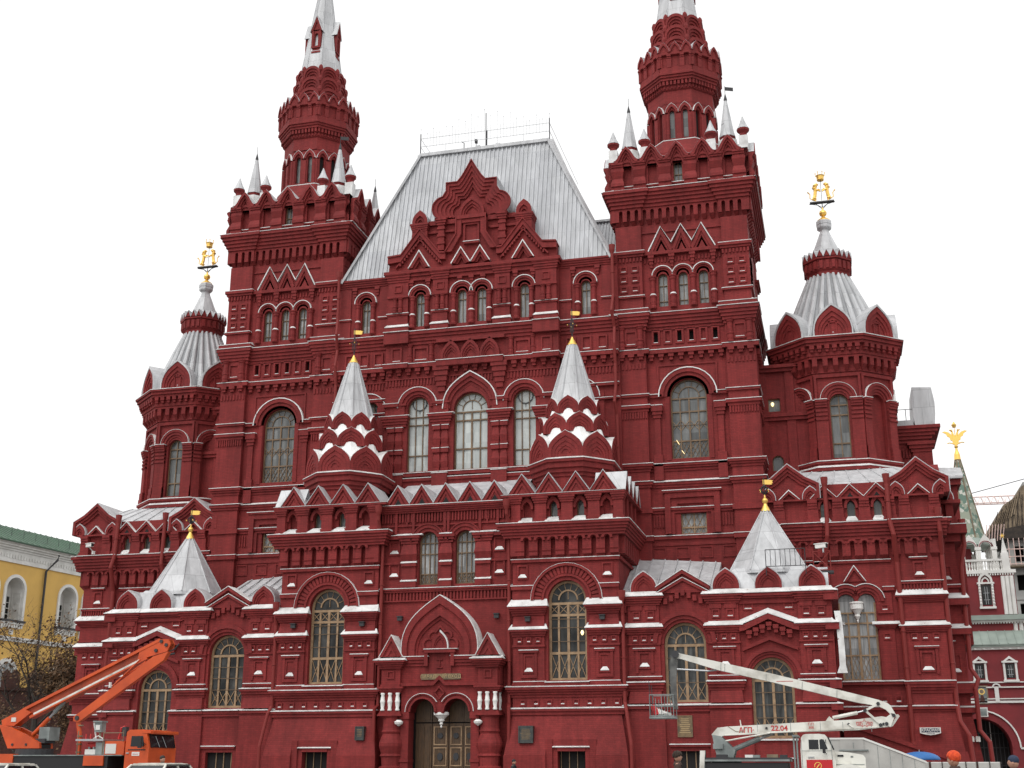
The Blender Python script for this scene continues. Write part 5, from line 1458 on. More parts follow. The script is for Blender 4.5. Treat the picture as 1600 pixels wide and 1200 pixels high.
def emblem(cx, cy, z, parent):
    """gilded finial: two rearing beasts under a crown on a little platform"""
    G = Acc()
    lathe(G, cx, cy, [(.40, z), (.40, z + .05), (.26, z + .16), (.12, z + .28), (.08, z + .34), (.2, z + .42), (.24, z + .55), (.2, z + .68), (.07, z + .76), (.04, z + .95)], 'gold', 14)
    zp = z + 1.28
    for k in (-1, 1):
        tube(G, [(cx, cy, z + .85), (cx + k * .3, cy, zp - .12), (cx + k * .8, cy, zp)], .022, 'iron', 5)
        tube(G, [(cx, cy, z + .95), (cx + k * .45, cy, zp)], .018, 'iron', 5)
    tube(G, [(cx, cy, z + .9), (cx, cy, zp)], .03, 'iron', 5)
    f = Fr((cx, cy, 0), (1, 0, 0), (0, -1, 0))
    box(G, f, -.75, .75, zp, zp + .07, -.14, .14, 'iron'); box(G, f, -.72, .72, zp + .07, zp + .10, -.13, .13, 'white')
    for q in (-1, 1):
        def T(pts, r): tube(G, [(cx + q * x, cy + y, zp + .1 + h) for x, y, h in pts], r, 'gold', 8)
        T([(.50, 0, .14), (.40, 0, .42), (.36, 0, .72), (.38, 0, 1.0), (.33, 0, 1.18)], [.12, .11, .11, .12, .08])   # body to neck
        T([(.42, 0, .90), (.36, 0, 1.10), (.26, 0, 1.20), (.16, 0, 1.16)], [.15, .15, .10, .05])     # maned head
        for y in (-.08, .08):
            T([(.52, y, .22), (.36, y, .20), (.42, y, .02), (.30, y, .0)], [.09, .06, .04, .03])   # hind legs
            T([(.32, y, .78), (.16, y, .82 + y), (.05, y, .74 + y)], [.07, .05, .04])              # fore legs
        T([(.58, 0, .16), (.72, 0, .28), (.70, 0, .55), (.84, 0, .72)], [.03, .03, .03, .05])      # tail
    zc = zp + 1.55
    lathe(G, cx, cy, [(.21, zc), (.23, zc + .04), (.21, zc + .08), (.24, zc + .26), (.28, zc + .32), (.23, zc + .31), (.2, zc + .1)], 'gold', 12)
    tube(G, [(cx, cy, zp + .1), (cx, cy, zc + .05)], .015, 'iron', 5)
    for k in range(6):
        a = 2 * math.pi * k / 6
        tube(G, [(cx + .26 * math.cos(a), cy + .26 * math.sin(a), zc + .28), (cx + .29 * math.cos(a), cy + .29 * math.sin(a), zc + .48)], .02, 'gold', 5)
        lathe(G, cx + .29 * math.cos(a), cy + .29 * math.sin(a), [(.01, zc + .46), (.04, zc + .51), (.01, zc + .56)], 'gold', 6)
    G.build('gilded_finial', parent)
# ---------------------------------------------------------------- side wings with a tent roof
def wing(s):
    F = Fr((0, .30, 0), (s, 0, 0), (0, -1, 0))
    A = Acc(); W = A
    xa, xb = 9.50, 20.0
    w1, w2 = 12.72, 16.97
    box(A, F, xa, xb - .003, 0, 9.9, -5.2, -.55)
    wall(A, F, xa, xb, 2.3, 10.0, 0, .55, [(w1 - 1.06, w1 + 1.06, 4.46, 7.36, True), (w2 - 1.03, w2 + 1.03, 2.7, 5.56, True)])
    # base
    for a, b in ((xa, 11.62), (11.62, 13.85), (13.85, 15.9), (15.9, 18.05), (18.05, xb)):
        e = .24 if a in (xa, 13.85, 18.05) else .10
        if a == 11.62:
            box(A, F, a, b, 2.3, 4.0, -.3, e)
            box(A, F, a, 11.95, 0, 2.3, -.55, e); box(A, F, 13.55, b, 0, 2.3, -.55, e); box(A, F, 11.95, 13.55, 2.12, 2.3, -.55, e)
            box(A, F, 11.95, 13.55, 0, 2.12, -.55, -.2, 'shadefill')
            box(A, F, 11.8, 13.9, 2.32, 2.42, -.1, e + .12); ledge(W, F, 11.8, 13.9, 2.42, e + .12, .03)
            for k in range(3): box(A, F, 12.1 + k * .45, 12.14 + k * .45, 0, 2.12, -.2, -.15, 'wood')
        elif a == 15.9:
            box(A, F, a, b, 0, 2.6, -.55, e); ledge(W, F, a, b, 2.6, e + .1, .05); ledge(W, F, a + .2, b - .2, 1.75, e + .1, .03)
        else:
            box(A, F, a, b, 0, 4.0, -.55, e); box(A, F, a - .03, b + .03, 0, 2.55, -.55, e + .06); box(A, F, a - .06, b + .06, 0, 1.4, -.55, e + .12)
    for a, b in ((xa, w1 - 1.1), (w1 - 1.1, w1 + 1.1), (w1 + 1.1, w2 - 1.08), (w2 + 1.08, xb)):
        m = a == w1 - 1.1
        box(A, F, a, b, 4.0, 4.15, -.3, .2); box(A, F, a, b, 4.15, 4.3, -.3, .3 - .04 * m); ledge(W, F, a, b, 4.3, .32, .07)
    # piers
    for a, b in ((9.86, 11.46), (13.95, 15.48), (18.42, 19.95)):
        m = (a + b) / 2
        frus(A, F, a - .05, b + .05, 4.42, .28, a, b, 5.0, .16, -.2)
        for z, d in ((5.02, .16), (5.16, .24), (5.3, .32)): box(A, F, a - d * .6, b + d * .6, z, z + .14, -.3, d)
        ledge(W, F, a - .2, b + .2, 5.44, .34, .06)
        box(A, F, a, b, 5.46, 9.5, -.3, .10)
        box(A, F, a - .05, b + .05, 5.62, 5.72, -.2, .2); ledge(W, F, a - .05, b + .05, 5.72, .2, .02)
        box(A, F, m - .55, m + .55, 7.02, 7.12, -.1, .24); ledge(W, F, m - .55, m + .55, 7.12, .24, .02)
        for u in (m - .46, m + .32): box(A, F, u, u + .14, 5.9, 7.02, -.1, .18)
        coffer(A, F, m, 6.55, .64, .85, .1, W, True, .1, .07)
        box(A, F, a - .05, b + .05, 7.3, 7.38, -.2, .18)
        for q in (-.46, 0, .46): coffer(A, F, m + q, 7.62, .32, .34, .10, W)
        cornice(A, F, a, b, 7.85, 8.18, .12, .36, 3); ledge(W, F, a - .2, b + .2, 8.18, .38, .24, .1)
        box(A, F, a - .04, b + .04, 8.42, 8.5, -.2, .15)
        for q in (-.36, .36): coffer(A, F, m + q, 8.8, .4, .44, .10, W)
        for q in (-.37, .37): box(A, F, m + q - .3, m + q + .3, 9.05, 9.35, -.2, .16)
        cornice(A, F, a, b, 9.3, 9.76, .12, .40, 4); ledge(W, F, a - .26, b + .26, 9.76, .42, .24, .05)
    # window arches
    for r0, r1, d in ((1.06, 1.22, .03), (1.22, 1.40, .125), (1.40, 1.62, .215)): arch(A, F, w1, 7.36, r0, r1, -.3, d)
    for r0, r1, d in ((1.03, 1.18, .02), (1.18, 1.30, .10), (1.30, 1.5, .18)): arch(A, F, w2, 5.56, r0, r1, -.3, d)
    # low gable over the first window
    GP = [(11.40, 9.9), (11.40, 10.18), (12.74, 11.02), (14.06, 10.18), (14.06, 9.9)]
    poly(A, F, GP, -.5, .12)
    strip(A, F, [(11.36, 10.2), (12.74, 11.06), (14.1, 10.2)], [(11.36, 10.02), (12.74, 10.86), (14.1, 10.02)], -.3, .30)
    strip(A, F, [(11.4, 9.92), (12.74, 10.66), (14.06, 9.92)], [(11.4, 9.78), (12.74, 10.5), (14.06, 9.78)], -.3, .22)
    strip(W, F, [(11.34, 10.24), (12.74, 11.11), (14.12, 10.24)], [(11.34, 10.2), (12.74, 11.07), (14.12, 10.2)], -.6, .33, 'white')
    strip(W, F, [(11.4, 9.96), (12.74, 10.70), (14.06, 9.96)], [(11.4, 9.925), (12.74, 10.665), (14.06, 9.925)], -.1, .25, 'white')
    for k in range(7):
        x = w1 - .9 + .3 * k; z = 10.05 - abs(k - 3) * .14
        box(A, F, x - .1, x + .1, z - .3, z, -.1, .2)
    # stepped hood over the tent-bay window
    zz = [(15.5, 8.16), (15.75, 8.2), (16.95, 8.74), (18.15, 8.2), (18.42, 8.16)]
    strip(A, F, zz, [(x, z - .3) for x, z in zz], -.3, .34)
    W.add([F.p(15.5, 8.2, .36), F.p(16.95, 8.78, .36), F.p(18.42, 8.2, .36), F.p(18.42, 8.45, .02), F.p(16.95, 9.02, .02), F.p(15.5, 8.45, .02), F.p(15.5, 8.15, .36), F.p(16.95, 8.72, .36), F.p(18.42, 8.15, .36)],
          [(0, 1, 4, 5), (1, 2, 3, 4), (0, 1, 7, 6), (1, 2, 8, 7)], 'white')
    strip(A, F, [(15.6, 7.05), (16.95, 7.6), (18.3, 7.05)], [(15.6, 6.9), (16.95, 7.42), (18.3, 6.9)], -.3, .16)
    for k in range(7):
        x = w2 - 1.0 + .33 * k; z = 8.2 - abs(k - 3) * .13
        box(A, F, x - .1, x + .1, z - .3, z, -.1, .22); box(A, F, x - .14, x + .14, z - .1, z + .1, -.1, .28)
    for q in (-.5, .5): coffer(A, F, w2 + q * 2, 9.1, .5, .36, 0, W)
    box(A, F, 15.5, 18.42, 9.25, 9.5, -.1, .12); box(A, F, 15.5, 18.42, 9.5, 9.76, -.1, .24); ledge(W, F, 15.5, 18.42, 9.76, .36, .22, .02)
    box(A, F, 15.5, 18.42, 9.6, 9.76, -.1, .33)
    # kokoshniks on the parapet
    def pk(f, x, w=.66, h=1.05, z=10.02, dep=.9):
        koko(A, f, x, z, w, h, .06, dep, 3, .06, kk=.8, bulge=1.08)
        P = keel(x, z, w, h, bulge=1.08)
        strip(W, f, P, off(P, (x, z), 1.07), -dep - .2, .0, 'tin')
    S = Fr((s * 20.0, 0, 0), (0, 1, 0), (s, 0, 0))
    for x in (10.7, 14.92, 17.05, 19.2): pk(F, x)
    for y in (1.55, 3.3, 5.0): pk(S, y)
    # flank facing the corner pavilion
    for z0, z1, d in ((4.0, 4.3, .26), (5.02, 5.44, .28), (7.85, 8.18, .36), (9.3, 9.76, .4)):
        box(A, S, -.05, 5.6, z0 + .003, z1 - .003, -.3, d)
        ledge(W, S, -.1, 5.6, z1 - .003, d, .16 if z1 > 8 else .06)
    box(A, S, .22, .9, 4.3, 9.3, -.3, .08)
    # roofs
    D = Acc()
    D.add([F.p(xa, 10.0, -.3), F.p(14.3, 10.0, -.3), F.p(14.3, 12.2, -5.2), F.p(xa, 12.6, -5.2), F.p(xa, 9.8, -.3), F.p(14.3, 9.8, -.3), F.p(14.3, 9.8, -5.2), F.p(xa, 9.8, -5.2)], [(0, 1, 2, 3), (0, 1, 5, 4), (1, 2, 6, 5), (0, 3, 7, 4)], 'tin')
    for i in range(7):
        x = 9.8 + i * .7; bar(D, F.p(x, 10.03, -.3), F.p(x, 12.6 - .4 * i / 7, -5.2), .05, .06, 'tin')
    D.add([F.p(14.2, 10.0, -.2), F.p(xb + .1, 10.0, -.2), F.p(xb + .1, 10.0, -5.3), F.p(14.2, 10.0, -5.3), F.p(15.3, 11.2, -1.0), F.p(18.7, 11.2, -1.0), F.p(18.7, 11.2, -4.4), F.p(15.3, 11.2, -4.4)], BOXF, 'tin')
    o = A.build('side_wing', museum)
    D.build('roof', o)
    T = Acc(); cx, cy = s * 17.0, 2.95
    octa(T, cx, cy, [(2.05, 10.9), (2.02, 11.1), (.16, 14.5)], 'tin')
    for k in range(8):
        an = R(-90 + 45 * k + 22.5); c = 1 / math.cos(math.pi / 8)
        tube(T, [(cx + 2.04 * c * math.cos(an), cy + 2.04 * c * math.sin(an), 11.08), (cx + .16 * c * math.cos(an), cy + .16 * c * math.sin(an), 14.52)], .045, 'tin', 6)
        f = octf(cx, cy, 1.98, k)
    G = Acc()
    lathe(G, cx, cy, [(.26, 14.44), (.2, 14.6), (.12, 14.75), (.08, 14.85), (.15, 14.95), (.17, 15.03), (.12, 15.12), (.05, 15.2), (.03, 15.35)], 'gold', 14)
    vane2(G, cx, cy, 15.3)
    T.build('tent_roof', o); G.build('weather_vane', o)
    def tall(xc, w, z0, zs):
        wd = window(F, xc, w, z0, zs, -.28, True, 'g_dark' if s < 0 else 'g_mid2', 3, (zs - .08,), .46, .95, .13, .10, frame='wood')
        B = Acc(); hbars(B, F, xc, w - .2, (z0 + .98, z0 + 1.6, z0 + 2.2), -.24)
        B.build('glazing_bar', wd)
    tall(w1, 2.12, 4.46, 7.36); tall(w2, 2.06, 2.7, 5.56)
    if s > 0:
        P = Acc()   # guard rail and camera mast on the parapet, white gutter sheet at the corner
        for z in (.0, .85): tube(P, [(17.0, .0, 11.05 + z), (18.95, .0, 11.05 + z)], .02, 'iron', 5)
        for i in range(9): tube(P, [(17.0 + i * .244, .0, 11.05), (17.0 + i * .244, .0, 11.9)], .014, 'iron', 4)
        for x in (17.0, 18.95): tube(P, [(x, .0, 10.6), (x, .0, 11.9)], .02, 'iron', 4)
        P.build('roof_railing', o)
        L = Acc()
        Sx = Fr((0, .05, 0), (1, 0, 0), (0, -1, 0))
        strip(L, Sx, [(20.16, 8.75), (20.22, 8.2), (20.25, 7.0), (20.24, 6.1), (20.1, 5.75)], [(20.46, 8.75), (20.52, 8.2), (20.55, 7.0), (20.54, 6.1), (20.6, 5.75)], -.35, -.05, 'white')
        L.build('gutter_sheet', o)
MT['g_mid2'] = glass_mat('glass_pale_room', (.02, .022, .022), (.085, .088, .085), .3, spec=.22)

def stair_wall(o):
    A = Acc(); F = Fr((0, 4.9, 0), (1, 0, 0), (0, -1, 0))
    pts = [(20.2, 3.55), (25.4, 1.75), (25.4, 0), (20.2, 0)]
    poly(A, F, pts, -.7, .0)
    strip(A, F, [(20.2, 3.68), (25.45, 1.86)], [(20.2, 3.45), (25.45, 1.63)], -.75, .12)
    A.build('stair_wall', o)

def vane2(G, cx, cy, z):
    tube(G, [(cx, cy, z), (cx, cy, z + 1.0)], .025, 'iron', 6)
    for k in range(8):
        a = k * math.pi / 4
        c, q = math.cos(a), math.sin(a)
        tube(G, [(cx, cy, z + .05), (cx + .16 * c, cy + .16 * q, z + .2), (cx + .2 * c, cy + .2 * q, z + .38), (cx + .08 * c, cy + .08 * q, z + .5), (cx, cy, z + .58)], .028, 'iron', 5)
        if k % 2: lathe(G, cx + .3 * c, cy + .3 * q, [(.01, z + .2), (.045, z + .25), (.01, z + .3)], 'gold', 6); tube(G, [(cx, cy, z + .2), (cx + .3 * c, cy + .3 * q, z + .25)], .014, 'iron', 4)
    flag(G, cx - .06, cy, z + .62, 1, .52)

# ---------------------------------------------------------------- corner pavilions
def pavilion(s):
    F = Fr((0, 6.0, 0), (s, 0, 0), (0, -1, 0))
    A = Acc(); W = A
    xa, xb = 16.9, 25.85
    wx = 21.36
    S = Fr((s * xb, 0, 0), (0, 1, 0), (s, 0, 0))
    box(A, F, xa, xb - .003, 0, 16.4, -9, -.55)
    wall(A, F, xa, xb, 4.3, 12.3, 0, .56, [(wx - .98, wx + .98, 5.75, 9.3, False), (wx - .98, wx - .06, 9.3, 9.75, True), (wx + .06, wx + .98, 9.3, 9.75, True)]) if False else None
    box(A, F, xa, wx - .98, 4.3, 12.3, -.56, 0); box(A, F, wx + .98, xb, 4.3, 12.3, -.56, 0); box(A, F, wx - .98, wx + .98, 4.3, 5.75, -.56, 0)
    r = .45
    for q in (-1, 1):
        c = wx + q * .53
        P = arcp(c, 9.85, r, n=10); strip(A, F, P, [(x, 12.3) for x, z in P], -.56, 0)
        a, b = sorted((wx + q * .98, wx + q * .98))
        for r0, r1, d in ((r, r + .14, .06), (r + .14, r + .30, .14), (r + .30, r + .46, .2)):
            P = arcp(c, 9.85, r0, 180 if q < 0 else 0, 40 if q < 0 else 140, 10); Q = arcp(c, 9.85, r1, 180 if q < 0 else 0, 55 if q < 0 else 125, 10)
            strip(A, F, P, Q, -.2, d)
        P = arcp(c, 9.85, .94, 170 if q < 0 else 10, 58 if q < 0 else 122, 10); Q = arcp(c, 9.85, .98, 170 if q < 0 else 10, 58 if q < 0 else 122, 10)
        strip(W, F, P, Q, -.1, .24, 'white')
        a, b = sorted((wx + q * 1.42, wx + q * 2.0)); box(A, F, a, b, 10.4, 10.6, -.1, .2); ledge(W, F, a, b, 10.6, .2, .03)
    box(A, F, wx - .08, wx + .08, 9.85, 12.3, -.56, 0)
    strip(A, F, [(wx - .55, 10.95), (wx, 11.75), (wx + .55, 10.95)], [(wx - .42, 10.95), (wx, 11.55), (wx + .42, 10.95)], -.1, .22)
    poly(A, F, [(wx - .42, 10.95), (wx + .42, 10.95), (wx, 11.55)], -.1, .1)
    strip(W, F, [(wx - .6, 10.95), (wx, 11.83), (wx + .6, 10.95)], [(wx - .55, 10.95), (wx, 11.76), (wx + .55, 10.95)], -.1, .25, 'white')
    p = F.p(wx, 0, -.06)
    lathe(W, p.x, p.y, [(.02, 8.75), (.06, 8.85), (.04, 8.9), (.16, 9.1), (.13, 9.2), (.28, 9.45), (.34, 9.48), (.34, 9.75), (.38, 9.78), (.38, 9.86)], 'lintelwhite', 14)
    # battered base
    def batter(a, b, f0=.12, f1=.75):
        frus(A, F, a - .25, b + .55, 0, f1, a, b, 4.1, f0, -.5)
        frus(A, F, a - .32, b + .7, 0, f1 + .14, a - .12, b + .36, 2.12, (f0 + f1) / 2 + .12, -.5)
    batter(23.62, xb); box(A, F, xa, 23.5, 0, 4.2, -.5, .15)
    piers = [(23.66, 25.80), (18.0, 19.6)]
    for a, b in piers:
        m = (a + b) / 2
        box(A, F, a, b, 4.0, 13.2, -.3, .12)
        for z, d in ((4.1, .18), (4.24, .3)): box(A, F, a - d * .5, b + d * .5, z, z + .14, -.3, d)
        ledge(W, F, a - .15, b + .15, 4.38, .32, .06)
        for i, (z, d) in enumerate(((5.05, .18), (5.2, .26), (5.34, .36), (5.48, .42))): box(A, F, a - d * .5, b + d * .5, z, z + .15, -.3, d)
        ledge(W, F, a - .2, b + .2, 5.63, .44, .06)
        box(A, F, m - .6, m + .6, 7.32, 7.42, -.1, .26); ledge(W, F, m - .6, m + .6, 7.42, .26, .02)
        for u in (m - .55, m + .41): box(A, F, u, u + .14, 6.0, 7.32, -.1, .2)
        coffer(A, F, m, 6.65, .74, 1.1, .12, W, True, .11, .08)
        for q in (-.55, 0, .55): coffer(A, F, m + q, 7.95, .36, .36, .12, W)
        cornice(A, F, a, b, 8.18, 8.5, .14, .36, 3); ledge(W, F, a - .22, b + .22, 8.5, .38, .24, .1)
        box(A, F, a - .04, b + .04, 8.8, 8.9, -.2, .18)
        cornice(A, F, a, b, 9.75, 10.1, .14, .42, 4); ledge(W, F, a - .26, b + .26, 10.1, .44, .32, .1)
        dent(A, F, a, b, 10.42, 10.72, -.1, .2, .17, .5); box(A, F, a, b, 10.72, 10.85, -.1, .24); ledge(W, F, a - .1, b + .1, 10.85, .26, .04)
        coffer(A, F, m, 11.5, .62, .85, .12, W, True, .10, .08)
        box(A, F, m - .45, m + .45, 12.02, 12.12, -.1, .26); ledge(W, F, m - .45, m + .45, 12.12, .26, .02)
    for a, b in ((20.1, 20.35), (22.4, 23.2)):
        box(A, F, a, b, 5.75, 10.3, -.2, .10)
        cornice(A, F, a, b, 8.4, 8.62, .1, .3, 3); ledge(W, F, a - .3, b + .3, 8.62, .32, .14, .1)
        coffer(A, F, (a + b) / 2, 8.0, min(.4, b - a), .36, .1, W)
        box(A, F, a, b, 9.2, 9.3, -.1, .2); coffer(A, F, (a + b) / 2, 9.5, min(.4, b - a), .36, .1, W)
    box(A, F, 19.7, 23.6, 5.5, 5.66, -.2, .22); ledge(W, F, 19.7, 23.6, 5.66, .24, .05)
    for i in range(4): coffer(A, F, 21.0 + i * .7, 4.75, .36, .4, .14, W)
    box(A, F, 19.7, 23.6, 4.2, 4.36, -.2, .26); ledge(W, F, 19.7, 23.6, 4.36, .26, .05)
    box(A, F, 19.0, 23.3, 11.95, 12.08, -.1, .12); ledge(W, F, 19.0, 23.3, 12.08, .12, .02)
    # slots and cornice
    for f, a, b in ((F, xa, xb), (S, 5.9, 14)):
        if f is F: box(A, f, a, b, 12.3, 15.4, -.56, 0)
        n = int((b - a - .5) / .64)
        st = (b - a - .5) / n
        ops = [(a + .25 + st * (i + .5) - .11, a + .25 + st * (i + .5) + .11, 12.3, 12.98, True) for i in range(n)]
        wall(A, f, a, b, 12.3, 13.2, .30, .30, ops)
        for i in range(n + 1): 
            x = a + .25 + st * i; frus(A, f, x - .14, x + .14, 12.05, .04, x - .2, x + .2, 12.32, .33, -.1)
        for o in ops: arch(A, f, (o[0] + o[1]) / 2, 12.98, .15, .27, 0, .40, n=8)
    for i in range(5):
        d = .36 + .09 * i
        box(A, F, xa - .1, xb + d, 13.2 + .18 * i, 13.2 + .18 * (i + 1), -8.5, d)
    ledge(W, F, xa, xb + .72, 14.10, .74, .08)
    for a, b in piers:
        for i in range(5):
            d = .46 + .09 * i
            box(A, F, a - .1 - d * .2, b + .1 + d * .2 + (.3 if b > 25 else 0), 13.205 + .18 * i, 13.195 + .18 * (i + 1), -.3, d)
        ledge(W, F, a - .3, b + .3, 14.11, .88, .08)
    # attic with little windows
    A2 = F
    wins = (20.05, 21.47, 22.88)
    wall(A, F, xa, xb, 14.1, 16.3, .36, .3, [(x - .22, x + .22, 14.45, 15.1, 1.5) for x in wins])
    box(A, S, 6.0, 14, 14.1, 16.3, -.5, .34)
    for x in wins:
        ledge(W, F, x - .3, x + .3, 14.18, .58, .26, .36)
        P = keel(x, 14.9, .36, .75); strip(A, F, P, off(P, (x, 14.9), .64), .1, .52)
        window(F, x, .44, 14.45, 15.1, .2, True, 'g_mid', 0, (), None, bt=.04, az=1.5)
    for x in (19.42, 20.76, 22.17, 23.5, 24.25, 25.80, 17.6):
        box(A, F, x - .3, x + .3, 14.15, 15.0, .2, .56); corn_dn(A, F, x - .3, x + .3, 14.15, 14.4, .58, .66, 2, db=.2); cornice(A, F, x - .26, x + .26, 14.95, 15.4, .56, .70, 3, side=False, db=.2)
    box(A, F, xa, xb + .5, 15.4, 15.5, -.5, .64)
    for x in wins:
        strip(A, F, [(x - .7, 15.5), (x, 16.2), (x + .7, 15.5)], [(x - .52, 15.5), (x, 16.0), (x + .52, 15.5)], .2, .62)
        poly(A, F, [(x - .52, 15.5), (x + .52, 15.5), (x, 16.0)], .2, .5); poly(A, F, [(x - .16, 15.52), (x + .16, 15.52), (x, 15.75)], .2, .53, 'shadefill')  # last triangle: niche shade put on as a dark patch
        strip(W, F, [(x - .74, 15.5), (x, 16.25), (x + .74, 15.5)], [(x - .70, 15.5), (x, 16.205), (x + .70, 15.5)], .1, .66, 'white')
    # two big stepped gables
    for x, w in ((18.2, 1.66), (25.05, 1.60)):
        sc = [(1.0, .70), (.90, .60), (.80, .50), (.70, .40)]
        G0 = [(x - w, 15.5), (x - w, 16.35), (x - w * .55, 16.75), (x, 17.5), (x + w * .55, 16.75), (x + w, 16.35), (x + w, 15.5)]
        c = (x, 15.5)
        for k in range(3): strip(A, F, off(G0, c, sc[k][0]), off(G0, c, sc[k + 1][0]), -.4, sc[k][1] + .04)
        poly(A, F, off(G0, c, .7), -.4, .42)
        strip(W, F, G0, off(G0, c, 1.03), -2.6, .70, 'tin')
        strip(W, F, [(x - .6, 15.5), (x, 16.08), (x + .6, 15.5)], [(x - .55, 15.5), (x, 16.01), (x + .55, 15.5)], .3, .64, 'white')
        strip(A, F, [(x - .55, 15.5), (x, 16.01), (x + .55, 15.5)], [(x - .38, 15.5), (x, 15.84), (x + .38, 15.5)], .3, .6)
        for q in (-1, 1): 
            koko(A, F, x + q * 1.16, 15.48, .42, .72, .68, .4, 2, .08, kk=.65)
            P = keel(x + q * 1.16, 15.48, .42, .72); strip(W, F, P, off(P, (x + q * 1.16, 15.48), 1.08), .2, .66, 'tin')
        # flank gables on the outer side
    for y in (7.4, 10.4):
        G0 = [(y - 1.5, 16.2), (y, 17.5), (y + 1.5, 16.2)]
        strip(A, S, G0, [(y - 1.1, 16.2), (y, 17.15), (y + 1.1, 16.2)], -.4, .5); poly(A, S, [(y - 1.1, 16.2), (y + 1.1, 16.2), (y, 17.15)], -.4, .36)
    # second, set back pier
    F2 = Fr((0, 8.0, 0), (s, 0, 0), (0, -1, 0))
    a, b = 25.6, 26.85
    box(A, F2, a, b, 3.9, 16.2, -5, .0)
    frus(A, F2, a, b + .5, 0, .55, a, b, 3.9, .1, -5)
    for z0, z1, d, wl_ in ((4.1, 4.38, .26, .06), (5.1, 5.63, .36, .06), (8.18, 8.5, .36, .24), (9.75, 10.1, .42, .3), (10.7, 10.85, .2, .04), (13.2, 13.6, .3, 0), (13.6, 14.1, .66, .08), (15.3, 15.5, .5, 0)):
        box(A, F2, a, b + d, z0, z1, -5 - d, d)
        if wl_: ledge(W, F2, a, b + d, z1, d, wl_)
    for z, w, h in ((6.65, .6, 1.0), (7.95, .36, .36), (11.5, .56, .8)): coffer(A, F2, a + .68, z, w, h, 0, W, h > .5)
    for x in (a + .3, b - .1): box(A, F2, x - .2, x + .2, 14.15, 15.3, -.2, .3)
    koko(A, F2, 26.5, 15.5, .5, .8, .35, .5, 2, .08, kk=.65)
    P = keel(26.5, 15.5, .5, .8); strip(W, F2, P, off(P, (26.5, 15.5), 1.1), -.6, .3, 'tin')
    # roof deck round the turret
    D = Acc()
    D.add([F.p(xa, 16.3, .3), F.p(xb + .4, 16.3, .3), F.p(xb + .4, 16.3, -8.5), F.p(xa, 16.3, -8.5), F.p(18.6, 17.5, -1.6), F.p(24.2, 17.5, -1.6), F.p(24.2, 17.5, -7), F.p(18.6, 17.5, -7)], BOXF, 'tin')
    for x in range(9): bar(D, F.p(17.6 + x, 16.33, .3), F.p(18.9 + x * .62, 17.52, -1.6), .05, .06, 'tin')
    o = A.build('corner_pavilion', museum)
    D.build('roof', o)
    if s > 0: stair_wall(o)
    # coupled window
    B = Acc(); d = -.22
    x0, x1 = wx - .98, wx + .98
    for x, w in ((x0 + .05, .1), (x1 - .05, .1), (wx, .13), (wx - .49, .08), (wx + .49, .08)): box(B, F, x - w / 2, x + w / 2, 5.75, 9.25 if w < .1 else 9.85, -.34, d, 'wood')
    for z in (5.79, 7.05, 8.05, 8.75, 9.3): box(B, F, x0 + .1, x1 - .1, z - .04, z + .04, -.33, d - .01, 'wood')
    for i in range(4):
        a = x0 + .1 + i * .46; b = a + .44
        for q0, q1 in (((a, 5.83), (b, 7.0)), ((b, 5.83), (a, 7.0)), (((a + b) / 2, 5.83), (b, 6.4)), (((a + b) / 2, 5.83), (a, 6.4)), (((a + b) / 2, 7.0), (b, 6.4)), (((a + b) / 2, 7.0), (a, 6.4))):
            bar(B, F.p(*q0, -.29), F.p(*q1, -.29), .026, .024, 'wood')
    wo = B.build('window', museum)
    G = Acc(); box(G, F, x0, x1, 5.75, 10.32, -.36, -.31, 'g_curt'); G.build('pane', wo)
    # dark link between tower and turret, lit from a few small windows
    L = Acc()
    FL = Fr((0, 8.6, 0), (s, 0, 0), (0, -1, 0))
    wall(L, FL, 16.7, 19.6, 16.2, 20.0, 0, .4, [(17.3, 17.95, 17.9, 18.5, True)]); wall(L, FL, 16.7, 19.6, 20.0, 24.4, 0, .4, [(17.25, 17.95, 21.5, 22.3, False)])
    box(L, FL, 16.7, 19.6, 16.2, 24.4, -4, -.42)
    for z, dd in ((20.9, .2), (21.1, .3), (23.9, .25), (24.1, .4)): box(L, FL, 16.7, 19.6, z, z + .2, -.1, dd)
    for a_ in (16.7, 18.3): box(L, FL, a_, a_ + .5, 16.3, 24, -.1, .12)
    lo = L.build('link_wall', museum)
    window(FL, 17.62, .65, 17.9, 18.5, -.15, True, 'g_mid', 0, (), None, bt=.05)
    wq = window(FL, 17.6, .7, 21.5, 22.3, -.15, False, 'g_mid', 0, (), None, bt=.05)
    if s > 0:
        Lp = Acc(); q = FL.p(17.5, 0, -.12); lathe(Lp, q.x, q.y, [(.02, 21.85), (.09, 21.95), (.09, 22.05), (.02, 22.12)], 'lamp', 8); Lp.build('lamp', wq)
        # rear block with a curved tin gable, and the small roof over the set back pier
        B = Acc(); FB = Fr((0, 12.0, 0), (1, 0, 0), (0, -1, 0))
        box(B, FB, 23.0, 26.3, 15.8, 20.2, -5, 0); dent(B, FB, 24.6, 26.2, 19.0, 19.5, -.1, .14, .18, .5)
        for i_ in range(5): box(B, FB, 22.9, 26.4 + .17 * i_, 19.9 + .2 * i_, 20.1 + .2 * i_, -5.2, .1 + .1 * i_)
        box(B, FB, 25.4, 26.5, 18.2, 19.9, -4, .25); cornice(B, FB, 25.4, 26.4, 19.3, 19.9, .2, .5, 3)
        ro_ = B.build('rear_block', museum)
        Q = Acc(); arcP = [(25.66, 20.92), (25.62, 21.6), (25.60, 22.3), (25.66, 23.3)]; arcQ = [(26.80, 20.92), (26.88, 21.6), (26.90, 22.3), (26.78, 23.22)]
        strip(Q, FB, arcP, arcQ, -2.5, .35, 'tin'); box(Q, FB, 22.9, 25.6, 20.92, 21.3, -4, .2, 'tin')
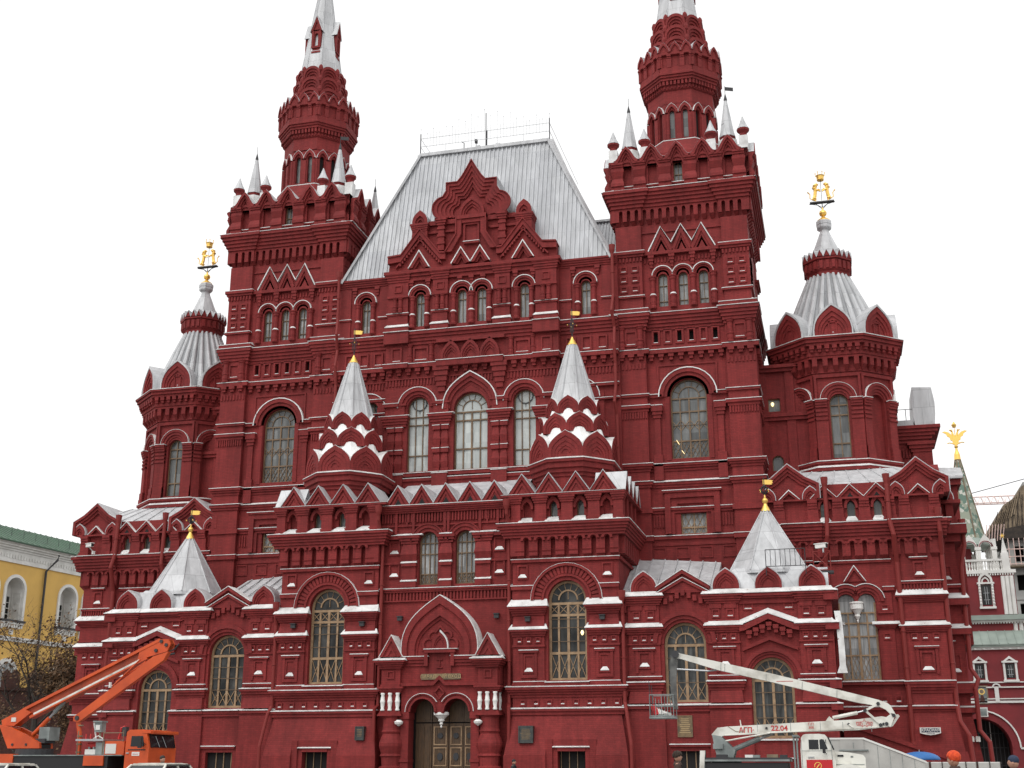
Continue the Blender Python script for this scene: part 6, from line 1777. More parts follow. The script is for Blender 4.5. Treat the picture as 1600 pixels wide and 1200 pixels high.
        for x_ in (24.7, 25.2): tube(Q, [FB.p(x_, 21.3, .1), FB.p(x_, 22.0, .1)], .02, 'iron', 4)
        tube(Q, [FB.p(24.5, 22.0, .1), FB.p(25.6, 22.0, .1)], .02, 'iron', 4)
        Q.build('roof', ro_)
        B2 = Acc(); box(B2, FB, 26.0, 27.7, 8, 17.5, -4, 0); box(B2, FB, 25.9, 27.9, 17.2, 17.54, -4, .3); B2.add([FB.p(26.2, 17.7, .5), FB.p(28.05, 17.7, .5), FB.p(28.05, 18.4, -.6), FB.p(26.2, 18.5, -.6), FB.p(26.2, 17.55, .5), FB.p(28.0, 17.55, .5), FB.p(28.0, 17.55, -2), FB.p(26.2, 17.55, -2)], BOXF, 'tin'); B2.build('rear_pier', museum)

def downpipes():
    def pipe(pts, r=.095):
        P = Acc(); tube(P, pts, r, 'pipe', 10)
        a = Vector(pts[0])
        lathe(P, a.x, a.y, [(r, a.z - .1), (.17, a.z + .12), (.2, a.z + .42), (.2, a.z + .46)], 'pipe', 10)
        for i in range(len(pts) - 1):
            u, v = Vector(pts[i]), Vector(pts[i + 1])
            n = int((u.z - v.z) / 2.2)
            for k in range(1, n + 1):
                q = u.lerp(v, k / (n + 1)); lathe(P, q.x, q.y, [(r + .02, q.z), (r + .035, q.z + .03), (r + .02, q.z + .06)], 'pipe', 10)
        P.build('downpipe', museum)
    for s in (-1, 1):
        x = s * 3.62
        pipe([(x, -.75, 14.6), (x, -.72, 14.3), (x * 1.015, -.1, 13.5), (x * .99, -.02, 12.9), (x * .99, -.02, 4.5), (x * 1.01, -.35, 4.3), (x * 1.01, -.35, .1)])
        x = s * 9.64
        pipe([(x, -.25, 9.6), (x, -.25, 9.2), (x, -.12, 8.8), (x, -.12, 4.5), (x + s * .1, -.35, 4.1), (x + s * .35, -.62, 2.4), (x + s * .35, -.62, .1)])
        pipe([(s * 8.78, 4.55, 31.0), (s * 8.78, 4.6, 28.3), (s * 8.7, 4.3, 27.2), (s * 8.78, 4.75, 26.3), (s * 8.78, 4.5, 25.2), (s * 8.78, 4.75, 24.0), (s * 8.78, 4.7, 22.6), (s * 8.72, 4.45, 21.6), (s * 8.8, 4.8, 20.9), (s * 8.8, 4.85, 17.0)])
        pipe([(s * 20.15, 5.35, 16.2), (s * 20.15, 5.3, 14.4), (s * 20.1, 5.2, 13.4), (s * 19.9, 5.75, 12.0), (s * 19.9, 5.75, 10.5)], .12)
        pipe([(s * 23.42, 5.3, 16.2), (s * 23.42, 5.2, 14.0), (s * 23.55, 5.1, 13.3), (s * 23.62, 5.75, 11.9), (s * 23.62, 5.72, 2.6), (s * 23.75, 5.3, 2.2), (s * 23.9, 5.0, .1)], .13)
    pipe([(25.92, 5.3, 14.2), (25.95, 5.3, 13.4), (25.95, 5.85, 12.2), (25.95, 5.85, 4.6), (26.0, 5.5, 3.6), (26.35, 5.3, 2.9), (26.5, 5.25, .1)], .12)
    pipe([(27.35, 8.0, 14.0), (27.35, 7.9, 13.0), (27.05, 7.85, 11.8), (27.0, 7.85, 6.4), (27.3, 7.6, 5.8), (27.1, 7.5, 5.3), (27.1, 7.5, 3.2), (27.5, 7.3, 2.6), (27.6, 7.3, .1)], .12)

for s in (-1, 1):
    bay(s); tent(s); tower(s); turret(s); wing(s); pavilion(s)
central_low(); porch(); central_up(); downpipes()
# ================================================================ surroundings
MT['yellow'] = noise_mix(mat('ochre_render', (.50, .33, .10), .8), (.68, .42, .11), (.58, .355, .095), .35, 7, .35, .7)
MT['stucco'] = noise_mix(mat('old_white_stucco', (.7, .69, .66), .8), (.74, .73, .70), (.60, .59, .56), .8, 6)
MT['greenroof'] = noise_mix(mat('green_sheet_roof', (.09, .20, .12), .55), (.05, .115, .065), (.04, .085, .05), .6, 6)
MT['kremlin'] = brick_mat('old_dark_brick', (.085, .034, .026), (.065, .028, .023), (.06, .035, .03), .4, .14, .3, .4)
MT['bark'] = noise_mix(mat('wet_bark', (.04, .03, .025), .9), (.05, .038, .03), (.025, .02, .017), 4, 5)
MT['leaf1'] = mat('dry_brown_leaf', (.15, .082, .038), .8)
MT['leaf2'] = mat('dark_brown_leaf', (.085, .052, .028), .8)
MT['gatered'] = noise_mix(mat('crimson_gate_plaster', (.20, .016, .020), .7), (.21, .017, .021), (.165, .014, .018), .8, 6)
MT['gategreen'] = noise_mix(mat('patinated_roof', (.26, .31, .27), .6), (.28, .33, .29), (.22, .26, .23), 1, 5)
MT['concrete'] = noise_mix(mat('raw_concrete', (.33, .33, .31), .9), (.37, .37, .35), (.25, .25, .24), .5, 7)
MT['plank'] = noise_mix(mat('scaffold_plank', (.27, .18, .09), .8), (.25, .19, .125), (.14, .105, .07), 1.2, 6)
MT['cranered'] = mat('faded_red_steel', (.66, .48, .43), .6)
MT['orange'] = noise_mix(mat('orange_truck_paint', (.58, .085, .012), .5), (.62, .082, .010), (.42, .052, .008), 1.5, 6, .35, .75)
MT['ivory'] = noise_mix(mat('dirty_white_paint', (.66, .65, .60), .45), (.70, .69, .63), (.38, .36, .31), 2.2, 9, .45, .70)
MT['boarding'] = noise_mix(mat('grey_white_boarding', (.42, .41, .38), .7), (.46, .45, .42), (.33, .32, .30), 1.1, 8)
MT['greyp'] = noise_mix(mat('grey_truck_paint', (.22, .25, .24), .5), (.26, .29, .28), (.14, .16, .155), 2, 6)
MT['black'] = mat('black_rubber', (.015, .015, .016), .7)
MT['cabglass'] = mat('cab_glass', (.012, .014, .016), .05, 0, .4)
MT['redflag'] = mat('red_cloth', (.50, .012, .018), .6)
MT['redtext'] = mat('red_lettering', (.50, .03, .03), .6)
MT['steel'] = mat('worn_steel', (.42, .43, .44), .35, .6)
MT['orangeweb'] = noise_mix(mat('shaded_orange_web', (.33, .045, .008), .6), (.36, .048, .009), (.22, .03, .008), 1.5, 7)  # shade of the recessed boom channel, put in as a darker orange
MT['darksteel'] = noise_mix(mat('greasy_steel', (.1, .1, .095), .5), (.16, .16, .15), (.05, .05, .048), 3, 7)
MT['tile'] = None

def tile_mat():
    m = mat('green_white_tiles', (.2, .25, .2), .5)
    n, l, b = nodes(m)
    tc = n.new('ShaderNodeTexCoord'); ck = n.new('ShaderNodeTexVoronoi'); ck.inputs['Scale'].default_value = 3.2
    l.new(tc.outputs['Object'], ck.inputs['Vector'])
    cr = n.new('ShaderNodeValToRGB'); cr.color_ramp.interpolation = 'CONSTANT'
    e = cr.color_ramp.elements
    e[0].position = 0; e[0].color = (.10, .17, .13, 1); e[1].position = .45; e[1].color = (.26, .29, .22, 1)
    x = e.new(.75); x.color = (.5, .5, .44, 1)
    l.new(ck.outputs['Color'], cr.inputs['Fac']); l.new(cr.outputs[0], b.inputs['Base Color'])
    return m
MT['tile'] = tile_mat()

# ---------------------------------------------------------------- yellow arsenal, receding on the left
def arsenal():
    th = R(7); u = Vector((math.sin(th), math.cos(th), 0)); n = Vector((math.cos(th), -math.sin(th), 0))
    F = Fr((-91, 90, 0), u, n)
    root = empty('arsenal_building', (-91, 90, 0), 'long ochre yellow building with white arched windows and a green roof on the left', 'building')
    def put(A, name, par=root):
        o = A.build(name, par)
        if par is root: o.matrix_parent_inverse = Matrix.Translation((91, -90, 0))
        return o
    A = Acc()
    s0, s1 = -34, 66
    cs = []
    for b in range(-2, 5):
        for d in (-1.6, -6.7): cs.append(b * 15.9 + d)
    cs = sorted(c for c in cs if s0 + 3 < c < s1 - 3)
    wall(A, F, s0, s1, 0, 29.0, 0, 2.0, [(c - 1.7, c + 1.7, 20.9, 25.1, True) for c in cs], 'yellow')
    box(A, F, s0, s1, 0, 31.6, -16, -2.3, 'yellow')
    box(A, F, s0, s1, 29.0, 30.4, -2, .12, 'stucco')
    for i in range(int((s1 - s0) / .55)):
        x = s0 + .3 + i * .55; h = random.uniform(.15, .4)
        box(A, F, x, x + random.uniform(.2, .4), 29.5 - h / 2, 29.6 + h, .0, .22, 'stucco')
    for i, d in enumerate((.3, .55, .85, 1.15)): box(A, F, s0, s1, 30.4 + .29 * i, 30.4 + .29 * (i + 1), -2, d, 'stucco')
    box(A, F, s0, s1, 28.75, 29.0, -1, .2, 'stucco')
    box(A, F, s0, s1, 18.0, 18.35, -1, .25, 'stucco'); box(A, F, s0, s1, 18.35, 18.6, -1, .4, 'stucco')
    w = put(A, 'wall')
    for c in cs:
        W = Acc()
        arch(W, F, c, 25.1, 1.70, 2.12, -.2, .22, 'stucco', 18, 4.2)
        # deep white reveal
        P = [(c - 1.7, 20.9)] + arcp(c, 25.1, 1.7, n=18) + [(c + 1.7, 20.9)]
        strip(W, F, P, off(P, (c, 23), .985), -2.2, -.0, 'stucco')
        poly(W, F, P, -2.28, -2.2, 'stucco')
        for q in (-.8, .8):
            box(W, F, c + q - .62, c + q + .62, 21.2, 24.4, -2.2, -2.14, 'g_dark')
            for z in (21.9, 22.7, 23.5): box(W, F, c + q - .62, c + q + .62, z, z + .1, -2.14, -2.10, 'stucco')
            box(W, F, c + q - .05, c + q + .05, 21.2, 24.4, -2.14, -2.10, 'stucco')
        # roundel and panel on the far reveal
        f2 = Fr(F.p(c + 1.66, 0, -1.1), -F.n, -F.u)
        strip(W, f2, arcp(0, 23.0, .55, 180, -180, 20), arcp(0, 23.0, .40, 180, -180, 20), -.02, .08, 'stucco')
        strip(W, f2, [(-.8, 21.1), (-.8, 24.9), (.8, 24.9), (.8, 21.1), (-.8, 21.1)], [(-.7, 21.2), (-.7, 24.8), (.7, 24.8), (.7, 21.2), (-.7, 21.2)], -.02, .06, 'stucco')
        box(W, F, c - 2.3, c + 2.3, 20.62, 20.9, -1, .5, 'iron'); box(W, F, c - 2.2, c + 2.2, 20.35, 20.62, -.5, .35, 'stucco')
        for k in range(9):
            x = c - 1.9 + k * .475; box(W, F, x - .15, x + .15, 19.6 + .25 * abs(math.sin(k)), 20.35, -.2, .25, 'stucco')
        box(W, F, c - .3, c + .3, 18.9, 19.6, -.2, .3, 'stucco')
        put(W, 'window')
        L = Acc()
        arch(L, F, c, 13.6, 1.5, 2.1, -.2, .25, 'stucco', 14, 3.8); poly(L, F, [(c - 1.5, 9.8)] + arcp(c, 13.6, 1.5, n=12) + [(c + 1.5, 9.8)], -.2, .05, 'g_curt')
        put(L, 'window')
    P = Acc()
    for b in range(-2, 4):
        s = b * 15.9 + 3.9
        p = lambda z, d: F.p(s - 0, z, d)
        tube(P, [F.p(s + 1.3, 30.9, 1.2), F.p(s + 1.2, 30.2, 1.1), F.p(s - .1, 28.4, .35), F.p(s - .1, 0.2, .3)], .17, 'iron', 8)
    put(P, 'downpipe')
    Rr = Acc()
    a = [F.p(s0 - 1, 31.56, 1.5), F.p(s1 + 1, 31.56, 1.5), F.p(s1 + 1, 35.2, -6.5), F.p(s0 - 1, 35.2, -6.5)]
    b = [F.p(s0 - 1, 31.4, 1.5), F.p(s1 + 1, 31.4, 1.5), F.p(s1 + 1, 31.4, -6.5), F.p(s0 - 1, 31.4, -6.5)]
    Rr.add(a + b, BOXF, 'greenroof')
    for i in range(int((s1 - s0) / 1.2)): bar(Rr, F.p(s0 + i * 1.2, 31.62, 1.4), F.p(s0 + i * 1.2, 35.24, -6.5), .06, .1, 'greenroof')
    for i in range(int((s1 - s0) / 2.4)): tube(Rr, [F.p(s0 + i * 2.4, 32.6, -.6), F.p(s0 + i * 2.4, 33.5, -.6)], .04, 'iron', 4)
    ro = put(Rr, 'roof')
    C = Acc(); f = Fr(F.p(-2.6, 0, -5.5), F.u, F.n)
    box(C, f, -.4, .4, 33.5, 36.8, -.4, .4, 'stucco'); box(C, f, -.5, .5, 36.8, 37.1, -.5, .5, 'iron')
    C.build('chimney', ro)
arsenal()

def kremlin_wall():
    u = Vector((.82, .572, 0)).normalized(); n = Vector((u.y, -u.x, 0))
    F = Fr((-42, 26.7, 0), u, n)
    A = Acc()
    box(A, F, -60, 19, 0, 7.2, -2, 0, 'kremlin'); box(A, F, -60, 19, 7.2, 7.45, -2.1, .15, 'kremlin')
    for i in range(39):
        x = -59.5 + i * 2.0
        poly(A, F, [(x, 7.45), (x + 1.4, 7.45), (x + 1.4, 8.5), (x + 1.05, 8.9), (x + .7, 8.55), (x + .35, 8.9), (x, 8.5)], -.7, 0, 'kremlin')
    o = A.build('brick_wall')
    tag(o, 'old dark brick fortress wall with notched battlements behind the bare trees on the left', 'wall')
kremlin_wall()

# ---------------------------------------------------------------- trees by the wall
def tree(x, y, h, seed, leaves, label, name, lean=0.0, spread=1.0, lm=('leaf1', 'leaf2'), lsize=.22):
    rnd = random.Random(seed)
    T = Acc(); Lf = Acc(); tips = []
    def grow(p, d, L, r, lev):
        n = 4 if lev < 3 else 3
        pts = [p.copy()]; q = p.copy(); dd = d.copy()
        for i in range(n):
            dd = (dd + Vector((rnd.uniform(-1, 1), rnd.uniform(-1, 1), rnd.uniform(-.35, .55))) * .22).normalized()
            q = q + dd * L / n; pts.append(q.copy())
        tube(T, pts, [r * (1 - .55 * i / n) for i in range(n + 1)], 'bark', 7 if lev == 0 else (5 if lev < 3 else 3))
        if lev >= 3: tips.extend(pts[1:])
        if lev == 5: return
        k = 6 if lev == 0 else (4 if lev < 3 else 3)
        for i in range(k):
            t = rnd.uniform(.45, 1.0) if lev == 0 else rnd.uniform(.3, 1.0)
            j = min(n - 1, int(t * n)); b = pts[j].lerp(pts[j + 1], t * n - j)
            a = rnd.uniform(0, 2 * math.pi)
            side = Vector((math.cos(a), math.sin(a), rnd.uniform(.15, .8)))
            nd = (dd * rnd.uniform(.35, .7) + side * .75 * spread).normalized()
            grow(b, nd, L * rnd.uniform(.50, .72), r * .42 * (1 - .3 * t) + .004, lev + 1)
    root = empty(name, (x, y, 0), label, 'tree')
    grow(Vector((0, 0, 0)), Vector((lean, 0, 1)).normalized(), h * .42, h * .022, 0)
    T.build('trunk', root)
    if leaves:
        for i in range(leaves):
            p = rnd.choice(tips) + Vector((rnd.gauss(0, .3), rnd.gauss(0, .3), rnd.gauss(0, .28)))
            a = Vector((rnd.uniform(-1, 1), rnd.uniform(-1, 1), rnd.uniform(-1, 1))).normalized(); b = a.orthogonal().normalized()
            c = a.cross(b); s = lsize * rnd.uniform(.6, 1.3)
            Lf.add([p - b * s, p + c * s * .6, p + b * s, p - c * s * .6], [(0, 1, 2, 3)], lm[0] if rnd.random() < .6 else lm[1])
        Lf.build('crown', root, fixn=False)
tree(-36.2, 17.0, 15.5, 3, 1600, 'bare tree with thin spreading branches at the left edge, above the crane pivot', 'bare_tree', .10, 1.1, lsize=.11)
tree(-31.8, 18.5, 14.2, 11, 14000, 'tall tree still full of dry brown leaves next to the museum corner', 'brown_leaf_tree', .05, .8, lsize=.13)
tree(-34.0, 20.5, 10.5, 23, 1500, 'low twiggy tree with a dark trunk between the leafy one and the bare one', 'twiggy_tree', -.05, 1.0, lsize=.10)
tree(-39.5, 21.5, 10.0, 31, 900, 'small thinly leaved tree close to the battlements at the far left', 'small_tree', .02, 1.1, lsize=.10)

tree(-30.6, 15.0, 7.2, 41, 5200, 'low brown leafed tree squeezed against the left flank of the museum', 'scrubby_tree', -.12, 1.25, lsize=.10)
tree(-37.6, 14.5, 6.6, 47, 3600, 'short bushy brown tree low behind the raised orange boom', 'bushy_tree', .06, 1.3, lsize=.10)
# ---------------------------------------------------------------- the twin gate on the right, and what stands behind it
def gate():
    k = 114 / 78.0
    Y = 50.0
    root = empty('city_gate', (45, Y, 0), 'crimson gate with white window surrounds and a tiled tent spire right of the museum', 'gate')
    def put(A, name, par=root):
        o = A.build(name, par)
        if par is root: o.matrix_parent_inverse = Matrix.Translation((-45, -Y, 0))
        return o
    class GF(Fr):
        """coordinates measured at 14 m, scaled out to where the gate stands"""
        def p(s, x, z, d=0.0): return Vector((20.25 + (x - 20.25) * k, Y - d * k, 1.4 + (z - 1.4) * k))
    F = GF((0, 0, 0), (1, 0, 0), (0, -1, 0))
    A = Acc(); g = 'gatered'; w = 'stucco'
    P = [(26.0, 0.4)] + [(26.0, 2.4)] + arcp(27.75, 2.4, 1.62, 180, 0, 18) + [(29.37, .4)]
    strip(A, F, [(x, z) for x, z in P[2:-1]], [(x, 8.0) for x, z in P[2:-1]], -2.0, 0, g)
    box(A, F, 24.0, 26.13, .43, 8.0, -2.0, 0, g); box(A, F, 29.37, 36.0, .43, 8.0, -2.0, 0, g)
    for r0, r1, d, m in ((1.62, 1.72, .04, g), (2.02, 2.10, .1, w)): arch(A, F, 27.75, 2.4, r0, r1, -.2, d, m, 24)
    box(A, F, 29.8, 36, 2.32, 2.42, -.1, .1, w)
    arch(A, F, 27.75, 2.4, 2.1, 2.9, -.2, .05, g, 24)
    for z, h in ((4.86, .12), (5.06, .06), (5.70, .07), (5.98, .06), (7.85, .07)): box(A, F, 24.0, 36, z, z + h, -.1, .12, w)
    arch(A, F, 28.85, 5.72, .16, .24, -.1, .14, w, 10)
    box(A, F, 28.73, 28.95, 4.9, 5.75, -.1, .14, w)
    # eave and sloping green roof
    box(A, F, 24, 36, 8.0, 8.15, -1, .25, 'gategreen'); box(A, F, 24, 36, 7.92, 8.0, -1, .15, w)
    for i in range(26): box(A, F, 24.1 + i * .47, 24.2 + i * .47, 7.86, 7.92, -.1, .24, w)
    A.add([F.p(24, 8.15, .3), F.p(36, 8.15, .3), F.p(36, 9.0, -.8), F.p(24, 9.0, -.8), F.p(24, 8.1, .3), F.p(36, 8.1, .3), F.p(36, 8.1, -.8), F.p(24, 8.1, -.8)], BOXF, 'gategreen')
    for i in range(26): bar(A, F.p(24.1 + i * .47, 8.17, .3), F.p(24.1 + i * .47, 9.02, -.8), .05, .06, 'gategreen')
    put(A, 'gate_wall')
    G = Acc()
    box(G, F, 26.13, 29.37, .43, 4.1, -1.6, -1.5, 'shadefill')
    for i in range(15): box(G, F, 26.2 + i * .22, 26.24 + i * .22, .43, 4.0, -1.5, -1.44, 'iron' if i % 5 else 'stucco')
    for z in (1.4, 2.4, 3.2): box(G, F, 26.13, 29.37, z, z + .05, -1.5, -1.42, 'iron')
    put(G, 'iron_grille')
    def gwin(xc, z0, z1, hw, keelh, cols=True):
        B = Acc()
        box(B, F, xc - hw * .62, xc + hw * .62, z0 + .1, z1 - .05, -.1, .02, 'g_dark')
        for q in (-1, 1):
            a, b = sorted((xc + q * hw, xc + q * hw * .70)); box(B, F, a, b, z0, z1, -.1, .14, w)
            if cols:
                for j in range(7): 
                    zz = z0 + .08 + j * (z1 - z0 - .1) / 7; c = F.p(xc + q * hw * .86, 0, .16)
                    lathe(B, c.x, c.y, [(.05, F.p(0, zz, 0).z), (.11, F.p(0, zz + .1, 0).z), (.05, F.p(0, zz + .2, 0).z)], w, 8)
        box(B, F, xc - hw * 1.1, xc + hw * 1.1, z0 - .12, z0, -.1, .2, w); box(B, F, xc - hw * 1.15, xc + hw * 1.15, z1, z1 + .1, -.1, .2, w)
        for z in (0.3, .6): box(B, F, xc - hw * .4, xc + hw * .4, z0 + (z1 - z0) * z, z0 + (z1 - z0) * z + .02, .0, .04, 'steel')
        for x in (-.15, .15): box(B, F, xc + hw * x - .01, xc + hw * x + .01, z0 + .15, z1 - .15, .0, .04, 'steel')
        if cols:
            KP = keel(xc, z1 + .1, hw * .95, keelh); strip(B, F, KP, off(KP, (xc, z1 + .1), .7), -.1, .18, w); strip(B, F, off(KP, (xc, z1 + .1), .55), off(KP, (xc, z1 + .1), .38), -.1, .12, w); poly(B, F, off(KP, (xc, z1 + .1), .7), -.1, .04, g)
        else: strip(B, F, [(xc - hw, z1 + .08), (xc, z1 + keelh), (xc + hw, z1 + .08)], [(xc - hw * .6, z1 + .08), (xc, z1 + keelh * .6), (xc + hw * .6, z1 + .08)], -.1, .16, w)
        put(B, 'window')
    for i in range(-2, 5): gwin(28.05 + i * 1.66, 6.14, 7.1, .38, .38, False)
    # tower block
    T = Acc()
    D = -.9
    box(T, F, 26.2, 30.62, 8.0, 12.4, -5.2, D, g)
    box(T, F, 25.9, 31.2, 9.62, 9.9, -5.6, D + .35, 'gategreen'); box(T, F, 25.9, 31.2, 9.5, 9.62, -5.6, D + .2, w)
    for i in range(34): box(T, F, 26.0 + i * .155, 26.08 + i * .155, 9.42, 9.5, D, D + .18, w)
    box(T, F, 26.1, 30.75, 12.38, 12.58, -5.3, D + .12, w)
    for i in range(32): box(T, F, 26.2 + i * .14, 26.27 + i * .14, 12.26, 12.38, D, D + .1, w)
    for x in (29.98, 30.22, 30.46): c = F.p(x, 0, D + .06); lathe(T, c.x, c.y, [(.17, F.p(0, 9.95, 0).z), (.17, F.p(0, 12.2, 0).z)], w, 10)
    for x in (30.4, 30.7, 31.0): c = F.p(x, 0, D - .0); lathe(T, c.x, c.y, [(.17, F.p(0, 8.6, 0).z), (.17, F.p(0, 9.45, 0).z)], w, 10)
    put(T, 'tower_block')
    class GT(GF):
        def p(s, x, z, d=0.0): return GF.p(s, x, z, d + D)
    F0 = F
    F = GT((0, 0, 0), (1, 0, 0), (0, -1, 0))
    gwin(28.98, 10.42, 11.75, .42, .62); gwin(27.45, 10.42, 11.75, .42, .62)
    Bl = Acc()
    box(Bl, F, 26.3, 30.5, 13.12, 13.24, -.2, .05, w)
    for i in range(28):
        c = F.p(26.4 + i * .15, 0, -.06); lathe(Bl, c.x, c.y, [(.09, F.p(0, 12.58, 0).z), (.05, F.p(0, 12.7, 0).z), (.09, F.p(0, 12.85, 0).z), (.05, F.p(0, 13.12, 0).z)], w, 6)
    for x in (30.25, 26.5):
        box(Bl, F, x - .2, x + .2, 12.58, 13.6, -.35, .06, w); poly(Bl, F, [(x - .16, 13.6), (x + .16, 13.6), (x, 14.5)], -.3, .0, w)
        c = F.p(x, 0, -.15)
        for j in range(5):
            a = 2 * math.pi * j / 5 + math.pi / 2
            tube(Bl, [(c.x, c.y, F.p(0, 14.62, 0).z), (c.x + .22 * math.cos(a), c.y, F.p(0, 14.62, 0).z + .22 * math.sin(a))], [.07, .01], 'gold', 5)
    put(Bl, 'balustrade')
    # open arcade under the tent: real openings, sky seen through
    Ar = Acc()
    def arcade(f, x0, dd):
        xs = [x0 + i * .92 for i in range(4)]
        for x in xs: box(Ar, f, x - .14, x + .14, 12.58, 14.05, dd - .3, dd, w); box(Ar, f, x - .18, x + .18, 13.95, 14.12, dd - .34, dd + .04, w)
        for i in range(3):
            c = x0 + .46 + i * .92
            P = arcp(c, 14.1, .32, n=10); KP = keel(c, 14.1, .46, .80, 5)
            strip(Ar, f, P, [(c - .46 + .92 * j / 10, 14.1 + (KP[j][1] - 14.1)) for j in range(11)], dd - .3, dd, w)
            strip(Ar, f, arcp(c, 14.1, .36, n=10), arcp(c, 14.1, .40, n=10), dd - .1, dd + .03, g)
    cx = 28.42
    for sgn in (0, 1):
        arcade(F, cx - 1.38, -.9 - 2.9 * sgn)
    for xx in (cx - 1.38, cx + 1.38):
        for q in (1, 2): box(Ar, F, xx - .14, xx + .14, 12.58, 14.1, -.9 - q * 1.0 - .14, -.9 - q * 1.0 + .14, w)
        box(Ar, F, xx - .14, xx + .14, 14.1, 14.6, -3.9, -.9, w)
    box(Ar, F, cx - .3, cx + .15, 12.58, 14.2, -2.4, -1.9, g)
    put(Ar, 'arcade')
    Tn = Acc()
    c = F.p(cx, 0, -2.4)
    zb, zt = F.p(0, 14.75, 0).z, F.p(0, 19.95, 0).z
    octa(Tn, c.x, c.y, [(1.08 * k, zb), (.15 * k, zt)], 'tile'); octa(Tn, c.x, c.y, [(1.5 * k, F.p(0, 14.3, 0).z), (1.12 * k, zb + .05)], 'gategreen')
    for j in range(8):
        an = R(-90 + 45 * j + 22.5); cc = k / math.cos(math.pi / 8)
        tube(Tn, [(c.x + 1.09 * cc * math.cos(an), c.y + 1.09 * cc * math.sin(an), zb), (c.x + .15 * cc * math.cos(an), c.y + .15 * cc * math.sin(an), zt)], .07, 'plank', 5)
    put(Tn, 'tent_spire')
    E = Acc()
    z = zt
    lathe(E, c.x, c.y, [(.30, z), (.26, z + .5), (.12, z + .9), (.10, z + 1.1), (.2, z + 1.25), (.08, z + 1.4)], 'gold', 10)
    f = Fr((c.x, c.y, 0), (1, 0, 0), (0, -1, 0)); ze = z + 1.35
    poly(E, f, [(0, ze), (.22, ze + .12), (.3, ze + .5), (.22, ze + .85), (-.22, ze + .85), (-.3, ze + .5), (-.22, ze + .12)], -.1, .1, 'gold')
    for q in (-1, 1):
        poly(E, f, [(q * .15, ze + .4), (q * .45, ze + .55), (q * .5, ze + .8), (q * .72, ze + .95), (q * .78, ze + 1.15), (q * 1.1, ze + 1.35), (q * .9, ze + 1.42), (q * .55, ze + 1.30), (q * .2, ze + .95)], -.06, .06, 'gold')
        tube(E, [(c.x + q * .1, c.y, ze + .8), (c.x + q * .22, c.y, ze + 1.2), (c.x + q * .3, c.y, ze + 1.5), (c.x + q * .5, c.y, ze + 1.52)], [.12, .09, .11, .03], 'gold', 6)
        tube(E, [(c.x + q * .2, c.y, ze + .2), (c.x + q * .55, c.y, ze + .3), (c.x + q * .75, c.y, ze + .25)], [.07, .05, .06], 'gold', 5)
    lathe(E, c.x, c.y, [(.16, ze + 1.75), (.24, ze + 2.0), (.14, ze + 2.1), (.03, ze + 2.3)], 'gold', 8)
    tube(E, [(c.x, c.y, ze + .8), (c.x, c.y, ze + 1.8)], .03, 'gold', 4)
    put(E, 'gilded_eagle')
    # icon panel and tablet over the arch
    I = Acc()
    box(I, F0, 27.66, 28.36, 4.80, 5.84, -.02, .10, 'plank'); box(I, F0, 27.74, 28.28, 4.88, 5.76, .1, .12, 'greyp')
    strip(I, F0, arcp(28.02, 5.5, .17, 180, -180, 16), arcp(28.02, 5.5, .12, 180, -180, 16), .1, .13, 'gold'); poly(I, F0, [(x, z) for x, z in arcp(28.02, 5.5, .10, 180, -170, 14)], .1, .13, 'plank')
    poly(I, F0, [(27.88, 4.95), (28.16, 4.95), (28.10, 5.25), (28.02, 5.34), (27.94, 5.25)], .1, .125, 'kremlin')
    tag(I.build('icon_panel'), 'framed painted icon panel on the crimson gate above its arch', 'icon')
    I = Acc(); box(I, F0, 27.74, 28.24, 4.1, 4.62, -.02, .14, w); box(I, F0, 27.80, 28.18, 4.16, 4.56, .14, .16, 'greyp')
    tag(I.build('stone_tablet'), 'small pale framed tablet below the icon on the gate arch', 'tablet')
gate()

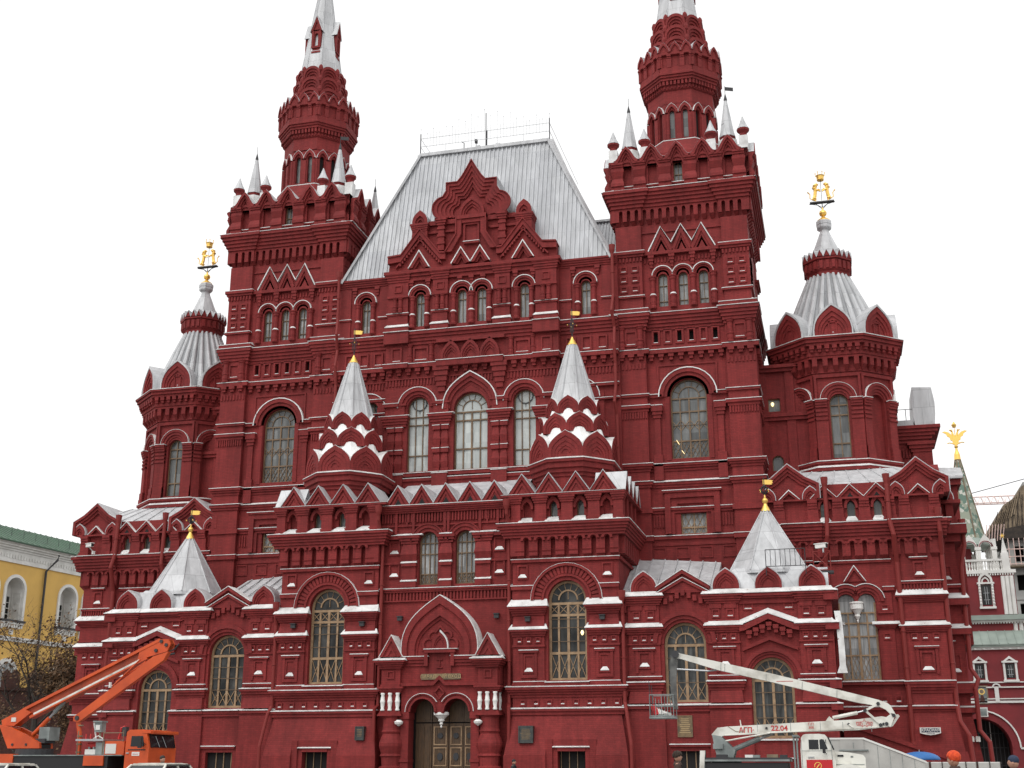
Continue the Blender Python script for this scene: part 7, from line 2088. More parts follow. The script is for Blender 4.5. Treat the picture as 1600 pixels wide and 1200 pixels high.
def construction():
    root = empty('unfinished_building', (48, 82, 0), 'raw grey concrete building under construction with a timber clad scaffold top at the far right', 'building')
    F = Fr((0, 80, 0), (1, 0, 0), (0, -1, 0))
    A = Acc()
    x0 = 39.0
    nx, nz = 9, 9
    for j in range(nz):
        z0 = j * 3.1
        ops = [(x0 + .5 + i * 1.7, x0 + 1.5 + i * 1.7, z0 + .9, z0 + 2.6, False) for i in range(nx)]
        wall(A, F, x0, x0 + 16, z0, z0 + 3.0, 0, .5, ops, 'concrete')
        box(A, F, x0 - .1, x0 + 16, z0 + 3.0, z0 + 3.1, -14, .1, 'concrete')
        S = Fr((x0, 80, 0), (0, 1, 0), (-1, 0, 0))
        wall(A, S, .5, 14, z0, z0 + 3.0, 0, .4, [(1.2 + i * 2.4, 2.4 + i * 2.4, z0 + .9, z0 + 2.6, False) for i in range(5)], 'concrete')
    box(A, F, x0 + .5, x0 + 16, 0, 27.5, -13, -3, 'shadefill')
    o = A.build('wall', root); o.matrix_parent_inverse = Matrix.Translation((-48, -82, 0))
    B = Acc()
    prof = [(37.2, 25.9), (37.2, 26.4), (37.9, 27.2), (38.0, 27.6), (38.7, 28.3), (38.8, 28.7), (39.6, 29.2), (40.6, 29.9), (40.7, 30.5), (41.2, 30.9), (41.2, 26.0), (39.0, 25.0)]
    poly(B, F, prof, -8, .8, 'plank'); box(B, F, 41.2, 46, 25, 31.3, -8, .3, 'concrete')
    for k_ in range(9): box(B, F, 37.6 + k_ * .38, 37.63 + k_ * .38, 26.2, 27.0 + k_ * .42, .8, .86, 'bark'); bar(B, F.p(37.4 + k_ * .3, 26.0 + k_ * .2, .9), F.p(38.2 + k_ * .3, 27.4 + k_ * .35, .9), .12, .05, 'plank')
    for i in range(8): bar(B, F.p(37.4 + i * .5, 25.6, .85), F.p(38.2 + i * .45, 28 + i * .3, .85), .08, .06, 'bark')
    poly(B, F, [(37.0, 25.0), (41.5, 25.0), (41.5, 26.6), (37.4, 25.9)], -8, .9, 'bark')
    for z in (22.2, 23.0, 23.8): tube(B, [F.p(38.3, z, 1.2), F.p(46, z, 1.2)], .05, 'cranered', 4)
    for i in range(14): tube(B, [F.p(38.3 + i * .55, 22.0, 1.2), F.p(38.3 + i * .55, 25.0, 1.2)], .04, 'cranered', 4)
    for i in range(7): tube(B, [F.p(36.6 + i * .3, 24.4 + i * .1, 1), F.p(36.9 + i * .3, 26.6, 1)], .04, 'cranered', 4)
    box(B, F, 38.3, 46, 21.9, 22.05, -.2, 1.4, 'plank')
    o = B.build('scaffold', root); o.matrix_parent_inverse = Matrix.Translation((-48, -82, 0))
    # tower crane far behind
    cr = empty('tower_crane', (66, 140, 0), 'far tower crane whose pale red lattice jib shows beside the gate spire', 'crane')
    C = Acc()
    yz = 140
    for a in ((38, 41.85, 0), (38, 40.75, -.6), (38, 40.75, .6)):
        tube(C, [(a[0], yz + a[2], a[1]), (78, yz + a[2], a[1] - .4)], .09, 'cranered', 4)
    for i in range(40):
        x = 38 + i; 
        for q in (-.6, .6):
            tube(C, [(x, yz + q, 40.75), (x + .5, yz, 41.85)], .05, 'cranered', 3); tube(C, [(x + .5, yz, 41.85), (x + 1, yz + q, 40.75)], .05, 'cranered', 3)
    tube(C, [(40, yz, 41.9), (66, yz, 48)], .06, 'iron', 4); tube(C, [(66, yz, 48), (78, yz, 41.4)], .06, 'iron', 4)
    o = C.build('jib', cr); o.matrix_parent_inverse = Matrix.Translation((-66, -140, 0))
    D = Acc()
    for qx in (-.8, .8):
        for qy in (-.8, .8): tube(D, [(66 + qx, yz + qy, 0), (66 + qx, yz + qy, 42)], .1, 'cranered', 4)
    for j in range(28):
        for q in (-.8, .8): tube(D, [(65.2, yz + q, j * 1.5), (66.8, yz + q, j * 1.5 + 1.5)], .06, 'cranered', 3)
    tube(D, [(66, yz, 41), (66, yz, 48)], .3, 'cranered', 4); box(D, Fr((66, yz, 0), (1, 0, 0), (0, -1, 0)), -1, 1, 39, 41, -1, 1, 'stucco')
    o = D.build('mast', cr); o.matrix_parent_inverse = Matrix.Translation((-66, -140, 0))
construction()
# ================================================================ vehicles
SX, SY = 20.25, -64.0
def wheel(par, x, y, r=.5, w=.28, m='black'):
    T = Acc(); n = 24
    def disc(A, r0, y0, y1, mm, rr=None):
        vs = []; fs = []
        for yy, q in ((y0, r0), (y1, rr or r0)):
            for i in range(n): vs.append((x + q * math.cos(2 * math.pi * i / n), yy, r + q * math.sin(2 * math.pi * i / n)))
        for i in range(n): fs.append((i, (i + 1) % n, n + (i + 1) % n, n + i))
        fs += [list(range(n - 1, -1, -1)), list(range(n, 2 * n))]
        A.add(vs, fs, mm)
    disc(T, r, y, y + w, m); disc(T, r * .8, y - .02, y, m, r * .95)
    t = T.build('wheel', par)
    K = Acc(); disc(K, r * .5, y - .05, y + .0, 'greyp', r * .58); K.build('rim', t)
    return t

def orange_truck():
    Y0 = -20.0
    root = empty('crane_truck', (-8.0, -19, 0), 'orange truck with a folded orange lifting boom raised over its flat black bed', 'truck')
    inv = Matrix.Translation((8.0, 19, 0))
    def put(A, name, par=root):
        o = A.build(name, par)
        if par is root: o.matrix_parent_inverse = inv
        return o
    class VF(Fr):
        dep = 0.0
        def p(s, x, z, d=0.0):
            k = (s.dep) / 44.0
            return Vector((x + (x - SX) * k, Y0 + s.dep - d, z + (z - 1.4) * k))
    def V(dep): f = VF((0, 0, 0), (1, 0, 0), (0, -1, 0)); f.dep = dep; return f
    F = V(0.0); M = V(1.0)
    # chassis and bed
    A = Acc()
    box(A, F, -11.9, -4.5, .75, 1.05, -1.7, -.4, 'black'); box(A, F, -11.1, -7.0, 1.2, 1.78, -2.1, -.02, 'black'); box(A, F, -11.1, -6.4, 1.78, 1.82, -2.1, .02, 'greyp')
    box(A, F, -12.2, -11.12, 1.45, 1.86, -2.1, .02, 'orange')
    box(A, F, -8.0, -7.15, 1.42, 1.79, -.5, .06, 'orange')
    put(A, 'chassis')
    for x in (-10.6, -9.5, -5.7):
        for y in (Y0 + .05, Y0 + 1.85): o = wheel(root, x, y, .52); o.matrix_parent_inverse = inv
    # cab
    C = Acc()
    x0, x1 = -6.28, -5.30
    side = [(x0, .95), (x1, .95), (x1 + .02, 2.06), (x1 - .10, 2.56), (x1 - .12, 2.66), (x1 - .3, 2.74), (x0 + .12, 2.73), (x0 + .02, 2.64), (x0, 2.1)]
    W_ = 2.05
    C.add([], [], 'orange')
    poly(C, F, side, -W_, 0, 'orange')
    put_c = None
    box(C, F, x1 - .02, x1 + .06, 1.02, 1.30, -W_, .03, 'greyp'); box(C, F, x1 - .3, x1 + .07, 2.60, 2.68, -W_ + .02, .02, 'orange')
    poly(C, F, [(x1 - .28, 2.60), (x1 + .10, 2.57), (x1 + .12, 2.62), (x1 + .1, 2.70), (x1 - .28, 2.72)], -W_ + .05, -.05, 'orange')
    box(C, F, x0 + .12, x0 + .86, 1.98, 2.02, -.05, .012, 'black')
    strip(C, F, arcp(-5.75, .55, .64, 165, 15, 12), arcp(-5.75, .55, .78, 165, 15, 12), -.3, .06, 'black')
    cab = put(C, 'cab')
    D = Acc(); poly(D, F, [(x0 + .22, 2.12), (x0 + .24, 2.50), (x0 + .72, 2.50), (x0 + .80, 2.12)], -.02, .012, 'cabglass')
    D.build('side_window', cab)
    D = Acc()
    wf = [F.p(x1 + .035, 2.08, -.12), F.p(x1 + .035, 2.08, -W_ + .12), F.p(x1 - .07, 2.56, -W_ + .14), F.p(x1 - .07, 2.56, -.14)]
    nrm = Vector((.03, 0, .006))
    D.add([p + nrm for p in wf] + [p - nrm for p in wf], BOXF, 'cabglass')
    for q in (-.7, -1.2): bar(D, F.p(x1 + .07, 2.1, q), F.p(x1 - .0, 2.5, q + .25), .02, .02, 'steel')
    D.build('windscreen', cab)
    D = Acc(); box(D, F, x0 + .66, x0 + .80, 2.06, 2.46, .18, .26, 'black'); tube(D, [F.p(x0 + .86, 2.2, 0), F.p(x0 + .74, 2.26, .22)], .015, 'black', 5); D.build('mirror', cab)
    for d in (-.35, -1.7):
        D = Acc(); c = F.p(x1 + .06, 1.16, d); box(D, F, x1 + .055, x1 + .10, 1.06, 1.26, d - .14, d + .14, 'stucco'); D.build('headlight', cab)
    D = Acc(); box(D, F, x0 + .30, x0 + .62, 1.78, 1.92, 0, .012, 'stucco'); box(D, F, x0 + .34, x0 + .58, 1.83, 1.85, .012, .016, 'redtext'); D.build('door_plate', cab)
    D = Acc(); box(D, F, x0 + .06, x0 + .18, 1.86, 1.90, 0, .03, 'steel'); D.build('door_handle', cab)
    # lockers and basket behind the cab
    B = Acc()
    box(B, F, -7.2, -6.36, 1.8, 2.32, -1.8, -.05, 'orange'); box(B, F, -7.15, -6.7, 1.86, 2.22, -.1, -.03, 'stucco')
    box(B, F, -7.62, -7.24, 1.83, 2.28, -.7, -.1, 'greyp'); box(B, F, -8.1, -7.55, 1.83, 2.02, -1.0, -.15, 'stucco')
    tube(B, [F.p(-8.05, 2.16, -.3), F.p(-7.3, 2.2, -.3)], .11, 'redtext', 10)
    for i in range(4): box(B, F, -8.0 + i * .2, -7.93 + i * .2, 2.02, 2.12, -.4, -.2, 'greyp')
    put(B, 'locker')
    B = Acc()
    box(B, F, -8.42, -7.22, 2.33, 2.40, -1.4, .05, 'steel')
    for x in (-8.35, -7.25): tube(B, [F.p(x, 1.8, 0), F.p(x, 2.7, 0)], .022, 'plank', 5)
    tube(B, [F.p(-7.25, 2.62, 0), F.p(-6.4, 2.62, 0)], .016, 'plank', 5); tube(B, [F.p(-6.4, 2.3, 0), F.p(-6.4, 2.72, 0)], .018, 'plank', 5)
    box(B, F, -7.8, -7.5, 2.66, 3.04, -.5, -.2, 'greyp'); box(B, F, -7.86, -7.46, 3.02, 3.08, -.55, -.15, 'greyp'); box(B, F, -7.74, -7.56, 2.74, 2.92, -.2, -.17, 'stucco')
    tube(B, [F.p(-7.9, 3.0, -.3), F.p(-7.82, 2.7, -.3), F.p(-7.75, 2.4, -.3)], .03, 'stucco', 5); tube(B, [F.p(-7.6, 2.66, -.3), F.p(-7.6, 2.4, -.3)], .05, 'plank', 6)
    tube(B, [F.p(-7.8, 2.42, -.2), F.p(-7.6, 2.52, -.2), F.p(-7.4, 2.42, -.2)], .02, 'stucco', 5)
    for x in (-8.2, -8.0): tube(B, [F.p(x, 2.4, -.3), F.p(x, 2.6, -.3)], .03, 'redtext', 5)
    tube(B, [F.p(-6.9, 2.4, -.5), F.p(-6.82, 2.8, -.5), F.p(-6.66, 2.86, -.5)], .05, 'redtext', 6); box(B, F, -6.72, -6.55, 2.5, 2.85, -.6, -.4, 'iron')
    put(B, 'work_platform')
    # turntable
    T = Acc()
    tp = [(-11.6, 2.94), (-11.12, 2.86), (-10.36, 2.56), (-9.74, 2.26), (-9.70, 2.06), (-11.10, 2.06)]
    for d0, d1 in ((-.45, -.30), (.30, .45)): poly(T, M, tp, d0, d1, 'orange')
    poly(T, M, [(-11.55, 2.9), (-11.12, 2.82), (-11.0, 2.1), (-11.1, 2.06)], -.3, .3, 'orange'); box(T, M, -11.0, -9.7, 2.06, 2.2, -.3, .3, 'black')
    lathe(T, M.p(-10.2, 0, 0).x, M.p(0, 0, 0).y, [(.72, 1.8), (.72, 2.05)], 'iron', 20)
    box(T, M, -9.95, -9.5, 2.35, 2.85, -.5, .2, 'greyp'); box(T, M, -10.2, -9.6, 2.25, 2.42, -.4, .3, 'iron')
    for x, z in ((-10.9, 2.2), (-10.3, 2.2)): tube(T, [M.p(x, z, .44), M.p(x, z, .48)], .05, 'iron', 8)
    put(T, 'turntable')
    # main boom
    B1 = Acc()
    poly(B1, M, [(-11.62, 2.92), (-11.68, 3.12), (-10.75, 3.56), (-10.4, 3.40), (-11.1, 2.9)], -.22, .22, 'orange')
    P = [(-10.85, 3.52), (-5.1, 6.08), (-4.72, 6.08), (-4.62, 5.9), (-4.74, 5.62), (-5.55, 5.42), (-10.45, 3.20)]
    poly(B1, M, P, -.12, .12, 'orangeweb'); poly(B1, M, [(-5.9, 5.72), (-5.1, 6.08), (-4.72, 6.08), (-4.62, 5.9), (-4.74, 5.62), (-5.55, 5.42), (-6.0, 5.22)], -.19, .19, 'orange')
    strip(B1, M, [(-10.8, 3.56), (-5.1, 6.11)], [(-10.76, 3.46), (-5.06, 6.01)], -.21, .21, 'orange')
    strip(B1, M, [(-10.3, 3.38), (-5.9, 5.34)], [(-10.28, 3.31), (-5.88, 5.27)], .1, .205, 'ivory')
    strip(B1, M, [(-10.48, 3.27), (-5.6, 5.44)], [(-10.44, 3.18), (-5.56, 5.35)], -.20, .20, 'orange')
    box(B1, M, -11.22, -11.02, 3.06, 3.22, .2, .25, 'stucco')
    for x, z in ((-4.78, 5.86), (-5.0, 6.0), (-5.2, 5.66)): tube(B1, [M.p(x, z, -.25), M.p(x, z, .25)], .07, 'iron', 10)
    tube(B1, [M.p(-4.7, 5.6, .1), M.p(-4.45, 5.72, .1), M.p(-4.3, 5.9, .1)], .03, 'iron', 5); tube(B1, [M.p(-4.7, 5.5, .1), M.p(-4.5, 5.55, 0)], .04, 'iron', 5)
    put(B1, 'main_boom')
    B2 = Acc()
    N = V(.55)
    poly(B2, N, [(-4.72, 5.62), (-4.9, 5.30), (-8.34, 3.02), (-8.56, 3.06), (-8.58, 3.22), (-8.1, 3.55), (-5.35, 5.45)], -.12, .12, 'orange')
    strip(B2, N, [(-5.7, 5.3), (-6.9, 4.55)], [(-5.72, 5.22), (-6.92, 4.48)], .0, .05, 'orange')
    tube(B2, [N.p(-5.9, 5.35, .1), N.p(-7.0, 4.35, .1)], .03, 'orange', 6)
    tube(B2, [N.p(-8.4, 3.18, -.16), N.p(-8.4, 3.18, .16)], .09, 'iron', 10); tube(B2, [N.p(-7.1, 4.3, .12), N.p(-7.1, 4.5, .12)], .06, 'stucco', 6)
    tube(B2, [N.p(-8.42, 3.1, .0), N.p(-8.3, 2.6, .0), N.p(-8.26, 1.9, .0), N.p(-8.3, 1.3, 0)], [.10, .085, .085, .11], 'orange', 8)
    for z in (2.9, 2.5, 2.2, 1.9): lathe(B2, N.p(-8.28, z, 0).x, N.p(-8.28, z, 0).y, [(.11, z), (.11, z + .05)], 'plank', 8)
    put(B2, 'folded_boom')
    H = Acc()
    tube(H, [M.p(-10.35, 2.56, 0), M.p(-9.7, 3.2, 0)], .085, 'orange', 10); tube(H, [M.p(-9.72, 3.18, 0), M.p(-9.45, 3.46, 0)], .045, 'steel', 8); tube(H, [M.p(-9.5, 3.42, 0), M.p(-9.1, 3.84, 0)], .09, 'greyp', 10)
    poly(H, M, [(-9.5, 3.55), (-8.9, 3.9), (-8.75, 4.1), (-9.2, 3.9)], -.1, .1, 'orange')
    put(H, 'hydraulic_ram')
orange_truck()

def white_truck():
    Y0 = -27.5
    root = empty('lift_truck', (18.5, -26.5, 0), 'white truck with a folded white lifting boom lettered in red and a wire basket', 'truck')
    inv = Matrix.Translation((-18.5, 26.5, 0))
    def put(A, name, par=root, sm=False):
        o = A.build(name, par, sm)
        if par is root: o.matrix_parent_inverse = inv
        return o
    class VF(Fr):
        dep = 0.0
        def p(s, x, z, d=0.0):
            k = s.dep / 36.5
            return Vector((x + (x - SX) * k, Y0 + s.dep - d, z + (z - 1.4) * k))
    def V(dep): f = VF((0, 0, 0), (1, 0, 0), (0, -1, 0)); f.dep = dep; return f
    F = V(0.0); M = V(.9)
    A = Acc()
    box(A, F, 16.3, 20.4, .6, .9, -1.5, -.3, 'black'); box(A, F, 16.42, 18.66, .8, 1.50, -1.8, -.02, 'black')
    box(A, F, 16.34, 18.72, 1.53, 1.58, -1.9, .03, 'greyp'); box(A, F, 16.34, 18.72, 1.58, 1.63, -1.9, -.0, 'iron'); box(A, F, 16.34, 16.40, .9, 1.53, -1.9, .02, 'greyp')
    for x, w, m in ((16.7, .3, 'iron'), (17.5, .22, 'stucco'), (17.72, .18, 'greyp'), (18.1, .3, 'plank'), (18.45, .2, 'iron')): box(A, F, x, x + w, 1.63, 1.68 + w * .12, -.5, -.15, m)
    poly(A, F, [(16.22, 1.0), (16.34, 1.0), (16.42, 1.82), (16.28, 1.82)], -.12, .04, 'ivory')
    put(A, 'chassis')
    for x in (17.2, 20.15):
        for y in (Y0 + .05, Y0 + 1.6): o = wheel(root, x, y, .42, .25); o.matrix_parent_inverse = inv
    # cab and bonnet
    C = Acc(); W_ = 1.75
    side = [(19.03, .8), (19.95, .8), (19.95, 1.78), (19.90, 1.82), (19.76, 2.17), (19.70, 2.235), (19.55, 2.255), (19.2, 2.25), (19.12, 2.23), (19.06, 2.15), (19.03, 1.8)]
    poly(C, F, side, -W_, 0, 'ivory')
    hood = [(19.93, .9), (20.72, .9), (20.74, 1.62), (20.68, 1.70), (20.3, 1.765), (19.93, 1.79)]
    poly(C, F, hood, -W_ + .25, -.15, 'ivory')
    strip(C, F, arcp(20.25, .8, .50, 178, 2, 16), arcp(20.25, .8, .66, 178, 2, 16), -.6, .08, 'ivory'); box(C, F, 20.6, 20.98, .95, 1.12, -.6, .06, 'ivory')
    box(C, F, 19.93, 20.70, 1.44, 1.455, -.2, -.135, 'greyp'); box(C, F, 20.0, 20.16, 1.65, 1.70, -.2, -.13, 'cabglass'); box(C, F, 20.35, 20.42, 1.63, 1.67, -.2, -.14, 'greyp')
    for x in (19.06, 19.86): box(C, F, x - .006, x + .006, .9, 2.1, -.05, .006, 'greyp')
    box(C, F, 19.06, 19.86, 1.80, 1.812, -.05, .006, 'greyp')
    box(C, F, 20.72, 20.80, .8, 1.2, -W_ + .2, -.1, 'greyp')
    cab = put(C, 'cab')
    D = Acc()
    poly(D, F, [(19.26, 1.845), (19.26, 2.10), (19.52, 2.10), (19.52, 1.845)], -.02, .008, 'cabglass'); poly(D, F, [(19.55, 1.845), (19.55, 2.09), (19.60, 2.115), (19.67, 2.10), (19.76, 1.845)], -.02, .008, 'cabglass')
    D.build('side_window', cab)
    D = Acc()
    wf = [F.p(19.915, 1.83, -.1), F.p(19.915, 1.83, -W_ + .1), F.p(19.775, 2.17, -W_ + .1), F.p(19.775, 2.17, -.1)]; nn = Vector((.02, 0, .01))
    D.add([p + nn for p in wf] + [p - nn for p in wf], BOXF, 'cabglass'); D.build('windscreen', cab)
    D = Acc(); box(D, F, 19.22, 19.38, 1.625, 1.655, 0, .03, 'steel'); D.build('door_handle', cab)
    D = Acc(); box(D, F, 19.62, 19.70, 1.74, 1.86, .10, .14, 'black'); tube(D, [F.p(19.72, 1.72, 0), F.p(19.66, 1.8, .12), F.p(19.72, 2.1, .02)], .01, 'black', 5); D.build('mirror', cab)
    D = Acc()
    box(D, F, 19.17, 19.86, 1.12, 1.57, 0, .012, 'redflag')
    strip(D, F, arcp(19.47, 1.41, .10, 200, -100, 16), arcp(19.47, 1.41, .082, 200, -100, 16), .01, .02, 'gold'); strip(D, F, [(19.42, 1.36), (19.50, 1.46)], [(19.44, 1.345), (19.52, 1.445)], .01, .022, 'gold')
    D.build('door_banner', cab)
    P = Acc()
    for x in (18.86, 18.94): tube(P, [F.p(x, .9, -.1), F.p(x, 2.22, -.1)], .025, 'greyp', 6)
    box(P, F, 18.82, 18.98, 2.18, 2.23, -1.6, -.05, 'greyp')
    put(P, 'boom_rest')
    # turret
    T = Acc()
    for d0, d1 in ((-.30, -.22), (.22, .30)): poly(T, M, [(16.66, 2.24), (16.90, 2.20), (17.28, 1.82), (17.22, 1.62), (16.78, 1.62), (16.72, 1.86)], d0, d1, 'greyp')
    poly(T, M, [(16.68, 2.2), (16.9, 2.16), (17.2, 1.8), (17.2, 1.66), (16.8, 1.66), (16.76, 1.86)], -.22, .22, 'iron')
    box(T, M, 16.68, 16.95, 1.86, 2.0, .22, .4, 'greyp')
    lathe(T, M.p(17.0, 0, 0).x, M.p(0, 0, 0).y, [(.42, 1.5), (.42, 1.64)], 'iron', 16)
    put(T, 'turret')
    H = Acc()
    tube(H, [M.p(17.2, 1.84, 0), M.p(17.95, 2.14, 0)], .075, 'greyp', 10); tube(H, [M.p(17.9, 2.12, 0), M.p(18.3, 2.26, 0)], .04, 'steel', 8)
    tube(H, [M.p(16.95, 2.06, .2), M.p(18.25, 2.28, .2)], .025, 'ivory', 6)
    put(H, 'hydraulic_ram')
    # lower boom
    B = Acc()
    P = [(16.63, 2.25), (16.80, 2.43), (17.06, 2.46), (20.6, 2.625), (21.25, 2.70), (21.45, 2.66), (21.46, 2.43), (20.6, 2.345), (18.3, 2.28), (16.95, 2.215), (16.9, 2.18), (16.66, 2.19)]
    poly(B, M, P, -.13, .13, 'ivory')
    strip(B, M, [(17.0, 2.235), (21.4, 2.44)], [(17.0, 2.215), (21.4, 2.42)], -.15, .15, 'ivory')
    poly(B, M, [(19.74, 2.57), (20.0, 2.59), (19.86, 2.72)], -.05, .05, 'ivory'); bar(B, M.p(17.45, 2.46, 0), M.p(17.43, 2.64, 0), .03, .03, 'ivory')
    tube(B, [M.p(17.1, 2.46, .135), M.p(17.3, 2.33, .14), M.p(17.5, 2.31, .14), M.p(17.55, 2.45, .14)], .008, 'plank', 4)
    for x, z in ((18.15, 2.41), (20.36, 2.5), (21.28, 2.5)): tube(B, [M.p(x, z, -.16), M.p(x, z, .16)], .035, 'iron', 8)
    tube(B, [M.p(20.36, 2.49, .15), M.p(20.48, 2.40, .15)], .025, 'ivory', 6)
    for x in (17.9, 18.8, 19.6, 20.2, 20.95): box(B, M, x, x + .012, 2.30, 2.56, .128, .134, 'greyp')
    bm = put(B, 'lower_boom')
    def lab(t, x, z, sz, sx=1.0, bold=.004):
        p = M.p(x, z, .137); o = text_mesh(t, p, FRONT, sz, 'redtext', None, 'lettering', .002, sx, bold=bold); o.parent = bm; o.matrix_parent_inverse = inv @ Matrix.Identity(4) if False else Matrix.Identity(4); o.matrix_parent_inverse = bm.matrix_world.inverted() if False else Matrix.Identity(4)
        return o
    lab('АГП·', 17.60, 2.355, .20, .95); lab('22.04', 18.50, 2.40, .20, 1.05); lab('Г/П', 19.36, 2.505, .10, 1.0, .0); lab('300', 19.36, 2.415, .10, 1.0, .0)
    S = Acc()
    sc = (20.78, 2.52)
    st = [(sc[0] + (.13 if i % 2 == 0 else .055) * math.cos(R(90 + 36 * i)), sc[1] + (.13 if i % 2 == 0 else .055) * math.sin(R(90 + 36 * i))) for i in range(11)]
    strip(S, M, st, off(st, sc, .80), .128, .137, 'redtext')
    for q in (-1, 1):
        strip(S, M, [(sc[0] + q * .06, 2.46), (sc[0] + q * .19, 2.475), (sc[0] + q * .2, 2.54), (sc[0] + q * .08, 2.54)], [(sc[0] + q * .06, 2.448), (sc[0] + q * .205, 2.463), (sc[0] + q * .215, 2.555), (sc[0] + q * .08, 2.555)], .128, .137, 'redtext')
        box(S, M, min(sc[0] + q * .09, sc[0] + q * .17), max(sc[0] + q * .09, sc[0] + q * .17), 2.49, 2.515, .128, .137, 'redtext')
    S.build('star_emblem', bm)
    # elbow
    E = Acc()
    for d in (-.17, .14):
        poly(E, M, [(21.12, 3.0), (21.20, 3.13), (21.42, 3.05), (21.50, 2.98), (21.62, 2.74), (21.54, 2.70), (21.38, 2.88)], d, d + .03, 'ivory'); poly(E, M, [(21.30, 2.46), (21.34, 2.66), (21.52, 2.78), (21.60, 2.72), (21.46, 2.42)], d, d + .03, 'ivory')
    poly(E, M, [(21.44, 2.42), (21.52, 2.44), (21.72, 2.70), (21.68, 2.75), (21.56, 2.73), (21.62, 2.68)], -.1, .1, 'ivory')
    for x, z in ((21.18, 3.03), (21.20, 2.47), (21.56, 2.72), (21.36, 2.5)): tube(E, [M.p(x, z, -.2), M.p(x, z, .2)], .05, 'iron', 10)
    bar(E, M.p(20.82, 2.85, .16), M.p(21.2, 3.04, .16), .05, .06, 'ivory'); bar(E, M.p(20.82, 2.86, .16), M.p(21.2, 2.50, .16), .05, .06, 'ivory'); tube(E, [M.p(20.82, 2.86, -.1), M.p(20.82, 2.86, .22)], .05, 'iron', 8)
    tube(E, [M.p(19.95, 2.67, .1), M.p(20.62, 2.80, .1)], .05, 'ivory', 8); tube(E, [M.p(20.6, 2.80, .1), M.p(20.84, 2.86, .1)], .022, 'steel', 6)
    put(E, 'elbow_linkage')
    # upper boom
    U = Acc()
    top = [(15.72, 4.54), (15.85, 4.49), (16.9, 4.24), (18.42, 3.875), (20.66, 3.285), (21.22, 3.13)]
    bot = [(15.72, 4.36), (15.85, 4.34), (16.85, 4.02), (18.40, 3.645), (20.62, 3.075), (21.18, 2.97)]
    strip(U, M, top, bot, -.12, .12, 'ivory')
    for t in (.22, .24, .45, .63, .8): 
        x = 15.8 + 5.4 * t; zt = 4.5 - (x - 15.8) * .2535; bar(U, M.p(x, zt - .0, .122), M.p(x - .02, zt - .21, .122), .012, .01, 'greyp')
    box(U, M, 18.5, 18.95, 3.66, 3.675, .12, .125, 'redtext')
    tube(U, [M.p(15.7, 4.47, -.2), M.p(15.7, 4.47, .2)], .11, 'iron', 12)
    put(U, 'upper_boom')
    L = Acc()
    strip(L, M, [(15.62, 4.5), (15.55, 4.3), (15.52, 3.7), (15.54, 3.2), (15.6, 2.95)], [(15.80, 4.5), (15.74, 4.3), (15.68, 3.7), (15.68, 3.2), (15.70, 2.95)], -.1, .1, 'darksteel')
    tube(L, [M.p(15.68, 4.06, .05), M.p(16.6, 3.99, .05), M.p(16.85, 4.02, .0)], .028, 'steel', 6)
    put(L, 'hanging_link')
    K = Acc()
    x0, x1, z0, z1 = 14.95, 15.62, 2.74, 3.34
    for d in (.35, -.35):
        for z in (z0 + .02, z0 + .3, z1): tube(K, [M.p(x0, z, d), M.p(x1, z, d)], .013, 'greyp', 5)
        for i in range(5): tube(K, [M.p(x0 + (x1 - x0) * i / 4, z0, d), M.p(x0 + (x1 - x0) * i / 4, z1 if i not in (1,) else z0 + .5, d)], .012, 'greyp', 5)
    for x in (x0, x1):
        for z in (z0 + .02, z0 + .3, z1): tube(K, [M.p(x, z, -.35), M.p(x, z, .35)], .013, 'greyp', 5)
    box(K, M, x0 - .02, x1 + .02, z0 - .05, z0, -.37, .37, 'greyp')
    for x, z in ((14.97, 3.72), (15.04, 3.6)): tube(K, [M.p(x, z0, .3), M.p(x - .03, z, .3)], .010, 'iron', 5)
    k = put(K, 'basket')
    K = Acc()
    tube(K, [M.p(14.99, 3.06, .1), M.p(15.08, 2.9, .15), M.p(15.14, 2.78, .2)], [.07, .09, .07], 'redflag', 8)
    for j in range(6): tube(K, [M.p(15.1 + j * .07, 2.97 - j * .03, .1), M.p(15.2 + j * .06, 2.80, .2)], [.04, .05], 'stucco', 6)
    tag(put(K, 'folded_tarp', None), 'red and white cloth bundled in the wire basket of the white lift', 'cloth')
white_truck()

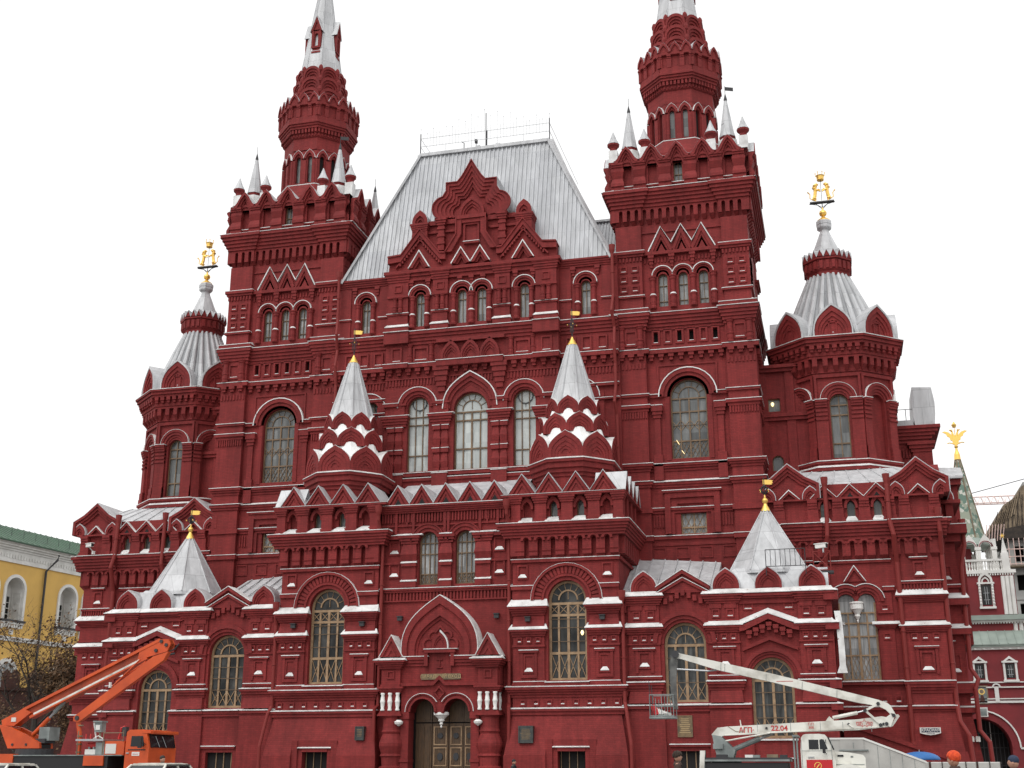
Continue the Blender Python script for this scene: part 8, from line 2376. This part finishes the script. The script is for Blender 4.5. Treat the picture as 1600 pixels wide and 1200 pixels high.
# ---------------------------------------------------------------- parked cars, only their roofs in view
def car(x, y, label, m='ivory'):
    root = empty('parked_car', (x, y, 0), label, 'car', 'cars parked below the frame edge')
    inv = Matrix.Translation((-x, -y, 0))
    F = Fr((x, y, 0), (0, 1, 0), (1, 0, 0))   # profile runs along y, width along x
    def put(A, n, par=root):
        o = A.build(n, par); 
        if par is root: o.matrix_parent_inverse = inv
        return o
    B = Acc(); hw = .84
    poly(B, F, [(-2.0, .3), (-1.98, .72), (-1.1, .92), (1.85, .95), (2.0, .75), (2.0, .3)], -hw, hw, m)
    # roof on pillars with rounded shoulders
    for z, w, y0, y1 in ((1.46, .66, -.25, 1.30), (1.49, .60, -.2, 1.25), (1.505, .48, -.1, 1.15)): box(B, F, y0, y1, z - .04, z, -w, w, m)
    for q in (-1, 1):
        for (a, za, b, zb) in ((-1.05, .92, -.25, 1.44), (.55, .93, .5, 1.44), (1.8, .94, 1.28, 1.44)):
            bar(B, F.p(a, za, q * .80), F.p(b, zb, q * .62), .06, .06, m)
        bar(B, F.p(-.25, 1.44, q * .63), F.p(1.3, 1.44, q * .63), .06, .05, m)
    bd = put(B, 'body')
    G = Acc()
    g = lambda pts: G.add(pts + [p + Vector((0, 0, -.01)) for p in pts], BOXF, 'cabglass')
    g([F.p(-1.03, .93, -.77), F.p(-1.03, .93, .77), F.p(-.24, 1.43, .60), F.p(-.24, 1.43, -.60)])
    g([F.p(1.78, .95, -.77), F.p(1.78, .95, .77), F.p(1.28, 1.43, .60), F.p(1.28, 1.43, -.60)])
    for q in (-1, 1): g([F.p(-.95, .94, q * .79), F.p(1.72, .95, q * .79), F.p(1.24, 1.42, q * .61), F.p(-.24, 1.42, q * .61)])
    G.build('window', bd)
    for yy in (-1.3, 1.3):
        for q in (-1, 1):
            Wh = Acc(); c = F.p(yy, .3, q * .74)
            vs = []; n = 18
            for dx in (-.09, .09): vs += [(c.x + dx, c.y + .3 * math.cos(2 * math.pi * i / n), .3 + .3 * math.sin(2 * math.pi * i / n)) for i in range(n)]
            Wh.add(vs, [(i, (i + 1) % n, n + (i + 1) % n, n + i) for i in range(n)] + [list(range(n - 1, -1, -1)), list(range(n, 2 * n))], 'black'); put(Wh, 'wheel')
    for q in (-.6, .6):
        L = Acc(); box(L, F, -2.02, -1.97, .58, .72, q - .16, q + .16, 'stucco'); L.build('headlight', bd)
car(-7.8, -25.5, 'pale car with only its white roof edge showing, under the orange boom turntable')
car(-1.9, -25.5, 'pale car with only its white roof edge showing, in front of the orange cab')

# ---------------------------------------------------------------- people
MT['skin'] = mat('skin', (.42, .22, .15), .6)
MT['hair'] = mat('dark_hair', (.018, .013, .01), .7)
MT['fur'] = noise_mix(mat('brown_fur', (.035, .022, .015), .95), (.05, .03, .02), (.018, .012, .009), 30, 5, bump=.6)
MT['coatbrown'] = mat('brown_coat', (.055, .03, .022), .85)
MT['coatblack'] = mat('black_jacket', (.02, .021, .024), .8)
MT['coatblue'] = mat('navy_coat', (.018, .028, .06), .8)
MT['trouser'] = mat('dark_trousers', (.025, .025, .03), .85)
MT['redhat'] = noise_mix(mat('orange_red_wool', (.62, .06, .012), .85), (.68, .075, .015), (.48, .04, .01), 25, 4, bump=.5)
MT['shoe'] = mat('shoe_leather', (.015, .012, .01), .5)
MT['umb'] = noise_mix(mat('blue_canvas', (.02, .13, .38), .6), (.025, .15, .42), (.018, .11, .32), 2, 5)

def person(x, y, h, yaw, coat, label, hat, seed=1, face=0.0):
    rnd = random.Random(seed)
    k = h / 1.75
    bm = bmesh.new()
    J = {}
    sk = []
    def v(n, p, r, par=None):
        J[n] = len(sk); sk.append((Vector(p) * k, r * k, J[par] if par else None))
    v('pelvis', (0, 0, .95), .155); v('waist', (0, 0, 1.10), .15, 'pelvis'); v('chest', (0, .01, 1.30), .175, 'waist'); v('upper', (0, 0, 1.42), .13, 'chest'); v('neck', (0, -.01, 1.51), .058, 'upper')
    for s, t in ((-1, 'r'), (1, 'l')):
        v('sh' + t, (s * .17, 0, 1.41), .078, 'upper'); v('el' + t, (s * .235, .03, 1.13), .055, 'sh' + t); v('wr' + t, (s * .235, -.08, .90), .038, 'el' + t); v('pa' + t, (s * .232, -.105, .82), .036, 'wr' + t)
        v('hip' + t, (s * .10, 0, .86), .105, 'pelvis'); v('kn' + t, (s * .105, -.03 * s, .50), .072, 'hip' + t); v('an' + t, (s * .11, .03, .10), .052, 'kn' + t); v('to' + t, (s * .125, -.15, .045), .042, 'an' + t)
        for i, (dx, L) in enumerate(((-.024, .062), (-.008, .074), (.008, .078), (.024, .07))):
            v(f'f{i}{t}', (s * .23 + dx * .2, -.11 + dx, .82 - .055), .010, 'pa' + t); v(f'g{i}{t}', (s * .222 + dx * .2, -.112 + dx, .82 - .055 - L * .7), .0085, f'f{i}{t}')
        v('th' + t, (s * .215, -.145, .80), .012, 'pa' + t); v('ti' + t, (s * .212, -.155, .765), .010, 'th' + t)
    me = bpy.data.meshes.new('person'); me.from_pydata([p for p, r, q in sk], [(i, q) for i, (p, r, q) in enumerate(sk) if q is not None], [])
    ob = bpy.data.objects.new('person', me); COL.objects.link(ob)
    md = ob.modifiers.new('skin', 'SKIN')
    lay = me.skin_vertices[0].data if me.skin_vertices else None
    if lay is None:
        bmm = bmesh.new(); bmm.from_mesh(me); bmm.verts.layers.skin.verify(); bmm.to_mesh(me); bmm.free(); lay = me.skin_vertices[0].data
    for i, (p, r, q) in enumerate(sk): lay[i].radius = (r, r * (.72 if i in (J['chest'], J['waist'], J['pelvis']) else 1)); lay[i].use_root = (i == 0)
    sb = ob.modifiers.new('sub', 'SUBSURF'); sb.levels = 1; sb.render_levels = 1
    dg = bpy.context.evaluated_depsgraph_get(); ev = ob.evaluated_get(dg)
    m2 = bpy.data.meshes.new_from_object(ev)
    bm.from_mesh(m2); bpy.data.objects.remove(ob)
    for f in bm.faces:
        c = f.calc_center_median() / k
        hand = abs(c.x) > .17 and c.z < .885 and c.z > .6
        f.material_index = 1 if (hand or c.z > 1.475) else (2 if c.z < .80 else 0)
        if c.z < .09: f.material_index = 3
        f.smooth = True
    # head
    hc = Vector((0, -.015, 1.635)) * k
    r = bmesh.ops.create_icosphere(bm, subdivisions=3, radius=1.0)
    for vv in r['verts']:
        c = vv.co.copy()
        z = c.z
        sx = .076 * (1 if z > -.2 else 1 - .35 * (-z - .2)); sy = .098
        p = Vector((c.x * sx, c.y * sy, z * .118))
        if c.y < -.3:
            nose = max(0, 1 - ((c.x / .22)**2 + ((z + .12) / .30)**2)); p.y -= .026 * nose
            brow = max(0, 1 - ((abs(c.x) - .32) / .3)**2 - ((z - .20) / .12)**2); p.y -= .006 * max(0, brow)
            eye = max(0, 1 - ((abs(c.x) - .36) / .2)**2 - ((z - .04) / .12)**2); p.y += .010 * max(0, eye)
            lip = max(0, 1 - (c.x / .3)**2 - ((z + .48) / .08)**2); p.y -= .006 * max(0, lip)
            chin = max(0, 1 - (c.x / .35)**2 - ((z + .85) / .2)**2); p.y -= .010 * max(0, chin)
        vv.co = hc + p * k
    for f in {f for vv in r['verts'] for f in vv.link_faces}: f.material_index = 1; f.smooth = True
    for q in (-1, 1):
        e = bmesh.ops.create_icosphere(bm, subdivisions=2, radius=.011 * k, matrix=Matrix.Translation(hc + Vector((q * .028, -.080, .006)) * k))
        for f in {f for vv in e['verts'] for f in vv.link_faces}: f.material_index = 4
        e = bmesh.ops.create_icosphere(bm, subdivisions=2, radius=.028 * k, matrix=Matrix.Translation(hc + Vector((q * .076, .01, -.01)) * k) @ Matrix.Diagonal((.35, .7, 1.1, 1)))
        for f in {f for vv in e['verts'] for f in vv.link_faces}: f.material_index = 1; f.smooth = True
    m3 = bpy.data.meshes.new('person')
    bm.to_mesh(m3); bm.free()
    for n in (coat, 'skin', 'trouser', 'shoe', 'hair'): m3.materials.append(MT[n])
    o = bpy.data.objects.new('person', m3); COL.objects.link(o)
    tag(o, label, 'person')
    o.location = (x, y, 0); o.rotation_euler = (0, 0, yaw)
    # hair / hat
    hb = bmesh.new(); r = bmesh.ops.create_icosphere(hb, subdivisions=3, radius=1.0)
    big = {'fur': 1.42, 'redhat': 1.30}.get(hat, 1.10)
    for vv in r['verts']:
        c = vv.co.copy(); n = 1 + (.06 * math.sin(c.x * 17 + c.z * 13) * math.sin(c.y * 15 + c.z * 7) if hat == 'fur' else .02 * math.sin(c.x * 9))
        vv.co = hc + Vector((c.x * .076 * big * n, c.y * .098 * big * .98 * n + .012, c.z * .085 * big * n + .052)) * k
    dele = [vv for vv in hb.verts if (vv.co.z - hc.z) / k < .015 - (.10 if hat in ('hair', 'hood', 'redhat') else .04) * max(-.3, min(1, ((vv.co.y - hc.y) / k + .045) / .08))]
    bmesh.ops.delete(hb, geom=dele, context='VERTS')
    for f in hb.faces: f.smooth = True
    hm = bpy.data.meshes.new('hat'); hb.to_mesh(hm); hb.free()
    hm.materials.append(MT['fur' if hat == 'fur' else ('redhat' if hat == 'redhat' else ('coatblue' if hat == 'hood' else ('coatblack' if hat == 'cap' else 'hair')))])
    ho = bpy.data.objects.new('hair' if hat == 'hair' else ('fur_hat' if hat == 'fur' else ('knitted_hat' if hat == 'redhat' else ('hood' if hat == 'hood' else 'cap'))), hm)
    COL.objects.link(ho); ho.parent = o
    sol = ho.modifiers.new('thick', 'SOLIDIFY'); sol.thickness = .012 * k
    # collar
    cb = Acc(); lathe(cb, 0, 0, [(.13 * k, 1.43 * k), (.11 * k, 1.47 * k), (.085 * k, 1.53 * k), (.075 * k, 1.535 * k), (.07 * k, 1.5 * k)], coat, 14)
    c = cb.build('collar', o, True)
    return o
person(15.95, -30.0, 1.74, R(100), 'coatbrown', 'woman in a brown coat and round fur hat standing left of the white lift truck', 'fur', 2)
person(4.60, -3.0, 1.70, R(80), 'coatblack', 'person in a dark cap and black jacket walking past the wall right of the porch', 'cap', 3)
person(-2.98, -23.0, 1.74, R(75), 'coatblack', 'dark haired man in a black jacket passing in front of the orange cab', 'hair', 4)
person(21.88, -42.5, 1.60, R(-120), 'coatbrown', 'person in a bright orange red knitted hat at the bottom right, before the white barrier', 'redhat', 5)
person(23.05, -40.0, 1.56, R(-110), 'coatblue', 'person in a navy blue hooded coat at the bottom right corner', 'hood', 6)

# ---------------------------------------------------------------- umbrella, barrier, site cover
def umbrella():
    x, y = 22.95, -12.0
    root = empty('market_umbrella', (x, y, 0), 'blue canvas umbrella open behind the white barrier at the bottom right', 'umbrella')
    U = Acc(); n = 16; rows = 7; vs = []; fs = []
    zt, R0 = 1.93, .76
    for j in range(rows):
        t = j / (rows - 1)
        for i in range(n):
            a = 2 * math.pi * i / n; rr = R0 * math.sin(t * math.pi / 2 * .98) * (1 - .045 * (i % 2) * t)
            vs.append((rr * math.cos(a), rr * math.sin(a), zt - (1 - math.cos(t * math.pi / 2 * .9)) * .36))
    for j in range(rows - 1):
        for i in range(n): fs.append((j * n + i, j * n + (i + 1) % n, (j + 1) * n + (i + 1) % n, (j + 1) * n + i))
    U.add(vs, fs, 'umb')
    o = U.build('canopy', root, True, False); s = o.modifiers.new('t', 'SOLIDIFY'); s.thickness = .008
    P = Acc(); tube(P, [(0, 0, .05), (0, 0, 2.0)], .018, 'steel', 8); P.build('pole', root)
    B = Acc(); lathe(B, 0, 0, [(.25, 0), (.25, .06), (.05, .1)], 'greyp', 14); B.build('base', root)
    for k in range(8):
        a = 2 * math.pi * k / 8; Rb = Acc(); tube(Rb, [(0, 0, 1.88), (.42 * math.cos(a), .42 * math.sin(a), 1.78), (.72 * math.cos(a), .72 * math.sin(a), 1.58)], .007, 'steel', 4); Rb.build('rib', root)
umbrella()
def barrier():
    F = Fr((0, -14.0, 0), (1, 0, 0), (0, -1, 0))
    for i in range(7):
        x = 19.9 + i * .82
        root = empty('barrier_panel', (x, -14, 0), 'white panel of the low site barrier that runs under the blue umbrella', 'barrier', 'white barrier panels at the bottom right')
        A = Acc(); f = Fr((0, 0, 0), (1, 0, 0), (0, -1, 0))
        box(A, f, .02, .80, .08, 1.52, -.02, .02, 'boarding'); A.build('sheet', root)
        for xx in (0.0, .41, .82 - .04):
            A = Acc(); box(A, f, xx, xx + .03, 0, 1.56, .02, .05, 'bark'); A.build('post', root)
        A = Acc(); box(A, f, 0, .82, 1.50, 1.55, -.03, .015, 'stucco'); A.build('rail', root)
barrier()
def cover():
    F = Fr((0, -17.0, 0), (1, 0, 0), (0, -1, 0))
    root = empty('covered_stair', (20.8, -17.5, 0), 'grey white boarded stair cover sloping down to the right behind the white truck', 'cover')
    inv = Matrix.Translation((-20.8, 17.5, 0))
    A = Acc()
    poly(A, F, [(19.4, 0), (19.4, 2.30), (20.85, 2.30), (22.85, 1.52), (22.85, 0)], -1.5, 0, 'boarding')
    for x in (21.3, 21.7, 22.1, 22.5): box(A, F, x, x + .015, .2, 2.28 - (x - 20.85) * .39, -.1, .006, 'greyp')
    strip(A, F, [(19.35, 2.36), (20.87, 2.36), (22.9, 1.57)], [(19.35, 2.30), (20.85, 2.30), (22.9, 1.50)], -1.55, .03, 'stucco')
    o = A.build('boarding', root); o.matrix_parent_inverse = inv
    B = Acc(); box(B, F, 20.05, 20.85, 1.96, 2.28, 0, .04, 'boarding'); box(B, F, 20.0, 21.0, 1.92, 1.96, 0, .07, 'greyp'); tube(B, [F.p(20.5, 2.2, .05), F.p(20.5, 2.0, .05)], .012, 'greyp', 5)
    o = B.build('hatch', root); o.matrix_parent_inverse = inv
cover()

# ---------------------------------------------------------------- plates, signs, cameras on the walls
def plaque(x0, x1, z0, z1, y, m, label, name, lines=7):
    A = Acc(); F = Fr((0, y, 0), (1, 0, 0), (0, -1, 0))
    box(A, F, x0, x1, z0, z1, -.5, .0, m); strip(A, F, [(x0, z0), (x1, z0), (x1, z1), (x0, z1), (x0, z0)], [(x0 + .05, z0 + .05), (x1 - .05, z0 + .05), (x1 - .05, z1 - .05), (x0 + .05, z1 - .05), (x0 + .05, z0 + .05)], -.02, .03, m)
    for i in range(lines):
        z = z1 - .15 - (z1 - z0 - .3) * i / lines; w = (x1 - x0) * random.uniform(.25, .38); c = (x0 + x1) / 2
        box(A, F, c - w, c + w, z - .035, z, 0, .008, 'bronze' if m == 'slate' else 'goldletter')
    tag(A.build(name), label, 'plaque')
plaque(-4.62, -4.12, 2.70, 3.40, -.55, 'slate', 'small dark upright metal plaque on the sloping base left of the porch', 'metal_plaque', 5)
plaque(4.22, 4.98, 2.52, 3.36, -.58, 'slate', 'broad dark grey metal plaque on the sloping base right of the porch', 'metal_plaque', 8)
plaque(12.2, 12.95, 2.78, 3.82, .17, 'bronze', 'bronze brown relief plaque under the arched window behind the lift basket', 'bronze_plaque', 8)
def street_sign():
    A = Acc(); F = Fr((0, 5.30, 0), (1, 0, 0), (0, -1, 0))
    p = [(23.98, 3.30), (25.0, 3.30), (25.0, 3.02), (24.72, 2.95), (24.49, 2.92), (24.26, 2.95), (23.98, 3.02)]
    poly(A, F, p, -.6, .0, 'stucco'); box(A, F, 24.04, 24.94, 3.06, 3.26, 0, .008, 'coatblue')
    o = A.build('street_sign'); tag(o, 'white enamel street name plate with КРАСНАЯ on a dark band', 'sign')
    text_mesh('КРАСНАЯ', (24.49, 5.285, 3.16), FRONT, .19, 'stucco', o, 'lettering', .004, .98, bold=.004)
    text_mesh('ПЛОЩАДЬ', (24.49, 5.295, 2.995), FRONT, .075, 'coatblue', o, 'lettering', .003, 1.0)
street_sign()
for i, x in enumerate((26.55, 26.85)):
    A = Acc(); F = Fr((0, 7.52, 0), (1, 0, 0), (0, -1, 0)); box(A, F, x, x + .22, 2.62, 2.86, -.4, .05, 'stucco'); box(A, F, x + .03, x + .19, 2.65, 2.83, .05, .06, 'ivory'); box(A, F, x + .02, x + .20, 2.86, 2.89, -.4, .08, 'stucco')
    tag(A.build('junction_box'), ['left one of two small white boxes on the sloping base beside the gate', 'right one of two small white boxes on the sloping base beside the gate'][i], 'box', 'white boxes on the base wall')
def camera_box(x, y, z, label, rail=False):
    A = Acc(); F = Fr((x, y, 0), (.9, -.4, 0), (-.4, -.9, 0))
    if rail:
        f = Fr((x, y, 0), (1, 0, 0), (0, -1, 0))
        for q in (-.42, .42): tube(A, [f.p(q, z - 1.25, 0), f.p(q, z - .2, 0)], .03, 'pipe', 5)
        for h in (-1.2, -.25): tube(A, [f.p(-.42, z + h, 0), f.p(.42, z + h, 0)], .03, 'pipe', 5)
        for a, b in ((-.42, .42), (.42, -.42)): tube(A, [f.p(a, z - 1.2, 0), f.p(b, z - .25, 0)], .025, 'pipe', 5)
        box(A, f, -.9, .55, z - 1.36, z - 1.25, -.5, .1, 'iron'); tube(A, [f.p(.1, z - .3, 0), f.p(.1, z - .05, 0)], .05, 'steel', 6)
        box(A, f, -.7, -.6, z - 2.2, z - 1.3, -.3, .0, 'iron')
    else:
        tube(A, [F.p(0, z - .35, -.3), F.p(0, z - .1, 0)], .03, 'stucco', 6); box(A, F, -.08, .08, z - .5, z - .3, -.4, -.25, 'stucco')
    box(A, F, -.28, .30, z - .08, z + .12, -.1, .1, 'stucco'); box(A, F, -.34, .36, z + .12, z + .16, -.13, .13, 'stucco'); box(A, F, .30, .34, z - .06, z + .10, -.08, .08, 'black')
    tag(A.build('security_camera'), label, 'camera')
camera_box(19.75, 1.2, 12.15, 'white security camera on a braced red stand beside the right tent roof', True)
camera_box(-25.2, 5.1, 14.75, 'white security camera high on the left corner pavilion')
for x, lab in ((-8.55, 'small dark floodlight on the far left pier of the left projecting bay'), (-4.55, 'small dark floodlight between the left bay window and the porch'), (4.65, 'small dark floodlight on the left pier of the right projecting bay'), (8.6, 'small dark floodlight on the right pier of the right projecting bay'), (-2.55, None), (2.85, None)):
    A = Acc(); F = Fr((x, -.14 if abs(x) > 3 else .3, 0), (1, 0, 0), (0, -1, 0)); z = 8.62 if abs(x) > 3 else 8.9
    box(A, F, -.13, .13, z, z + .2, .06, .22, 'iron'); box(A, F, -.16, .16, z + .2, z + .24, .0, .28, 'iron'); tube(A, [F.p(0, z + .1, -.05), F.p(0, z + .1, .1)], .03, 'iron', 6)
    tag(A.build('floodlight'), lab or ('small dark floodlight on the wall just right of the porch gable' if x > 0 else 'small dark floodlight on the wall just left of the porch gable'), 'floodlight', 'floodlights on the front wall')
